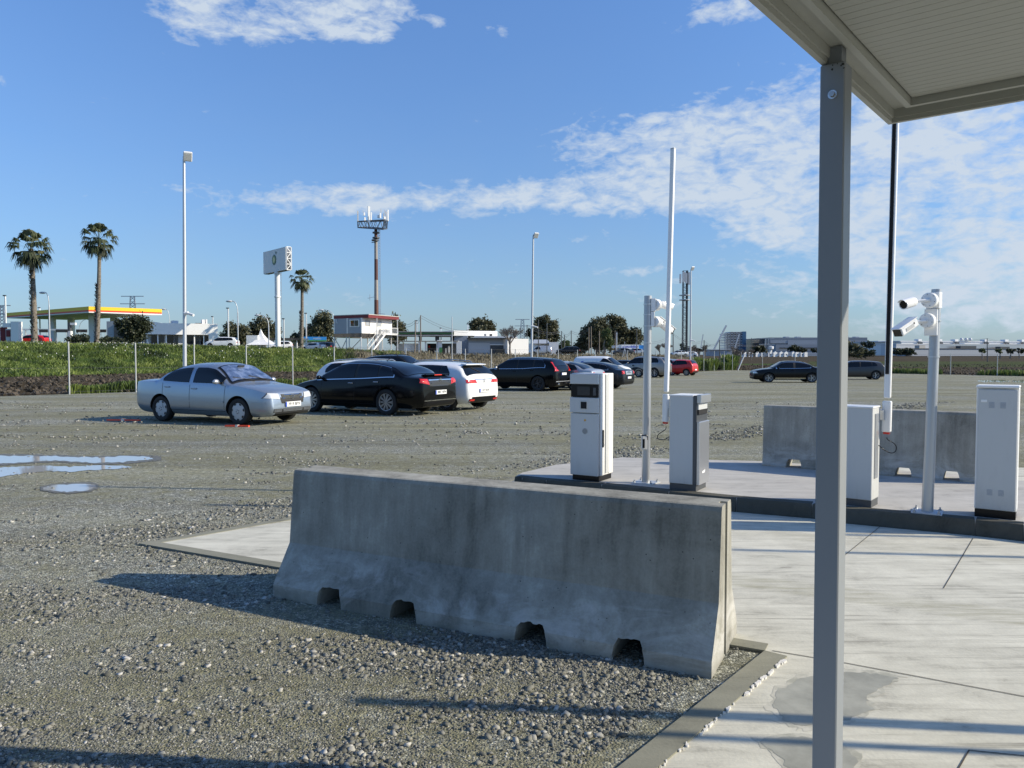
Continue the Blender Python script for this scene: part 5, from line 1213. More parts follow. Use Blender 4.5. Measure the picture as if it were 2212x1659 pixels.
# 7 white van
def van_sign(B, T, hw):
    mb = MB(); B.patch(mb, 'side', quadfn([(-.55, 1.30), (-1.25, 1.30), (-1.25, 1.42), (-.55, 1.42)]), 3, 3, .012, -1)
    mb = MB(); x = -1.15; P = [(-1.55, 1.27), (-1.45, 1.42), (-1.28, 1.46), (-1.18, 1.27)]; mb.add([(a, -float(B.Y(a, b)) - .015, b) for a, b in P], [(0, 1, 2, 3)]); mb.build('logo', M['plateblue'], T)
    mb = MB(); y = -float(B.Y(-.8, 1.36)) - .018; mb.add([(-1.14, y + .01, 1.30), (-.58, y + .01, 1.30), (-.58, y + .03, 1.40), (-1.10, y + .03, 1.40)], [(0, 1, 2, 3)]); mb.build('marking', M['plateblue'], T)
head = D_(-31); p = At(1368, 802, 47.5); car('white panel van with small dark blue marking facing right behind the dark cars', 'van', 'p_white', place_wheel(1330, 822, head, 'van', 'front', -1), head, (1, 1, .98), wheels=('seven', 'rimdark'), front_extra=van_sign, mirror='dark', cat='van', name='parked_van')
# 8 dark hatch facing right
head = D_(-32); car('black hatchback facing right, next to the white van', 'hatch', 'p_black', place_wheel(1380, 815, head, 'hatch', 'front', -1), head, (1, 1, 1), wheels=('fivepair', 'rim'))
# 9 grey suv
head = D_(150); car('grey suv with roof rails standing behind the camera pole', 'suv', 'p_warmgrey', place_wheel(1414, 815.5, head, 'suv', 'rear', 1), head, (1.0, 1, 1.06), wheels=('seven', 'rim'), tail=[(.56, .92), (.84, .90), (.82, 1.06), (.60, 1.08)], rails='k', trim='alu', mirror='p_warmgrey')
# 10 small silver hatch
head = D_(150); car('small silver hatchback with high red tail lights beside the red car', 'small', 'p_silver', place_wheel(1452.5, 811, head, 'small', 'rear', 1), head, (1, 1, 1.02), wheels=('five', 'rim'), tail=[(.62, .98), (.82, .95), (.72, 1.28), (.62, 1.28)])
# 11 red hatch
head = D_(146); car('small bright red hatchback, rightmost car of the long row', 'small', 'p_red', place_wheel(1483, 811.5, head, 'small', 'rear', 1), head, (1, 1, .98), wheels=('multi', 'rim'), tail=[(.56, .90), (.76, .88), (.75, 1.0), (.58, 1.0)], plate_r=('', .55, 0))
# 12 black saloon side on
head = D_(174); car('black saloon seen side-on facing left, cut by the canopy post', 'sedan', 'p_black', place_wheel(1664.5, 826.5, head, 'sedan', 'front', 1), head, (1.11, 1.05, 1.02), wheels=('fivepair', 'rim'), trim='chrome', sill='chrome')
# 13 grey hatchback right of post
head = D_(170); car('dark grey hatchback seen from its left side, between the post and rubber-edged arm', 'hatch', 'p_grey', place_wheel(1891.5, 820, head, 'hatch', 'rear', 1), head, (1, 1, 1), wheels=('five', 'rim'))
# 14 white wagon behind
def at_roof(px, py, Y): return At(px, py, Y)
head = D_(-22); car('white estate car with roof rails behind the black fastback', 'wagon', 'p_white', (-4.8, 28.5, gz(28.5)), head, (1, 1, 1.02), wheels=('five', 'rim'), rails='w', tail=[(.60, .88), (.80, .86), (.78, .98), (.64, 1.0)])
# 15 black suv behind
head = D_(-25); car('black suv facing right at the back, beyond the white estate car', 'suv', 'p_black', (-6.5, 45.0, gz(45.0)), head, (1, 1, 1.1), wheels=('five', 'rimdark'), rails='k')
# 16 black car with silver roof rails
head = D_(150); car('black estate car with silver roof rails showing above the white hatchback', 'wagon', 'p_black', (-3.35, 30.6, gz(30.6)), head, (1, 1, 1.0), wheels=('five', 'rim'), rails='w', trim='chrome')
# ------------------------------------------------------------------ fences
M['fencepost'] = mat('fence_post_steel', (.46, .47, .46), .5, .4)
m = M['mesh'] = mat('chain_link', (.35, .36, .36), .5, .5)
k = NT(m); c = k.coord()
def wave(axis_rot, sc):
    n = k.n.new('ShaderNodeTexWave'); n.bands_direction = 'X'; n.inputs['Scale'].default_value = sc; k.l.new(k.coord((1, 1, 1), (0, axis_rot, 0)), n.inputs['Vector']); return n.outputs['Fac']
def fence_line(label, pts, h, group, lean=None):
    T = thing('wire_fence', label, 'fence', (pts[0][0], pts[0][1], gz(pts[0][1])), 0)
    for i, (x, y) in enumerate(pts):
        z = gz(y); MB().cyl((x, y, z - .2), (x, y, z + h), .034, n=8).build('post', M['fencepost'], T, world=True, smooth=50)
    for f in (.05, .5, .98):
        mb = MB()
        for i in range(len(pts) - 1):
            (x0, y0), (x1, y1) = pts[i], pts[i + 1]; mb.cyl((x0, y0, gz(y0) + h * f), (x1, y1, gz(y1) + h * f), .004, n=4, caps=False)
        mb.build('strand', M['wire'], T, world=True)
    mb = MB()       # thin diamond mesh between the posts
    for i in range(len(pts) - 1):
        a = Vector((pts[i][0], pts[i][1], gz(pts[i][1]))); b = Vector((pts[i + 1][0], pts[i + 1][1], gz(pts[i + 1][1]))); L = (b - a).length; d = (b - a) / L; n = int((L + h) / .28)
        for s_ in (1, -1):
            for j in range(n):
                u0 = j * .28 - (h if s_ > 0 else 0); P = []
                for u, z in ((u0, 0 if s_ > 0 else h), (u0 + h, h if s_ > 0 else 0)): P.append((u, z))
                (ua, za), (ub, zb) = P; lo, hi = max(0, ua), min(L, ub)
                if hi - lo < .1: continue
                za2 = za + (zb - za) * (lo - ua) / (ub - ua); zb2 = za + (zb - za) * (hi - ua) / (ub - ua)
                mb.cyl(a + d * lo + Vector((0, 0, za2)), a + d * hi + Vector((0, 0, zb2)), .0016, n=3, caps=False)
    mb.build('wire_mesh', M['wire'], T, world=True)
    return T
ypost = []; y = 33.8 - 2.33 * 1
while y < CORN[1]: ypost.append(y); y += 2.33
fence_line('tall wire fence with thin steel posts along the left boundary of the lot', [(fenceX(y), y) for y in ypost], 2.32, None)
rp = [CORN] + [(rightX(y), y) for y in (90.5, 86.8, 82.4, 77.6, 72.6, 69.2, 64, 60, 56, 52)]
fence_line('wire fence with steel posts along the right boundary before the brown field', rp, 1.95, None)
T = thing('leaning_post', 'white post leaning at the corner of the wire fence', 'post', (CORN[0] - .6, CORN[1] - .5, -.3)); a = G(1594, 800); b = At(1609, 765, a.y); MB().cyl(a, b, .07, n=8).build('shaft', M['white'], T, world=True)

# ------------------------------------------------------------------ lighting columns
def flood_pole(label, bx, tx, ty, Y, hx, hy, camy=None):
    X = (bx - CX) / F * Y; z0 = gz(Y); t = At(tx, ty, Y); T = thing('floodlight_pole', label, 'lamp post', (X, Y, z0), 0, 'tall floodlight poles in the lot')
    MB().cyl((X, Y, z0), t, .085, .055, 14).build('pole', M['galvw'], T, smooth=40, world=True)
    MB().box((X, Y, z0 + .02), (.4, .4, .04)).build('base_plate', M['galv'], T, world=True)
    h = At(hx, hy, Y - .1); d = Vector((.25, -.5, -.35)).normalized(); x = d.cross(Vector((0, 0, 1))).normalized(); R = Matrix((x, d, x.cross(d))).transposed()
    hd = MB().box(h, (.34, .09, .40), M=R, bev=.02).build('lamp_head', M['white'], T, world=True)
    MB().box(h + d * .05, (.29, .012, .30), M=R).build('lamp_glass', M['clearlens'], hd, world=True)
    MB().tube([t - Vector((0, 0, .1)), t + Vector((0, -.05, .08)), h - d * .04], .03, 8).build('bracket', M['darkgrey'], T, world=True)
    if camy:
        p = At(bx + (tx - bx) * .2, camy, Y - .1); mb = MB(); mb.cyl(p, p + Vector((.16, 0, .02)), .07, n=12); q_ = mb.build('camera_mount', M['white'], T, world=True)
        MB().cyl(p + Vector((.14, 0, .0)), p + Vector((.42, -.1, -.08)), .055, n=12).build('camera', M['white'], T, world=True)
    return T
flood_pole('tall floodlight pole behind the silver saloon', 398.5, 397.5, 343, 32, 405.5, 338, 677)
flood_pole('tall floodlight pole behind the black suv', 1147.5, 1152, 510, 53, 1158, 508.5, 705)
flood_pole('slim floodlight pole behind the red car beside the lattice mast', 1491, 1492.8, 583, 73, 1496, 580, 735)
def gnd(px, Y): X = (px - CX) / F * Y; return X, tz(X, Y)
def curved_lamp(label, px, Y, ytop, hx, hy):
    X, z0 = gnd(px, Y); T = thing('street_lamp', label, 'street lamp', (X, Y, z0), 0, 'white curved street lamps by the fuel stations')
    t = At(px, ytop, Y); h = At(hx, hy, Y); n = 8; s = (t.z + (h.z - t.z) * -.6)
    pts = [Vector((X, Y, z0)), Vector((X, Y, t.z - .5))]; P0 = pts[-1]; P2 = h; P1 = Vector((X, Y, h.z + .02))
    for i in range(1, n + 1): u = i / n; pts.append(P0 * (1 - u) ** 2 + P1 * 2 * u * (1 - u) + P2 * u * u)
    MB().tube(pts, [.10, .075] + [.05] * n, 8).build('pole', M['galvw'], T, smooth=50, world=True)
    mb = MB(); s_ = 1 if hx > px else -1; mb.sphere(h + Vector((s_ * .3, 0, -.05)), .34, 10, 6, (1.35, .6, .42)); mb.build('lamp_head', M['lightgrey'], T, smooth=60, world=True)
curved_lamp('white curved street lamp left of the yellow canopy', 109, 98, 655, 97, 631.5)
curved_lamp('white curved street lamp seen under the canopy', 172, 150, 715, 190, 689.5)
curved_lamp('curved street lamp over the white station roof, right of the yellow fascia', 368, 140, 690, 357, 667.5)
curved_lamp('white curved street lamp between the two dark trees left of the tower sign', 515, 102, 668, 500, 650)
curved_lamp('curved street lamp in front of the tower sign', 581.5, 108, 698, 561, 680.5)
curved_lamp('curved street lamp rising behind the raised cabin', 724, 135, 688, 698, 669)
def square_lamp(label, px, Y, ytop, ybot=None, w=.16):
    X, z0 = gnd(px, Y); t = At(px, ytop, Y); T = thing('square_lamp_post', label, 'lamp post', (X, Y, z0), 0, 'slim square lamp posts')
    MB().box((X, Y, (z0 + t.z) / 2), (w, w, t.z - z0)).build('shaft', M['white'], T, world=True); MB().box((X - .08, Y, t.z + .10), (w * 2.4, w * 1.5, .16)).build('lamp_head', M['darkgrey'], T, world=True)
for px, Y, yt, lb in ((15, 110, 640, 'thick white square lamp post at the far left edge'), (88.5, 135, 666, 'white square lamp post behind the left palm'), (494.5, 120, 667, 'white square lamp post beside the dark trees right of the silver car roof'),
                     (461, 150, 685, 'short white lamp post over the station shop'), (614, 120, 690, 'thin white post right of the tower sign pole'), (662.5, 128, 678, 'white square lamp post just right of the third palm'),
                     (953, 150, 710, 'short lamp post above the green canopy'), (1011, 150, 701, 'short lamp post above the white station building'), (1332, 150, 718, 'thin lamp post above the hire shop'), (901, 140, 694, 'white lamp post beside the wooden poles')):
    square_lamp(lb, px, Y, yt)
def pole(label, px, Y, yt, r=.12, mt='wood', name='wooden_pole', cat='pole', bx=None, group=None):
    X, z0 = gnd(bx or px, Y); t = At(px, yt, Y); T = tag(MB().cyl((X, Y, z0), t, r, r * .75, 8).build(name, M[mt], smooth=50), label, cat, group); return t
W_ = {}
for px, Y, yt, lb in ((897, 112, 692, 'weathered pole left of the tallest one before the green canopy'), (908.6, 110, 681, 'tallest weathered pole in front of the green canopy'), (1138.5, 150, 702, 'dark pole right of the bare tree'), (1163, 150, 690, 'thin grey pole beside the dark round tree'),
                      (1181.5, 150, 698, 'thin pole in front of the dark tree'), (1213, 160, 715, 'pole between the dark tree and the tall trees'), (1219.5, 170, 723, 'shorter dark pole beside the pole between the trees'), (1234, 150, 714, 'dark leaning pole left of the tall trees'),
                      (1272, 150, 707, 'left of two poles close together before the tall trees'), (1277, 148, 705, 'right of two poles close together before the tall trees'), (1294.5, 150, 715, 'pole in front of the middle of the tall trees'), (1329, 150, 714, 'pole with a small box before the tall trees'), (1375.5, 150, 712, 'thin pole before the right end of the trees'),
                      (1454, 180, 720, 'dark pole left of the lattice mast'), (1521, 200, 735, 'dark pole right of the thin leaning mast'), (1554.3, 190, 734, 'dark pole in front of the unfinished tower'), (1623, 260, 730, 'thin pole right of the unfinished tower'), (2132.5, 190, 731, 'pole in the field before the long white factory')):
    W_[px] = pole(lb, px, Y, yt, .10 if Y < 170 else .13, 'wood' if px in (908.6, 897) or 1270 < px < 1340 else 'darkgrey', 'utility_pole', 'pole', group='utility poles')
pole('tall thin steel mast with a small head before the green canopy', 976.5, 108, 684, .07, 'galvw', 'steel_mast')
def wires(label, pts, sag):
    mb = MB(); 
    for (a, b) in zip(pts[:-1], pts[1:]):
        for o in (0, .35):
            P = [a.lerp(b, i / 10) - Vector((0, 0, sag * 4 * (i / 10) * (1 - i / 10) + o)) for i in range(11)]; mb.tube(P, .022, 4)
    tag(mb.build('overhead_wire', M['wire']), label, 'wire')
wires('overhead wires from the raised cabin to the pole before the green canopy', [At(868, 698, 118), W_[897], W_[908.6]], .4)
wires('overhead wires running right from the tallest weathered pole', [W_[908.6], At(1010, 714, 140)], .6)
wires('overhead wires between the poles by the tall trees', [W_[1138.5], W_[1213], W_[1234], W_[1272]], .8)
wires('overhead wires passing behind the lattice mast', [At(1380, 733, 170), W_[1454], W_[1521], W_[1554.3], At(1660, 741, 300)], 1.2)
wires('overhead wires across the white factory', [At(1870, 741, 300), W_[2132.5], At(2260, 742, 300)], 1.0)

# ------------------------------------------------------------------ palms and trees
def palm(label, px, Y, ytop, ycen, rx, ry, trunk_r, yb, bx, skirt, seed):
    R = random.Random(seed); X, z0 = gnd(bx, Y); c = At(px, ycen, Y); T = thing('palm_tree', label, 'palm tree', (X, Y, z0), 0, 'palm trees')
    hr = rx / F * Y; vr = ry / F * Y
    base = Vector((X, Y, z0)); top = c + Vector((0, 0, -vr * .35)); n = 40; pts, rr = [], []
    for i in range(n + 1):
        u = i / n; p = base.lerp(top, u); p.x += math.sin(u * 2.4) * .12; pts.append(p); rr.append(trunk_r * (1.25 - .45 * u + .35 * max(0, .08 - u) / .08) * (1.0 + R.uniform(-.04, .04)))
    MB().tube(pts, rr, 10).build('trunk', M['palmtrunk'], T, world=True, smooth=60)
    # old leaf bases up part of the trunk
    nb_ = int(430 * skirt); V = np.zeros((nb_, 4, 3)); 
    for i in range(nb_):
        u = R.random() * skirt if R.random() < .9 else .93 + R.random() * .08; p = base.lerp(top, u); a = R.random() * 6.283; r0 = trunk_r * (1.2 - .4 * u); o = Vector((math.cos(a), math.sin(a), 0)); s = Vector((-o.y, o.x, 0)); L = R.uniform(.15, .38); w = .10
        q0 = p + o * r0 * .8; q1 = p + o * (r0 + R.uniform(.06, .20)) + Vector((0, 0, L))
        V[i] = [q0 - s * w, q0 + s * w, q1 + s * w * .5, q1 - s * w * .5]
    V -= np.array(T.location)[None, None]; quads_mesh('leaf_base', V, M['palmbase'], None, T)
    # fan fronds
    Q, tone = [], []; nf = 34
    for f in range(nf):
        u = (f + .5) / nf; elv = math.radians(86 - 150 * u ** .95) + R.uniform(-.15, .15); a = f * 2.399 + R.uniform(-.3, .3); o = Vector((math.cos(a) * math.cos(elv), math.sin(a) * math.cos(elv), math.sin(elv))); o.z *= 1.0
        stem = hr * R.uniform(.46, .62); root = c + Vector((0, 0, -vr * .25)); hub = root + Vector((o.x * stem, o.y * stem, o.z * stem * vr / hr * .95)); side = o.cross(Vector((0, 0, 1))).normalized(); upv = side.cross(o)
        w = .03; Q.append([root - side * w, root + side * w, hub + side * w, hub - side * w]); tone.append(.55)
        fl = hr * R.uniform(.48, .62); tn = R.uniform(.1, .9) - (.25 if u > .7 else 0); nbz = 18
        for j in range(nbz):
            b = (j / (nbz - 1) - .5) * 2.2; dv = (o * math.cos(b) + side * math.sin(b)).normalized(); L = fl * (1 - .12 * abs(b)) * R.uniform(.85, 1.1); mid = hub + dv * L * .58 + upv * .02; tip = hub + dv * L * .86 + Vector((0, 0, -L * R.uniform(.25, .62))); s = dv.cross(upv).normalized() * (L * .062)
            Q.append([hub - s * .2, hub + s * .2, mid + s, mid - s]); Q.append([mid - s, mid + s, tip + s * .22, tip - s * .22]); tt = min(1, max(0, tn + R.uniform(-.2, .2))); tone += [tt, tt]
    V = np.array([[list(p) for p in q] for q in Q]) - np.array(T.location)[None, None]; quads_mesh('crown', V, M['palmleaf'], np.array(tone), T)
m = M['palmtrunk'] = mat('palm_trunk', (.17, .15, .12), .9); k = NT(m); z_ = k.noise(k.coord((2, 2, 9)), 2, 4, .6); k.col(k.ramp(z_, [(.35, (.09, .078, .06)), (.6, (.23, .20, .165))]))
leafmat('palmbase', [(.05, .04, .03), (.13, .11, .08), (.27, .24, .19)], trans=False)
palm('palm at far left with shaggy lower trunk rising over the fuel station', 66, 96, 478, 524, 47, 46, .30, 735, 76, .86, 1)
palm('slender palm in front of the yellow fascia, second from left', 213, 96, 465, 507, 39, 40, .24, 735, 210, .60, 2)
palm('shorter palm right of the tower sign', 651, 116, 568, 597, 27, 29, .24, 755, 651, .55, 3)

def tree(label, px, Y, ybase, blobs, mt='eucalypt', density=1.0, leaf=.34, seed=0, group='trees behind the lot', name='broadleaf_tree', trunk=True):
    """blobs: (px, py, rx, ry) in photo pixels at depth Y, turned into clumps with real depth"""
    R = np.random.default_rng(seed); X, z0 = gnd(px, Y); T = thing(name, label, 'tree', (X, Y, z0), 0, group); s = Y / F; allV, allT = [], []
    for (bx, by, rx, ry) in blobs:
        c = np.array(At(bx, by, Y)); hx, hz = rx * s, ry * s; hy = min(hx, 6.0); nc = max(8, int(rx * ry / 9 * density)); 
        d = R.normal(size=(nc, 3)); d /= np.linalg.norm(d, axis=1)[:, None]; rad = R.random(nc) ** .42; cc = c + d * rad[:, None] * np.array([hx, hy, hz])
        cr = (.16 + .17 * R.random(nc)) * min(hx, hz) * .9 + .25
        nl = 34; off = R.normal(size=(nc, nl, 3)) * .55; pts = cc[:, None] + off * cr[:, None, None]; pts = pts.reshape(-1, 3); n = len(pts); sz = leaf * (.6 + .8 * R.random(n))
        a = R.normal(size=(n, 3)); a /= np.linalg.norm(a, axis=1)[:, None]; b = np.cross(a, R.normal(size=(n, 3))); b /= np.linalg.norm(b, axis=1)[:, None]
        V = np.stack([pts - a * sz[:, None] * .5, pts + b * sz[:, None] * .32, pts + a * sz[:, None] * .5, pts - b * sz[:, None] * .32], 1); allV.append(V)
        tn = np.repeat(.25 + .5 * R.random(nc), nl) + (R.random(n) - .5) * .4; allT.append(np.clip(tn, 0, 1))
    V = np.concatenate(allV) - np.array(T.location)[None, None]; quads_mesh('crown', V, M[mt], np.concatenate(allT), T)
    if trunk:
        mb = MB(); base = Vector((X, Y, z0)); 
        for i, (bx, by, rx, ry) in enumerate(blobs[:5]):
            e = At(bx, by, Y); mid = base.lerp(e, .45) + Vector((random.uniform(-.3, .3), 0, .3)); mb.tube([base + Vector(((i - 2) * .05, 0, 0)), base.lerp(e, .2), mid, e], [.30, .24, .16, .06], 7)
        mb.build('trunk', M['wood'], T, world=True)
    return T
tree('dark round bush in front of the station shop wall', 283, 100, 742, [(284, 708, 26, 22), (300, 704, 22, 18), (270, 702, 18, 14), (290, 728, 20, 14)], 'darkbush', 1.5, .30, 1, trunk=False)
tree('low juniper-like bush at the foot of the second palm', 175, 94, 742, [(172, 733, 22, 8), (160, 738, 20, 6)], 'darkbush', 1.6, .28, 2, trunk=False)
tree('low dark bush right of the second palm', 245, 94, 746, [(240, 738, 24, 8), (255, 742, 22, 7)], 'darkbush', 1.6, .28, 3, trunk=False)
tree('dark tree left of the tower sign behind the white car', 503, 170, 755, [(492, 722, 16, 18), (505, 716, 18, 20), (524, 722, 14, 22), (512, 738, 24, 14)], 'eucalypt', 1.2, .45, 4)
tree('olive-brown tree directly left of the tower sign pole', 570, 175, 750, [(568, 705, 24, 20), (552, 712, 16, 16), (586, 714, 18, 20), (568, 728, 30, 16)], 'eucalypt', 1.2, .45, 5)
tree('dark tree right of the third palm', 690, 165, 755, [(697, 692, 20, 18), (712, 704, 10, 18), (684, 716, 22, 22), (668, 724, 18, 18), (705, 728, 18, 22), (640, 732, 16, 12), (650, 738, 22, 12)], 'eucalypt', 1.2, .45, 6)
tree('dark tree showing behind the raised cabin\'s right end', 858, 165, 760, [(858, 700, 16, 18), (866, 716, 12, 18), (856, 728, 18, 14)], 'eucalypt', 1.2, .45, 7)
tree('rounded dark tree behind the white station building', 1040, 190, 765, [(1026, 702, 15, 11), (1040, 698, 18, 12), (1056, 704, 14, 10), (1040, 712, 30, 10)], 'eucalypt', 1.4, .5, 8)
tree('dark round tree behind the second floodlight pole', 1178, 190, 768, [(1164, 704, 14, 18), (1178, 698, 15, 17), (1193, 708, 13, 20), (1200, 724, 12, 14), (1172, 722, 24, 16), (1145, 722, 9, 12), (1180, 738, 24, 12)], 'eucalypt', 1.3, .5, 9)
tree('small leafy tree right of the dark round tree', 1222, 180, 768, [(1222, 744, 12, 12), (1214, 750, 12, 10)], 'greentree', 1.4, .4, 10)
tree('low bushy tree at the left foot of the tall trees', 1253, 185, 768, [(1250, 744, 10, 14), (1258, 738, 10, 14), (1262, 752, 14, 10)], 'eucalypt', 1.3, .45, 11)
tree('big tall tree group\'s left tree with olive crown', 1290, 185, 768, [(1282, 706, 17, 18), (1296, 700, 13, 14), (1268, 718, 13, 16), (1300, 722, 20, 22), (1278, 736, 20, 16), (1312, 744, 20, 16)], 'eucalypt', 1.3, .48, 12)
tree('tallest tree of the big group, crown rising to the right', 1330, 190, 768, [(1318, 690, 12, 12), (1334, 698, 16, 18), (1344, 706, 12, 16), (1326, 716, 18, 22), (1346, 726, 14, 14), (1330, 738, 24, 14)], 'eucalypt', 1.3, .48, 13)
tree('lower dark tree at the right end of the big group', 1368, 190, 768, [(1364, 722, 14, 12), (1376, 722, 12, 12), (1384, 732, 10, 8), (1364, 736, 20, 12)], 'eucalypt', 1.3, .48, 14)
tree('light green patch of a tree within the big group', 1305, 178, 768, [(1310, 722, 10, 14), (1314, 740, 9, 12)], 'greentree', 1.3, .42, 15)
tree('tiny dark conical tree left of the lattice mast', 1474, 200, 762, [(1474, 752, 5, 10)], 'darkbush', 2.2, .4, 16, trunk=False)
tree('dark clump of trees in front of the grey hangar\'s left', 1638, 330, 768, [(1630, 755, 8, 6), (1641, 753, 11, 7), (1648, 757, 8, 5)], 'darkbush', 2.5, .7, 17, trunk=False)
tree('dark trees before the middle of the grey hangar', 1718, 330, 768, [(1712, 753, 9, 6), (1722, 752, 11, 6), (1760, 757, 12, 3), (1735, 757, 12, 4)], 'darkbush', 2.5, .7, 18, trunk=False)
tree('pale olive bushy tree right of the canopy post', 1843, 190, 772, [(1836, 754, 13, 13), (1852, 756, 11, 12), (1843, 764, 18, 8)], 'eucalypt', 1.7, .5, 19, trunk=False)
tree('dark round bush right of the pale olive one', 1877, 200, 772, [(1870, 762, 10, 9), (1884, 762, 8, 8)], 'darkbush', 1.8, .5, 20, trunk=False)
tree('dark clump behind the round bush beside the small white block', 1873, 330, 768, [(1866, 744, 6, 6), (1878, 745, 9, 7)], 'darkbush', 2.2, .7, 21, trunk=False)
tree('wide dark bush in front of the white factory\'s left end', 1950, 230, 771, [(1940, 760, 11, 6), (1955, 759, 14, 7), (1966, 763, 10, 5)], 'darkbush', 2.0, .55, 22, trunk=False)
for i, (px, r, lb) in enumerate(((2122, 7, 'first small tree before the factory, left of the pole'), (2160, 7, 'small rounded tree just right of the pole by the factory'), (2182, 10, 'larger small tree before the factory, second from right edge'), (2202, 9, 'small tree before the factory at the right edge'))):
    tree(lb, px, 300, 770, [(px, 758, r, 4.5)], 'greentree' if i < 2 else 'darkbush', 2.6, .6, 30 + i, name='small_tree', group='small trees before the factory')
def bare_tree(label, px, Y, ybase, ytop, spread, seed, thick=.16, brown=0):
    R = random.Random(seed); X, z0 = gnd(px, Y); T = thing('bare_tree', label, 'tree', (X, Y, z0), 0, 'leafless trees'); H = (ybase - ytop) / F * Y; SPR = spread / F * Y
    mb = MB(); Q = []
    def grow(p, d, L, r, lev):
        e = p + d * L; m_ = p.lerp(e, .5) + Vector((R.uniform(-.05, .05), R.uniform(-.05, .05), 0)) * L
        if lev <= 2: mb.tube([p, m_, e], [r, r * .85, r * .68], 6 if lev < 2 else 4)
        else:
            s = d.cross(Vector((0, 1, 0))).normalized() * max(r, .018); Q.append([p - s, p + s, e + s * .5, e - s * .5])
        if lev >= 6: return
        for _ in range(4 if lev in (0, 1) else 3):
            nd_ = (d + Vector((R.uniform(-1, 1), R.uniform(-1, 1), R.uniform(-.25, .65))) * (.75 if lev else .95)).normalized(); grow(p.lerp(e, R.uniform(.55, 1.0)), nd_, L * R.uniform(.62, .80), r * .62, lev + 1)
    base = Vector((X, Y, z0)); grow(base, Vector((0, 0, 1)), H * .30, thick, 0); mb.build('trunk', M['twigw'], T, world=True)
    V = np.array([[list(p) for p in q] for q in Q]) - np.array(T.location)[None, None]; quads_mesh('twigs', V, M['twig'], None, T)
M['twigw'] = mat('grey_bark', (.16, .14, .12), .9)
bare_tree('large leafless tree in front of the white walled building', 1102, 125, 772, 682, 28, 3, .20)
for i, (px, Y, yt, lb) in enumerate(((1440, 200, 735, 'leafless shrubby tree right of the camera pole'), (1425, 200, 742, 'lower leafless shrub beside the camera pole'), (1500, 210, 738, 'leafless tree right of the slim floodlight pole'), (1524, 210, 736, 'leafless tree around the dark pole'), (1585, 200, 733, 'leafless olive-brown tree before the unfinished tower'), (1600, 215, 738, 'second leafless tree before the unfinished tower'), (1622, 240, 742, 'leafless trees right of the unfinished tower'))):
    bare_tree(lb, px, Y, 772, yt, 20, 40 + i, .12)

# ------------------------------------------------------------------ fuel station with yellow canopy
def bldg(name, label, cat, px, Y): X, z0 = gnd(px, Y); return thing(name, label, cat, (X, Y, z0), 0), Vector((X, Y, z0))
def pv(px, Y, z): return Vector(((px - CX) / F * Y, Y, z))
T, _ = bldg('fuel_station_canopy', 'fuel station canopy with bright yellow and red fascia behind the palms', 'canopy', 194, 115)
c0, cL, cR_ = pv(194.4, 115, 0), pv(17.5, 133, 0), pv(352, 122, 0); c3 = cL + (cR_ - c0); zt, zb = 8.78, 7.86
def wallq(mb, a, b, z0, z1, th=.15):
    a, b = Vector((a.x, a.y, 0)), Vector((b.x, b.y, 0)); d = (b - a).normalized(); n = Vector((-d.y, d.x, 0)) * th; mb.prism([(a.x, a.y), (b.x, b.y), (b.x + n.x, b.y + n.y), (a.x + n.x, a.y + n.y)], z0, z1)
mb = MB(); wallq(mb, c0, cR_, zb + .22, zt); wallq(mb, c0, cL, zb + .22, zt, -.15); wallq(mb, cR_, c3, zb + .22, zt); wallq(mb, cL, c3, zb + .22, zt, -.15); mb.build('fascia', M['yellow'], T, world=True)
mb = MB(); o = Vector((.0, -.03, 0)); wallq(mb, c0 + o * 1.2, cR_ + o * 1.2, zb + .18, zb + .40, .17); wallq(mb, c0 + o * 1.2, cL + o * 1.2, zb + .18, zb + .40, -.17); mb.build('red_stripe', M['redstripe'], T, world=True)
ins = lambda p: p.lerp((c0 + c3) / 2, .02)
mb = MB(); mb.prism([tuple(p.xy) for p in (c0, cR_, c3, cL)], zb, zb + .17); mb.build('soffit', M['whitewall'], T, world=True)
mb = MB(); mb.prism([tuple(ins(p).xy) for p in (c0, cR_, c3, cL)], zb + .2, zt - .06); mb.build('roof_deck', M['lightgrey'], T, world=True)
for px, Y in ((115, 128), (156, 132), (202, 121), (248, 128)):
    X, z0 = gnd(px, Y); MB().box((X, Y, (z0 + zb) / 2), (.9, .7, zb - z0)).build('column', M['whitewall'], T, world=True)
# station shop
BS = [0.0, 0.0, 0.0]      # slope of the facade in plan, its reference X and Y
def slope(s, px, Y): BS[:] = [s, pv(px, Y, 0).x, Y]
def boxb(px0, px1, Y, ytop, ybot, depth, name, mt, T, yo=0, z0=None):
    if BS[0]:
        s_, xr_, yr_ = BS; out = []
        for px in (px0, px1):
            r = (px - CX) / F; x = r * (Y - s_ * xr_) / (1 - r * s_); out.append(Vector((x, Y + s_ * (x - xr_))))
        zt_ = At(px0, ytop, yr_).z; zb_ = At(px0, ybot, yr_).z if z0 is None else z0; d = (out[1] - out[0]).normalized(); n = Vector((-d.y, d.x)) * depth
        return MB().prism([tuple(out[0]), tuple(out[1]), tuple(out[1] + n), tuple(out[0] + n)], zb_, zt_).build(name, M[mt], T, world=True)
    a, b = At(px0, ytop, Y + yo), At(px1, ybot, Y + yo); zb_ = b.z if z0 is None else z0
    return MB().box(((a.x + b.x) / 2, Y + yo + depth / 2, (a.z + zb_) / 2), (b.x - a.x, depth, a.z - zb_)).build(name, M[mt], T, world=True)
slope(.55, 314, 112)
T, g0 = bldg('station_shop', 'long low white station shop with glazed front behind the silver car', 'building', 392, 112)
boxb(314, 471.5, 112, 697, 721.8, 14, 'parapet', 'white', T); 
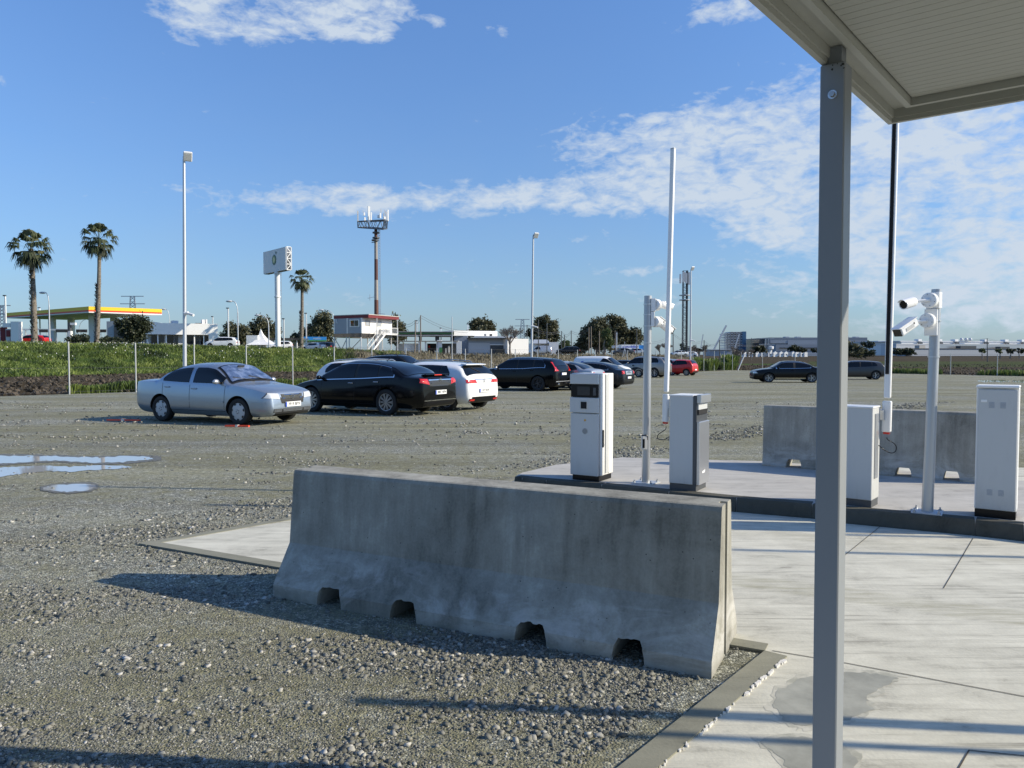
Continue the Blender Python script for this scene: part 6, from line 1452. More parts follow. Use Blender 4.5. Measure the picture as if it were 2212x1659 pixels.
boxb(316, 470, 113.5, 722.5, 753, 10, 'inner_wall', 'lightgrey', T); boxb(452, 471.5, 112, 722.0, 753, 2.5, 'end_wall', 'white', T); 
BS[0] = 0; boxb(230, 313.5, 112.6, 694, 750, 6, 'side_wall', 'greywall', T); boxb(246, 272, 112.5, 701, 745, .09, 'dark_opening', 'darkgrey', T); slope(.55, 314, 112)
for i, (a, b) in enumerate(((328, 340), (342, 356), (362, 376), (378, 386), (404, 418), (420, 432), (434, 450))): boxb(a, b, 113.3, 724, 751, .12, 'window', 'screen' if i % 2 else 'glass', T)
for a in (318, 341, 359, 399, 420, 440): boxb(a, a + 2.4, 112.4, 722, 753, .2, 'column', 'white', T)
boxb(373, 387, 115, 689.5, 697.5, 2, 'roof_unit', 'lightgrey', T); boxb(438, 444, 115, 686, 697.5, 1.2, 'roof_vent', 'whitewall', T); boxb(446, 449.5, 115, 685.5, 697.5, 1.2, 'roof_vent', 'whitewall', T); boxb(424, 437, 115, 694, 697.5, 1.2, 'roof_unit', 'darkgrey', T)
BS[0] = 0
# height bar, pumps and signs of the left station
T, _ = bldg('height_bar', 'white height limit bar on posts across the left forecourt', 'height bar', 95, 106)
a, b = At(42, 711.5, 106), At(150, 712.5, 106); MB().bar(a, b, .16, .22).build('bar', M['white'], T, world=True)
for px in (57, 74, 149): X, z0 = gnd(px, 106); MB().cyl((X, 106, z0), (X, 106, At(0, 712, 106).z), .10, n=8).build('post', M['galvw'], T, world=True)
T, _ = bldg('price_totem', 'white pillar with small red display at the left edge', 'sign', 26, 96); boxb(22.5, 41, 96, 694.5, 748, .8, 'pillar', 'white', T); boxb(5, 22, 96.1, 698, 707, .5, 'header', 'white', T)
boxb(13, 21.5, 96.2, 713, 727, .3, 'red_panel', 'redtrim', T); boxb(12, 22, 96.3, 710.5, 748, .3, 'frame', 'lightgrey', T); boxb(0, 12, 96.6, 707, 740, .4, 'dark_panel', 'redtrim', T)
for a, b, lb in ((84, 103, 'leftmost brown banner board on the forecourt'), (120, 145, 'brown banner board left of the pump'), (164, 188, 'brown banner board right of the pump'), (216, 229, 'narrow brown banner board right of the second palm')):
    T = thing('banner_board', lb, 'board', tuple(gnd3) if False else (pv(a, 104, 0).x, 104, tz(pv(a, 104, 0).x, 104)), 0, 'brown banner boards'); boxb(a, b, 104, 711.5, 718, .1, 'board', 'p_brown', T)
    for q in (a + 2, b - 2): boxb(q - .5, q + .5, 104.1, 718, 741, .1, 'post', 'galvw', T)
T, _ = bldg('fuel_pump', 'dark and white fuel pump with lit head under the canopy', 'fuel pump', 150, 103); boxb(145.5, 151, 103, 697, 733, .6, 'pump_body', 'darkgrey', T); boxb(151, 162, 103, 697, 702, .4, 'pump_sign', 'white', T); boxb(147, 153, 102.8, 715, 737, .5, 'lower_panel', 'white', T)

# ------------------------------------------------------------------ tower sign
T, _ = bldg('tower_sign', 'tall tower sign box with green and yellow flower emblem on a white pole', 'sign', 601, 112)
Yc = 112.0; A_ = At(568.6, 542.5, Yc + 3.0); B_ = pv(619.8, Yc - 3.0, 0); ztop = At(619.2, 535.2, Yc - 3.0).z; zbot = At(620.4, 585.3, Yc - 3.0).z
A_ = Vector((A_.x, A_.y, 0)); B_.z = 0; fd = (B_ - A_).normalized(); 
fn = Vector((fd.y, -fd.x, 0)); dd = -fn * .80
zt = At(568.6, 542.5, Yc + 3).z; ztop = (zt + ztop) / 2; zbot = (At(570, 589.2, Yc + 3).z + zbot) / 2
mb = MB(); mb.add([(*A_.xy, zbot), (*B_.xy, zbot), (*B_.xy, ztop), (*A_.xy, ztop)] + [(*(A_ - fn * .12).xy, zbot), (*(B_ - fn * .12).xy, zbot), (*(B_ - fn * .12).xy, ztop), (*(A_ - fn * .12).xy, ztop)], [(0, 1, 2, 3), (4, 7, 6, 5), (0, 4, 5, 1), (2, 6, 7, 3), (1, 5, 6, 2), (0, 3, 7, 4)])
fp = mb.build('face_panel', M['whitewall'], T, world=True)
mb = MB(); bb = [p - Vector((0, 0, 0)) for p in (A_ - fn * .13 + dd, B_ - fn * .0 + dd, B_ + dd + dd.normalized() * .12, A_ + dd + dd.normalized() * .12)]; mb.prism([tuple(p.xy) for p in bb], zbot, ztop); mb.build('face_panel', M['lightgrey'], T, world=True)
mb = MB()
e0, e1 = B_ - fn * .12, B_ + dd; zs = [zbot + (ztop - zbot) * f for f in (0, .25, .5, .75, 1)]
for z in zs: mb.bar((e0.x, e0.y, z), (e1.x, e1.y, z), .10, .10)
for i in range(4): mb.bar((e0.x, e0.y, zs[i]), (e1.x, e1.y, zs[i + 1]), .09, .09) if i % 2 == 0 else mb.bar((e1.x, e1.y, zs[i]), (e0.x, e0.y, zs[i + 1]), .09, .09)
for p in (e0, e1): mb.bar((p.x, p.y, zbot), (p.x, p.y, ztop), .13, .13)
mb.build('side_truss', M['white'], T, world=True)
mb = MB(); mb.prism([tuple(p.xy) for p in (A_ - fn * .13, B_ - fn * .13, B_ + dd * .99, A_ + dd * .99)], zbot - .05, zbot + .05); mb.build('floor_panel', M['darkgrey'], T, world=True)
lc = A_.lerp(B_, .50); lz = At(593.7, 561.4, Yc).z; mb = MB(); mb2 = MB(); mb3 = MB()
def petals(mb, n, r0, r1, off, w):
    for i in range(n):
        a = 6.283 * i / n; pts = []
        for (rr, aa) in ((r0, -w * .6), (r1 * .86, -w), (r1, 0), (r1 * .86, w), (r0, w * .6)): pts.append((rr * math.cos(a + aa), rr * math.sin(a + aa)))
        mb.add([lc + fn * off + fd * p[0] + Vector((0, 0, lz + p[1])) for p in pts], [(0, 1, 2, 3, 4)])
petals(mb, 18, .2, .80, .02, .17); mb.build('emblem', mat('emblem_green', (.05, .12, .07), .5), fp, world=True)
petals(mb2, 18, .05, .58, .035, .2); mb2.build('emblem_ring', mat('emblem_lime', (.30, .36, .14), .5), fp, world=True)
petals(mb3, 18, .02, .40, .05, .2); mb3.build('emblem_centre', mat('emblem_pale', (.62, .60, .30), .5), fp, world=True)
mb = MB(); text_on(mb, 'bp', .60, lc + fn * .03 + fd * .66 + Vector((0, 0, At(600, 546, Yc).z)), fd, (0, 0, 1), .02); mb.build('lettering', mat('sign_green_ink', (.10, .17, .14), .5), fp, world=True)
P = pv(601.2, Yc - .4, 0); z0 = tz(P.x, P.y); MB().cyl((P.x, P.y, z0), (P.x, P.y, zbot), .37, n=20).build('pole', M['white'], T, smooth=40, world=True)
for zz in (At(600, 642, Yc).z, zbot - .3): MB().cyl((P.x, P.y, zz - .08), (P.x, P.y, zz + .08), .46, n=20).build('flange', M['white'], T, world=True)
mb = MB(); L0 = P + Vector((.55, .05, 0)); z = z0 + 2
mb.bar((L0.x, L0.y, z0 + 2), (L0.x, L0.y, zbot), .05)
while z < zbot: mb.bar((P.x + .3, P.y, z), (L0.x + .06, L0.y, z), .05, .05); z += 1.1
mb.build('ladder', M['galvw'], T, world=True)

# ------------------------------------------------------------------ antenna monopole
T, _ = bldg('antenna_mast', 'tall red and white striped antenna mast behind the raised cabin', 'mast', 814, 138); Y = 138
zz = [At(0, y, Y).z for y in (755, 680, 648, 625, 605, 560, 520, 494)]; cols = ['pbrown', 'pbrown', 'palt', 'palt', 'pred', 'palt', 'pbrown']
M['pbrown'] = mat('faded_red_paint', (.13, .055, .04), .7); M['palt'] = mat('faded_white_paint', (.32, .29, .26), .6); M['pred'] = mat('dull_red_paint', (.12, .055, .045), .7)
X = pv(814, Y, 0).x
for i in range(7): MB().cyl((X, Y, zz[i] - (1 if i == 0 else 0)), (X, Y, zz[i + 1]), .42 - .02 * i, .40 - .02 * i, 16).build('mast_section', M[cols[i]], T, smooth=40, world=True)
mb = MB(); mb.bar((X + .55, Y - .1, zz[0]), (X + .50, Y - .1, zz[-1]), .07); mb.bar((X + .78, Y - .1, zz[0]), (X + .73, Y - .1, zz[-1]), .07); z = zz[0]
while z < zz[-1]: mb.bar((X + .5, Y - .1, z), (X + .78, Y - .1, z), .05, .05); z += .45
mb.build('ladder', M['galvw'], T, world=True)
# triangular headframe
sc_ = Y / F / 8.29 / 1.8228 * 1.0
def hf(zx, zy, dy=0): return At((1350 + zx / 8.296) / 1.8228, (780 + zy / 8.296) / 1.8228, Y + dy)
tri_t = [hf(480, 770, -1), hf(1260, 715, -3.6), hf(1480, 745, 2.6)]; tri_b = [hf(490, 955, -1), hf(1270, 905, -3.6), hf(1440, 1015, 2.6)]
tri_t = [hf(480, 765, 1.5), hf(1340, 715, -2.2), hf(1460, 745, 2.2), hf(850, 760, 3.2)]; tri_b = [hf(490, 960, 1.5), hf(1310, 1020, -2.2), hf(1440, 1000, 2.2), hf(850, 950, 3.2)]
mb = MB()
for L in (tri_t, tri_b):
    for i in range(4): mb.bar(L[i], L[(i + 1) % 4], .2, .2)
for i in range(4):
    mb.bar(tri_t[i], tri_b[i], .12, .12); a, b, c_, d_ = tri_t[i], tri_t[(i + 1) % 4], tri_b[i], tri_b[(i + 1) % 4]
    for j in range(4): mb.bar(c_.lerp(d_, j / 4), a.lerp(b, (j + .5) / 4), .06); mb.bar(a.lerp(b, (j + .5) / 4), c_.lerp(d_, (j + 1) / 4), .06)
mb.build('headframe', M['darkgrey'], T, world=True)
mb = MB(); mb.add([tri_b[0], tri_b[1], tri_b[2], tri_b[3]], [(0, 1, 2, 3)]); mb.add([p + Vector((0, 0, .06)) for p in tri_b], [(0, 1, 2, 3)]); mb.build('platform', M['p_brown'], T, world=True)
for (zx, za, zb_, w, dy) in ((490, 420, 760, 30, 0), (700, 470, 570, 50, .5), (720, 630, 740, 50, .5), (850, 268, 780, 70, -1.5), (925, 465, 740, 40, .6), (1160, 560, 655, 60, -1.8), (1225, 490, 655, 50, -1.9), (1365, 605, 690, 60, -2.0), (1340, 500, 740, 30, 1.5), (1410, 440, 730, 30, 1.9), (1475, 380, 750, 46, 2.2), (1245, 360, 480, 16, -1.9), (660, 410, 470, 12, .5), (1372, 380, 500, 14, 1.5)):
    a, b = hf(zx, za, dy), hf(zx, zb_, dy); ww = w / 8.296 / 1.8228 / F * Y; mb = MB(); mb.box((a + b) / 2, (ww, ww * .6, (a - b).z), rz=.5); mb.build('panel_antenna', M['white'] if w > 35 else M['concw'], T, world=True)
for (zx, zy) in ((1080, 1130), (1080, 1300), (1050, 1380)): p = hf(zx, zy, -.3); MB().cyl(p - Vector((0, 0, .12)), p + Vector((0, 0, .12)), .62, n=12).build('collar', M['darkgrey'], T, world=True)
MB().bar(hf(940, 1450, -.4), hf(1060, 1440, -.4), .12).build('bracket', M['darkgrey'], T, world=True)
mb = MB(); p = At(805, 642, Y - .3); mb.bar(p + Vector((.5, 0, .1)), p + Vector((-.9, 0, -.2)), .07); mb.bar(p + Vector((-.5, 0, .5)), p + Vector((-.5, 0, -.6)), .07); mb.bar(At(816, 677, Y - .4), At(832, 678.5, Y - .4), .09); mb.build('yagi_antenna', M['galvw'], T, world=True)

# lattice mast
T, _ = bldg('lattice_mast', 'slender steel lattice antenna mast beside the slim floodlight pole', 'mast', 1478, 190); Y = 190; Xc = pv(1478.5, Y, 0).x; zt, z0 = At(0, 585, Y).z, tz(Xc, Y); mb = MB(); hw_ = .52; cor = [Vector((Xc + sx * hw_, Y + sy * hw_, 0)) for sx, sy in ((-1, -1), (1, -1), (1, 1), (-1, 1))]
for c_ in cor: mb.bar(c_ + Vector((0, 0, z0)), c_ + Vector((0, 0, zt)), .15, .15)
n = 26
for i in range(n):
    za, zb_ = z0 + (zt - z0) * i / n, z0 + (zt - z0) * (i + 1) / n
    for j in range(4): a, b = cor[j], cor[(j + 1) % 4]; mb.bar(a + Vector((0, 0, za)), b + Vector((0, 0, zb_)), .06) if i % 2 else mb.bar(b + Vector((0, 0, za)), a + Vector((0, 0, zb_)), .06); mb.bar(a + Vector((0, 0, zb_)), b + Vector((0, 0, zb_)), .06)
mb.build('lattice', M['darkgrey'], T, world=True)
MB().bar((Xc + .2, Y - .7, z0), (Xc + .2, Y - .7, zt), .30, .2).build('cable_run', M['ink'], T, world=True)
for dx_, ya, yb in ((-1.0, 592, 612), (-.3, 587, 610), (.5, 590, 612), (1.15, 588, 615), (.1, 588, 608)): a, b = At(1478.5, ya, Y - .8), At(1478.5, yb, Y - .8); MB().box(((a + b) / 2).to_tuple()[0:1] and (a.x + dx_, a.y, (a.z + b.z) / 2), (.42, .3, a.z - b.z)).build('panel_antenna', M['lightgrey'], T, world=True)
for yy in (638, 648): p = At(1479, yy, Y - .8); MB().cyl(p - Vector((0, 0, .1)), p + Vector((0, 0, .1)), 1.35, n=14).build('ring_mount', M['galv'], T, world=True)
# thin leaning masts / cranes
for (a, b, Y, lb, w) in (((1535, 757), (1569, 703), 420, 'long thin grey crane boom leaning left of the unfinished tower', .8), ((1511, 760), (1519, 722), 380, 'thin bent mast right of the slim floodlight pole', .35), ((1581, 752), (1597, 722), 400, 'second crane boom in front of the unfinished tower', .5)):
    p, q = At(*a, Y), At(*b, Y); p.z = min(p.z, tz(p.x, Y)); tag(MB().bar(p, q, w, w).build('crane_boom', M['lightgrey']), lb, 'crane')
# far pylons
for px, Y, yt, lb, w in ((289, 330, 640, 'far lattice pylon above the yellow fascia', 2.2), (7, 300, 660, 'far pylon top at the far left edge', 1.6), (509, 420, 710, 'small far pylon beside the dark trees', 1.5), (1128.5, 380, 690, 'far pylon right of the bare tree', 1.6), (1656, 420, 731, 'far pylon in front of the grey hangar', 1.8)):
    X, z0 = gnd(px, Y); t = At(px, yt, Y); T = thing('pylon', lb, 'pylon', (X, Y, z0), 0, 'far electricity pylons'); mb = MB()
    for s_ in (-1, 1): mb.bar((X + s_ * w, Y, z0), (X + s_ * w * .4, Y, t.z), .35, .35)
    n = 14
    for i in range(n): za = z0 + (t.z - z0) * i / n; zb_ = z0 + (t.z - z0) * (i + 1) / n; wa = w * (1 - .6 * i / n); wb_ = w * (1 - .6 * (i + 1) / n); mb.bar((X - wa, Y, za), (X + wb_, Y, zb_), .2); mb.bar((X + wa, Y, za), (X - wb_, Y, zb_), .2)
    mb.build('tower', M['galv'], T, world=True); mb = MB(); mb.bar((X - w * 2.2, Y, t.z), (X + w * 2.2, Y, t.z), .4, .3); mb.bar((X - w * 2.4, Y, t.z - 3.2), (X + w * 2.4, Y, t.z - 3.2), .4, .3); mb.build('cross_arm', M['galv'], T, world=True)

# ------------------------------------------------------------------ raised cabin on stilts
T, _ = bldg('raised_cabin', 'white site cabin on steel stilts with red-edged roof and outside stairs', 'cabin', 782, 122)
def z3(x, y): return 548.6 + x / 5.498, 493.7 + y / 5.498
Lc = pv(z3(955, 0)[0], 124.5, 0); Nc = pv(z3(1285, 0)[0], 121, 0); Rc = pv(z3(1642, 0)[0], 128.5, 0); 
zt, zb_ = At(0, z3(0, 1060)[1], 121).z, At(0, z3(0, 1243)[1], 121).z; Bk = Lc + (Rc - Nc)
mb = MB(); mb.prism([tuple(p.xy) for p in (Lc, Nc, Rc, Bk)], zb_, zt); mb.build('cabin_walls', M['whitewall'], T, world=True)
def on_face(mb, a, b, f0, f1, z0, z1, off=.03, th=.05):
    d = (b - a); n = Vector((d.y, -d.x, 0)).normalized(); p, q = a + d * f0 + n * off, a + d * f1 + n * off; mb.prism([tuple(p.xy), tuple(q.xy), tuple((q - n * th).xy), tuple((p - n * th).xy)], z0, z1)
H_ = zt - zb_
mb = MB(); on_face(mb, Lc, Nc, .0, 1., zb_, zt, .02, .015); mb.build('end_panel', M['greywall'], T, world=True)
for f in (0, .47, .97): mb = MB(); on_face(mb, Lc, Nc, f, f + .035, zb_, zt, .05); mb.build('cladding_strip', M['white'], T, world=True)
mb = MB(); on_face(mb, Lc, Nc, .58, .92, zb_ + H_ * .42, zb_ + H_ * .90, .06); w_ = mb.build('window', M['white'], T, world=True)
mb = MB(); on_face(mb, Lc, Nc, .62, .74, zb_ + H_ * .48, zb_ + H_ * .85, .09); on_face(mb, Lc, Nc, .76, .88, zb_ + H_ * .48, zb_ + H_ * .85, .09); mb.build('pane', M['glass'], w_, world=True)
for f0, f1 in ((.10, .26), (.48, .64)):
    mb = MB(); on_face(mb, Nc, Rc, f0, f1, zb_ + H_ * .5, zb_ + H_ * .86, .05); w_ = mb.build('window', M['concw'], T, world=True); mb = MB(); on_face(mb, Nc, Rc, f0 + .02, f1 - .02, zb_ + H_ * .53, zb_ + H_ * .83, .08); mb.build('pane', M['greywall'], w_, world=True)
for f0, f1 in ((.55, .62), (.64, .73), (.76, .84)): mb = MB(); on_face(mb, Nc, Rc, f0, f1, zb_ + H_ * .05, zb_ + H_ * .32, .40, .3); mb.build('air_conditioner', M['cabinet'], T, world=True)
dR = (Rc - Nc).normalized(); out = Vector((dR.y, -dR.x, 0)); R1 = Rc + out * 1.2; N1 = Nc + out * 1.2 + dR * .1; L1 = Lc - (Nc - Lc).normalized() * .3
mb = MB(); zr0, zr1 = At(0, z3(0, 1060)[1], 121).z + .02, At(0, z3(0, 1016)[1], 121).z; mb.prism([tuple(p.xy) for p in (L1 + out * .2, N1, R1 + dR * .3, Bk + dR * .3 - out * .2, )], zr0, zr1 - .12); mb.build('roof_edge', M['redtrim'], T, world=True)
mb = MB(); mb.prism([tuple(p.xy) for p in (L1 + out * .25, N1 + out * .06, R1 + dR * .36 + out * .06, Bk + dR * .36)], zr1 - .115, zr1); mb.build('roof', M['concw'], T, world=True)
gzb = tz(Nc.x, Nc.y)
mb = MB(); mb.prism([tuple(p.xy) for p in (Lc + Vector((.05, .05, 0)), Nc - Vector((.1, -.1, 0)), Rc, Bk)], zb_ - .62, zb_ - .01); mb.build('floor_frame', M['p_brown'], T, world=True)
for (a, b, f) in ((Lc, Nc, .02), (Lc, Nc, .45), (Lc, Nc, .55), (Lc, Nc, .97), (Nc, Rc, .30), (Nc, Rc, .66), (Nc, Rc, .97), (Bk, Rc, .1), (Bk, Rc, .5)):
    p = a.lerp(b, f); MB().box((p.x, p.y, (gzb + zb_ - .6) / 2 - .2), (.16, .16, zb_ - gzb - .2)).build('stilt', M['whitewall'], T, world=True)
mb = MB()
for (f0, f1, za, zc) in ((.02, .3, zb_ - .7, gzb), (.45, .25, zb_ - .9, gzb + .1), (.97, .6, zb_ - .9, gzb + .3)): a, b = Lc.lerp(Nc, f0), Lc.lerp(Nc, f1); mb.bar((a.x, a.y, za), (b.x, b.y, zc), .09)
mb.build('brace', M['concw'], T, world=True)
for f, w in ((.28, 1.2), (.98, 1.2)): p = Nc.lerp(Rc, f) + out * w; MB().bar((p.x, p.y, gzb - .2), (p.x, p.y, zr0), .13, .13).build('porch_post', M['white'], T, world=True)
mb = MB(); dk_ = [Nc.lerp(Rc, .45), Nc.lerp(Rc, .45) + out * 1.2, Rc + out * 1.2, Rc]; mb.prism([tuple(p.xy) for p in dk_], zb_ - .14, zb_ - .02); mb.build('landing', M['white'], T, world=True)
mb = MB()
for i in range(15): p = (Nc.lerp(Rc, .45) + out * 1.2).lerp(Rc + out * 1.2, i / 14); mb.bar((p.x, p.y, zb_), (p.x, p.y, zb_ + 1.0), .05)
for zz_ in (1.0, .1): mb.bar((*(Nc.lerp(Rc, .45) + out * 1.2).xy, zb_ + zz_), (*(Rc + out * 1.2).xy, zb_ + zz_), .07)
mb.build('railing', M['white'], T, world=True)
s0 = Nc.lerp(Rc, .50) + out * 1.0; s1 = Nc.lerp(Rc, -.02) + out * 1.6
mb = MB()
for o_ in (-.5, .5):
    a, b = s0 + out * o_, s1 + out * o_; mb.bar((a.x, a.y, zb_ - .1), (b.x, b.y, gzb), .07, .28)
for i in range(13): a = s0.lerp(s1, (i + .5) / 13); z = zb_ - .1 + (gzb - zb_ + .1) * (i + .5) / 13; mb.bar((*(a - out * .5).xy, z), (*(a + out * .5).xy, z), .28, .04)
for o_ in (-.5, .5):
    a, b = s0 + out * o_, s1 + out * o_; mb.bar((a.x, a.y, zb_ + .9), (b.x, b.y, gzb + .95), .06)
    for i in range(7): q = a.lerp(b, i / 6); z = zb_ - .1 + (gzb - zb_ + .1) * i / 6; mb.bar((q.x, q.y, z), (q.x, q.y, z + .95), .05)
mb.build('stairs', M['white'], T, world=True)
p = Lc.lerp(Nc, .08) + Vector((.1, -.3, 0)); MB().tube([Vector((p.x, p.y, zt - .1)), Vector((p.x, p.y, zt - .5)), Vector((p.x + .15, p.y, zt - .75))], .06, 6).build('wall_lamp', M['white'], T, world=True)

# ------------------------------------------------------------------ second station: tent, wash sign, green canopy, buildings
T, _ = bldg('pagoda_tent', 'small white pagoda tent left of the tower sign foot', 'tent', 560, 125); Y = 125; zb2 = tz(pv(560, Y, 0).x, Y); mb = MB()
boxb(532, 557, Y + 1, 724.5, 752, 4, 'side_wall', 'white', T)
mb = MB(); zs_ = At(0, 745, Y).z; pk = At(554.5, 709, Y); n = 10; ring = []; V = []
prof = [(0, 0), (.12, .35), (.30, .62), (.55, .82), (1, 1)]
xl, xr = pv(534, Y, 0).x, pv(590, Y, 0).x; R4 = [(xl, Y - .5), (xr, Y - .5), (xr, Y + 6), (xl, Y + 6)]
for f, dn in prof: V += [(pk.x + (x - pk.x) * f, Y + 2 + (y - Y - 2) * f, pk.z + (zs_ - pk.z) * dn) for x, y in R4]
mb.add(V, [(i * 4 + j, i * 4 + (j + 1) % 4, (i + 1) * 4 + (j + 1) % 4, (i + 1) * 4 + j) for i in range(4) for j in range(4)]); mb.build('tent_roof', M['white'], T, world=True)
slope(.3, 680, 150)
T, _ = bldg('car_wash', 'car wash building with blue and green sign strip behind the third palm', 'building', 680, 150)
boxb(654, 706, 150, 727.5, 734.5, 5, 'sign_strip', 'blue', T); boxb(654, 706, 149.9, 734.6, 736.8, 5, 'green_strip', 'greenstrip', T); boxb(656, 704, 150.5, 737, 758, 5, 'wall', 'whitewall', T); boxb(664, 680, 150.3, 742, 757, .1, 'bay', 'greywall', T); boxb(685, 700, 150.3, 742, 757, .1, 'bay', 'screen', T)
mb = MB(); text_on(mb, 'Lavado a presión', .62, At(670, 731, 149.93), (1, 0, 0), (0, 0, 1), .03); mb.build('lettering', M['white'], T, world=True)
BS[0] = 0
T, _ = bldg('brown_shelter', 'long brown roofed shelter at the foot of the tower sign', 'shelter', 615, 135); boxb(583, 650, 135, 730, 735, 5, 'roof', 'p_brown', T)
for a in (588, 598, 612, 626, 640): boxb(a, a + 2.2, 135.4, 735, 752, .3, 'column', 'whitewall', T)
boxb(590, 640, 139, 738, 752, .3, 'back_wall', 'lightgrey', T)
T, _ = bldg('green_canopy', 'fuel station canopy with dark green fascia right of the raised cabin', 'canopy', 915, 140)
a, b = z4 = (lambda x: 822.9 + x / 5.76), (lambda y: 630.9 + y / 5.76)
boxb(856, 980.5, 140, b(490), b(497), 8, 'roof_edge', 'concw', T); boxb(856, 980.5, 139.9, b(498), b(530), 8.2, 'fascia', 'greendark', T); boxb(857, 980, 140.1, b(531), b(545), 7.8, 'soffit', 'whitewall', T)
for q in (905, 940, 973): boxb(q, q + 8 if q > 905 else q + 5, 141, b(545), b(612), 1, 'column', 'darkgrey', T)
boxb(856, 980, 139.85, b(510), b(516), .04, 'green_line', 'greenstrip', T)
T, _ = bldg('wash_bays', 'white open wash bays with red machine and green panel under the green canopy', 'building', 930, 130); Yw = 130
boxb(a(100), a(960), Yw, b(606), b(612), 5, 'roof', 'concw', T); slope(.5, a(390), Yw + 1); boxb(a(290), a(490), Yw + 1, b(640), b(800), 4, 'white_wall', 'whitewall', T); BS[0] = 0; boxb(a(315), a(375), Yw + .9, b(665), b(735), .1, 'window', 'glass', T)
for q0, q1 in ((465, 492), (545, 562), (690, 705), (700, 755), (940, 1000)): boxb(a(q0), a(q1), Yw + .3, b(612 if q0 != 700 else 598), b(800), .5, 'pillar', 'white', T)
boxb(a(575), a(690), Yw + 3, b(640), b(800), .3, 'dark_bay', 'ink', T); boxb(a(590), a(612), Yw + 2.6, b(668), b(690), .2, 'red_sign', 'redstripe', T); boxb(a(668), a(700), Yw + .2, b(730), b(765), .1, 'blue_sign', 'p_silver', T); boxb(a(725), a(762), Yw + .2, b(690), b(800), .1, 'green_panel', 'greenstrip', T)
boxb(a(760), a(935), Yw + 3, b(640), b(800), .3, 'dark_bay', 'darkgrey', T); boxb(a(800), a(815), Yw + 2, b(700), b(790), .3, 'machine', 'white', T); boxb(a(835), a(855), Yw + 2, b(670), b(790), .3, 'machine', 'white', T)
T, _ = bldg('white_station_building', 'white flat-roofed station building with grey front behind the bare tree', 'building', 1030, 140); Y = 140
slope(.5, a(905), Y); boxb(a(905), a(1450), Y, b(478), b(542), 12, 'parapet', 'white', T); BS[0] = 0; boxb(a(895), a(1080), Y + 1, b(543), b(800), 10, 'grey_wall', 'greywall', T); boxb(a(1080), a(1575), Y - 1.0, b(572), b(800), 10, 'lower_wall', 'greywall', T)
boxb(a(1066), a(1575), Y - 2.2, b(568), b(578), 3, 'eave', 'darkgrey', T); boxb(a(1160), a(1700), Y - .9, b(548), b(568), 8, 'upper_band', 'whitewall', T)
boxb(a(1090), a(1355), Y - 1.1, b(630), b(755), .08, 'roller_panel', 'lightgrey', T); boxb(a(1355), a(1575), Y - 1.2, b(648), b(660), .3, 'lintel', 'white', T); boxb(a(1362), a(1572), Y - 1.05, b(664), b(800), .04, 'dark_opening', 'darkgrey', T); boxb(a(1430), a(1570), Y - 1.5, b(705), b(800), .2, 'tank_wall', 'p_brown', T)
slope(.5, a(1575), Y - 2.5); boxb(a(1575), a(1836), Y - 2.5, b(580), b(806), 9, 'side_building', 'whitewall', T); BS[0] = 0; boxb(a(1350), a(1385), Y - .05, b(522), b(546), .04, 'vent', 'ink', T); boxb(a(1282), a(1312), Y - .4, b(518), b(546), .4, 'roof_unit', 'concw', T)
T, _ = bldg('white_railing', 'low white railing in front of the grey station wall', 'railing', 990, 128)
for yy in (768,): boxb(a(780), a(1135), 128, b(yy), b(yy + 8), .1, 'rail', 'white', T)
for q in (790, 870, 1040, 1100, 1130): boxb(a(q), a(q + 8), 128.1, b(776), b(812), .1, 'post', 'white', T)
T, _ = bldg('concrete_kerb_wall', 'low pale concrete wall along the station edge behind the black suv', 'wall', 1000, 124); boxb(a(500), a(1590), 124, b(808), b(826), 1, 'wall', 'concw', T)
T, _ = bldg('white_gabled_building', 'white building with grey hipped roof behind the dark round tree', 'building', 1180, 165); Y = 165
slope(.5, 1153, Y); boxb(1153, 1195, Y, 742, 770, 10, 'wall', 'white', T); BS[0] = 0; boxb(1186, 1206.5, Y - 1, 739, 770, 9, 'wing', 'white', T); p0, p1, p2, p3 = At(1151, 742, Y - .5), At(1190, 742, Y - .5), At(1182, 733.5, Y + 3), At(1153, 733.5, Y + 3)
mb = MB(); mb.add([p0, p1, p2, p3, p0 + Vector((0, 11, 0)), p1 + Vector((0, 11, 0))], [(0, 1, 2, 3), (3, 2, 5, 4), (1, 5, 2), (0, 3, 4), (0, 4, 5, 1)]); mb.build('roof', M['greywall'], T, world=True); boxb(1156, 1166, Y - .05, 755, 768, .04, 'door', 'ink', T)
T, _ = bldg('hire_shop', 'white flat-roofed hire shop with lettered sign and blue end left of the camera pole', 'building', 1350, 165); Y = 165
boxb(1342.5, 1379.5, Y, 744.5, 757, 5, 'sign_box', 'white', T); boxb(1328, 1343, Y + .5, 746, 752, 5, 'roof_edge', 'whitewall', T); boxb(1339, 1388, Y - 1, 753.6, 756.6, 3, 'awning', 'white', T); boxb(1342, 1384, Y + 1.5, 757, 768, 3, 'shop_front', 'darkgrey', T); boxb(1380, 1396, Y + .6, 745.5, 768, 5, 'blue_wall', 'blue', T)
mb = MB(); text_on(mb, 'oxmobility', .78, At(1361, 749, Y - .04), (1, 0, 0), (0, 0, 1), .05); mb.build('lettering', M['plateblue'], T, world=True)
for px in (1344, 1380): boxb(px, px + 1.2, Y - .9, 756.6, 768, .15, 'post', 'white', T)
# flags / cones etc: small white tripod
T, _ = bldg('white_tripod', 'small white tripod stand above the white van\'s windscreen', 'tripod', 1349, 120); mb = MB(); tp_ = At(1349.5, 752, 120)
for s_ in (-.35, 0, .35): mb.bar(tp_, (tp_.x + s_, 120 + (.3 if s_ == 0 else 0), tp_.z - 1.4), .06)
mb.bar(tp_, tp_ + Vector((0, 0, 1.0)), .06); mb.build('stand', M['white'], T, world=True)

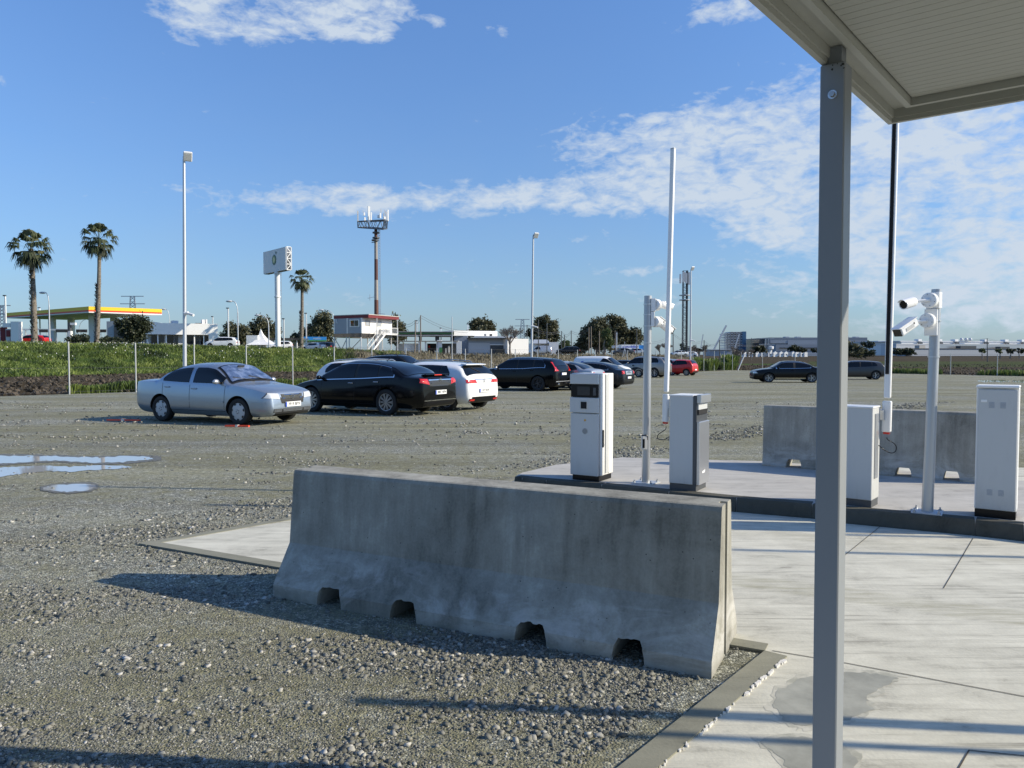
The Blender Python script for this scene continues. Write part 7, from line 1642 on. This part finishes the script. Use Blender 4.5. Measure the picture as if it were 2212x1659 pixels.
# low sheds right of the lattice mast
T, _ = bldg('tarpaulin_shed', 'low pale tarpaulin shed right of the slim floodlight pole', 'shed', 1505, 215); boxb(1487, 1512, 215, 752, 770, 6, 'wall', 'concw', T); p = At(1478, 746, 213), At(1530, 757, 213); mb = MB(); mb.add([p[0], p[1], p[1] + Vector((0, 9, 0)), p[0] + Vector((0, 9, .6))] , [(0, 1, 2, 3)]); mb.add([q - Vector((0, 0, .35)) for q in (p[0], p[1], p[1] + Vector((0, 9, 0)), p[0] + Vector((0, 9, .6)))], [(0, 1, 2, 3)]); mb.build('roof', M['darkgrey'], T, world=True); boxb(1502, 1508, 214.8, 756, 768, .1, 'door', 'white', T)
T, _ = bldg('blue_grey_shed', 'long low blue-grey shed left of the white huts', 'shed', 1565, 230); boxb(1533, 1582, 230, 755.5, 769, 8, 'wall', 'greywall', T); boxb(1532, 1583, 229.6, 754.5, 756, 9, 'roof', 'lightgrey', T); boxb(1582, 1600, 232, 756, 769, 6, 'annex', 'p_brown', T)

# unfinished glass tower
T, _ = bldg('glass_tower', 'unfinished blue glass office tower with open floors on the horizon', 'building', 1588, 640); Y = 640
zf = [At(0, 717.5 + i * (760 - 717.5) / 12, Y).z for i in range(13)]
for i in range(13): xa_ = 1565.5 if i > 0 else 1576; a_, b_ = pv(xa_, Y, 0), pv(1611, Y, 0); MB().box(((a_.x + b_.x) / 2, Y + 8, zf[i]), (b_.x - a_.x, 18, .55)).build('floor_slab', M['lightgrey'], T, world=True)
boxb(1576, 1606, Y + 4, 718, 762, 10, 'core', 'p_darkgrey', T); m = M['glassblue'] = mat('blue_glazing', (.06, .14, .26), .15, .3); boxb(1604, 1611.3, Y - 1.2, 716, 762, 20, 'glazed_wall', 'glassblue', T)
for q in (1566, 1571, 1577, 1584, 1591, 1598): boxb(q, q + 1, Y - 1, 719, 762, .8, 'column', 'greywall', T)
# grey hangar
M['hangarband'] = mat('hangar_band', (.24, .27, .31), .7); M['hangar'] = mat('hangar_cladding', (.17, .20, .24), .7)
T, _ = bldg('grey_hangar', 'huge grey industrial hangar on the horizon behind the canopy post', 'building', 1760, 600); Y = 600
boxb(1662, 1873, Y, 729, 768, 90, 'hall', 'hangar', T); boxb(1664, 1871, Y - 1, 734.5, 741.5, .5, 'light_band', 'hangarband', T); boxb(1702, 1800, Y - 1.2, 735, 747, .5, 'panel_band', 'hangarband', T); boxb(1658.5, 1664, Y + 2, 731, 768, 60, 'end_wall', 'p_darkgrey', T); boxb(1676, 1790, Y - 12, 744, 768, 11, 'low_wing', 'hangarband', T); boxb(1684, 1870, Y - 13, 751, 752.5, .5, 'roof_line', 'p_darkgrey', T)
for q in (1697, 1722, 1826, 1848): boxb(q, q + 8, Y + 2, 727, 729.2, 6, 'roof_vent', 'lightgrey', T)
T, _ = bldg('water_tower', 'small white mushroom water tower left of the grey hangar', 'tower', 1664, 520); Xw = pv(1664.3, 520, 0).x; z0, zt = tz(Xw, 520), At(0, 747, 520).z; MB().lathe([(.01, z0), (.9, z0), (.8, zt - 3), (1.9, zt - 2), (1.9, zt - .4), (.01, zt)], (Xw, 520, 0), 'Z', 14).build('tank_tower', M['white'], T, world=True)
T, _ = bldg('white_block', 'small white block building left of the long factory', 'building', 1905, 560); boxb(1897, 1916, 560, 736, 768, 20, 'block', 'whitewall', T); boxb(1893, 1898, 562, 742, 768, 15, 'annex', 'concw', T)
# long white factory
T, _ = bldg('factory', 'long white factory with ribbed upper wall and roof vents along the right horizon', 'building', 2080, 480); Y = 480
slope(.22, 2080, Y); boxb(1946, 2330, Y + 25, 736, 768, 60, 'main_hall', 'whitewall', T); boxb(1944, 2330, Y + 24.5, 735, 737.2, 61, 'roof_edge', 'lightgrey', T); boxb(1935, 2330, Y + 10, 742.5, 768, 14, 'middle_wing', 'lightgrey', T); boxb(1960, 2330, Y, 754, 769, 9, 'front_wing', 'greywall', T); boxb(1958, 2330, Y - .3, 752.6, 754.2, 10, 'front_roof', 'darkgrey', T); boxb(2027, 2330, Y + 9.6, 743, 753, .3, 'light_wall', 'p_silver', T)
for q in (1983, 2027, 2062, 2126, 2170, 2206): boxb(q, q + 7, Y + 24, 731, 736, 4, 'roof_vent', 'whitewall', T); boxb(q + .5, q + 9, Y + 23.6, 737.5, 742, .6, 'dark_vent', 'darkgrey', T)
for q in (2077, 2087, 2096): p = At(q, 733.2, Y + 28); MB().sphere(p, 1.1, 10, 6).build('roof_tank', M['lightgrey'], T, world=True, smooth=60)
for i, q in enumerate((1963, 1974, 1984, 1996)): p = At(q, 745, Y + 6); MB().cyl(p, p - Vector((0, 0, 5)), .7, n=10).build('chimney', M['darkgrey' if i != 3 else 'whitewall'], T, world=True); 
boxb(1985, 1998, Y + 2, 746, 762, 4, 'silo', 'concw', T); boxb(2074, 2108, Y + 4, 747, 753, 4, 'pipework', 'darkgrey', T); boxb(2160, 2180, Y + 4, 748.5, 753, 4, 'pipework', 'darkgrey', T)
BS[0] = 0
# white huts
h0 = None
hx = [(1600, 1605), (1606, 1613), (1617, 1621.5), (1623, 1627), (1632, 1641), (1644, 1652), (1659, 1668), (1670, 1679.5), (1683, 1692), (1693.5, 1702.5), (1710, 1716.5), (1717.5, 1726.5), (1729, 1736), (1737, 1744.5)]
rank = ['first', 'second', 'third', 'fourth', 'fifth', 'sixth', 'seventh', 'eighth', 'ninth', 'tenth', 'eleventh', 'twelfth', 'thirteenth', 'last']
for i, (q0, q1) in enumerate(hx):
    Y = 420; x0, x1 = pv(q0, Y, 0).x, pv(q1, Y, 0).x; z0 = tz(x0, Y); w = x1 - x0; ztw = At(0, 762, Y).z; ztp = At(0, 758.8, Y).z; T = thing('white_hut', f'small white gabled hut, {rank[i]} from the left of the distant row', 'hut', ((x0 + x1) / 2, Y, z0), .25, 'row of small white huts')
    poly = [(-w / 2, 0), (w / 2, 0), (w / 2, ztw - z0), (0, ztp - z0), (-w / 2, ztw - z0)]; vs = [(x, yy, z) for yy in (0, .4) for x, z in poly]
    MB().add(vs, [(0, 1, 2, 3, 4), (9, 8, 7, 6, 5), (0, 5, 6, 1), (1, 6, 7, 2), (2, 7, 8, 3), (3, 8, 9, 4), (4, 9, 5, 0)]).build('hut_walls', M['white'], T)
    if i % 3 != 1: MB().box((w * .1, -.05, 1.2), (.5, .1, .7)).build('window', M['darkgrey'], T)
T, _ = bldg('grey_row_wall', 'low grey building strip behind the white huts', 'building', 1700, 450); boxb(1640, 1775, 450, 760.5, 769, 4, 'wall', 'greywall', T)

# ------------------------------------------------------------------ distant vehicles
def far_car(label, tpl, paint_, px, Y, headdeg, sc=(1, 1, 1), z=None, cat='car', name='distant_car', tail=None):
    X = pv(px, Y, 0).x; z = tz(X, Y) if z is None else z; return car(label, tpl, paint_, (X, Y, z + .02), D_(headdeg), sc, 'vehicles beyond the fence', tail=tail, cat=cat, name=name)
far_car('red hatchback parked on the forecourt at far left', 'hatch', 'p_red', 70, 99, 182, name='forecourt_car')
far_car('white crossover facing left before the station shop', 'suv', 'p_white', 480, 104, 186, (.92, .95, .95), name='forecourt_car')
far_car('small white car beyond the bank left of the third palm', 'small', 'p_white', 608, 124, 200, name='forecourt_car')
far_car('white car at the car wash behind the third palm', 'hatch', 'p_white', 679, 132, 150, name='forecourt_car')
far_car('dark car at the car wash, right of the white one', 'suv', 'p_darkgrey', 696, 137, 160, (1, 1, 1), name='forecourt_car')
far_car('grey panel van parked left of the second floodlight pole', 'van', 'p_silver', 1167, 152, 185, name='distant_van', cat='van')
far_car('black pickup-like car behind the fence between the poles', 'suv', 'p_black', 1226, 150, 178, name='distant_car')
far_car('dark car beside the hire shop', 'sedan', 'p_grey', 1345, 150, 185); far_car('silver car beside the hire shop, right of the dark one', 'sedan', 'p_silver', 1371, 154, 190)
far_car('grey car left of the lattice mast', 'sedan', 'p_silver', 1466, 178, 200); far_car('white car right of the lattice mast', 'hatch', 'p_white', 1487, 182, 170)
far_car('white van at far left edge beside the price pillar', 'van', 'p_white', 2, 98, 178, name='distant_van', cat='van')

# extra weeds on the dry verge and shrubs on the bank crest
N = 14000; px = 740 + rng.random(N) * 800; cR, YcR, toeR = yc_px(px); Y = toeR - 3 + (YcR + 4 - toeR) * rng.random(N) ** .8; X = (px - CX) / F * Y; k_ = ~inlot(X, Y); X, Y = X[k_], Y[k_]
leafmat('drygrass', [(.07, .06, .035), (.17, .15, .09), (.30, .27, .19)]); veg_patch('dry_grass', X, Y, .12, .45, 'dry straw-coloured grass on the verge below the stations', .15, 'drygrass')
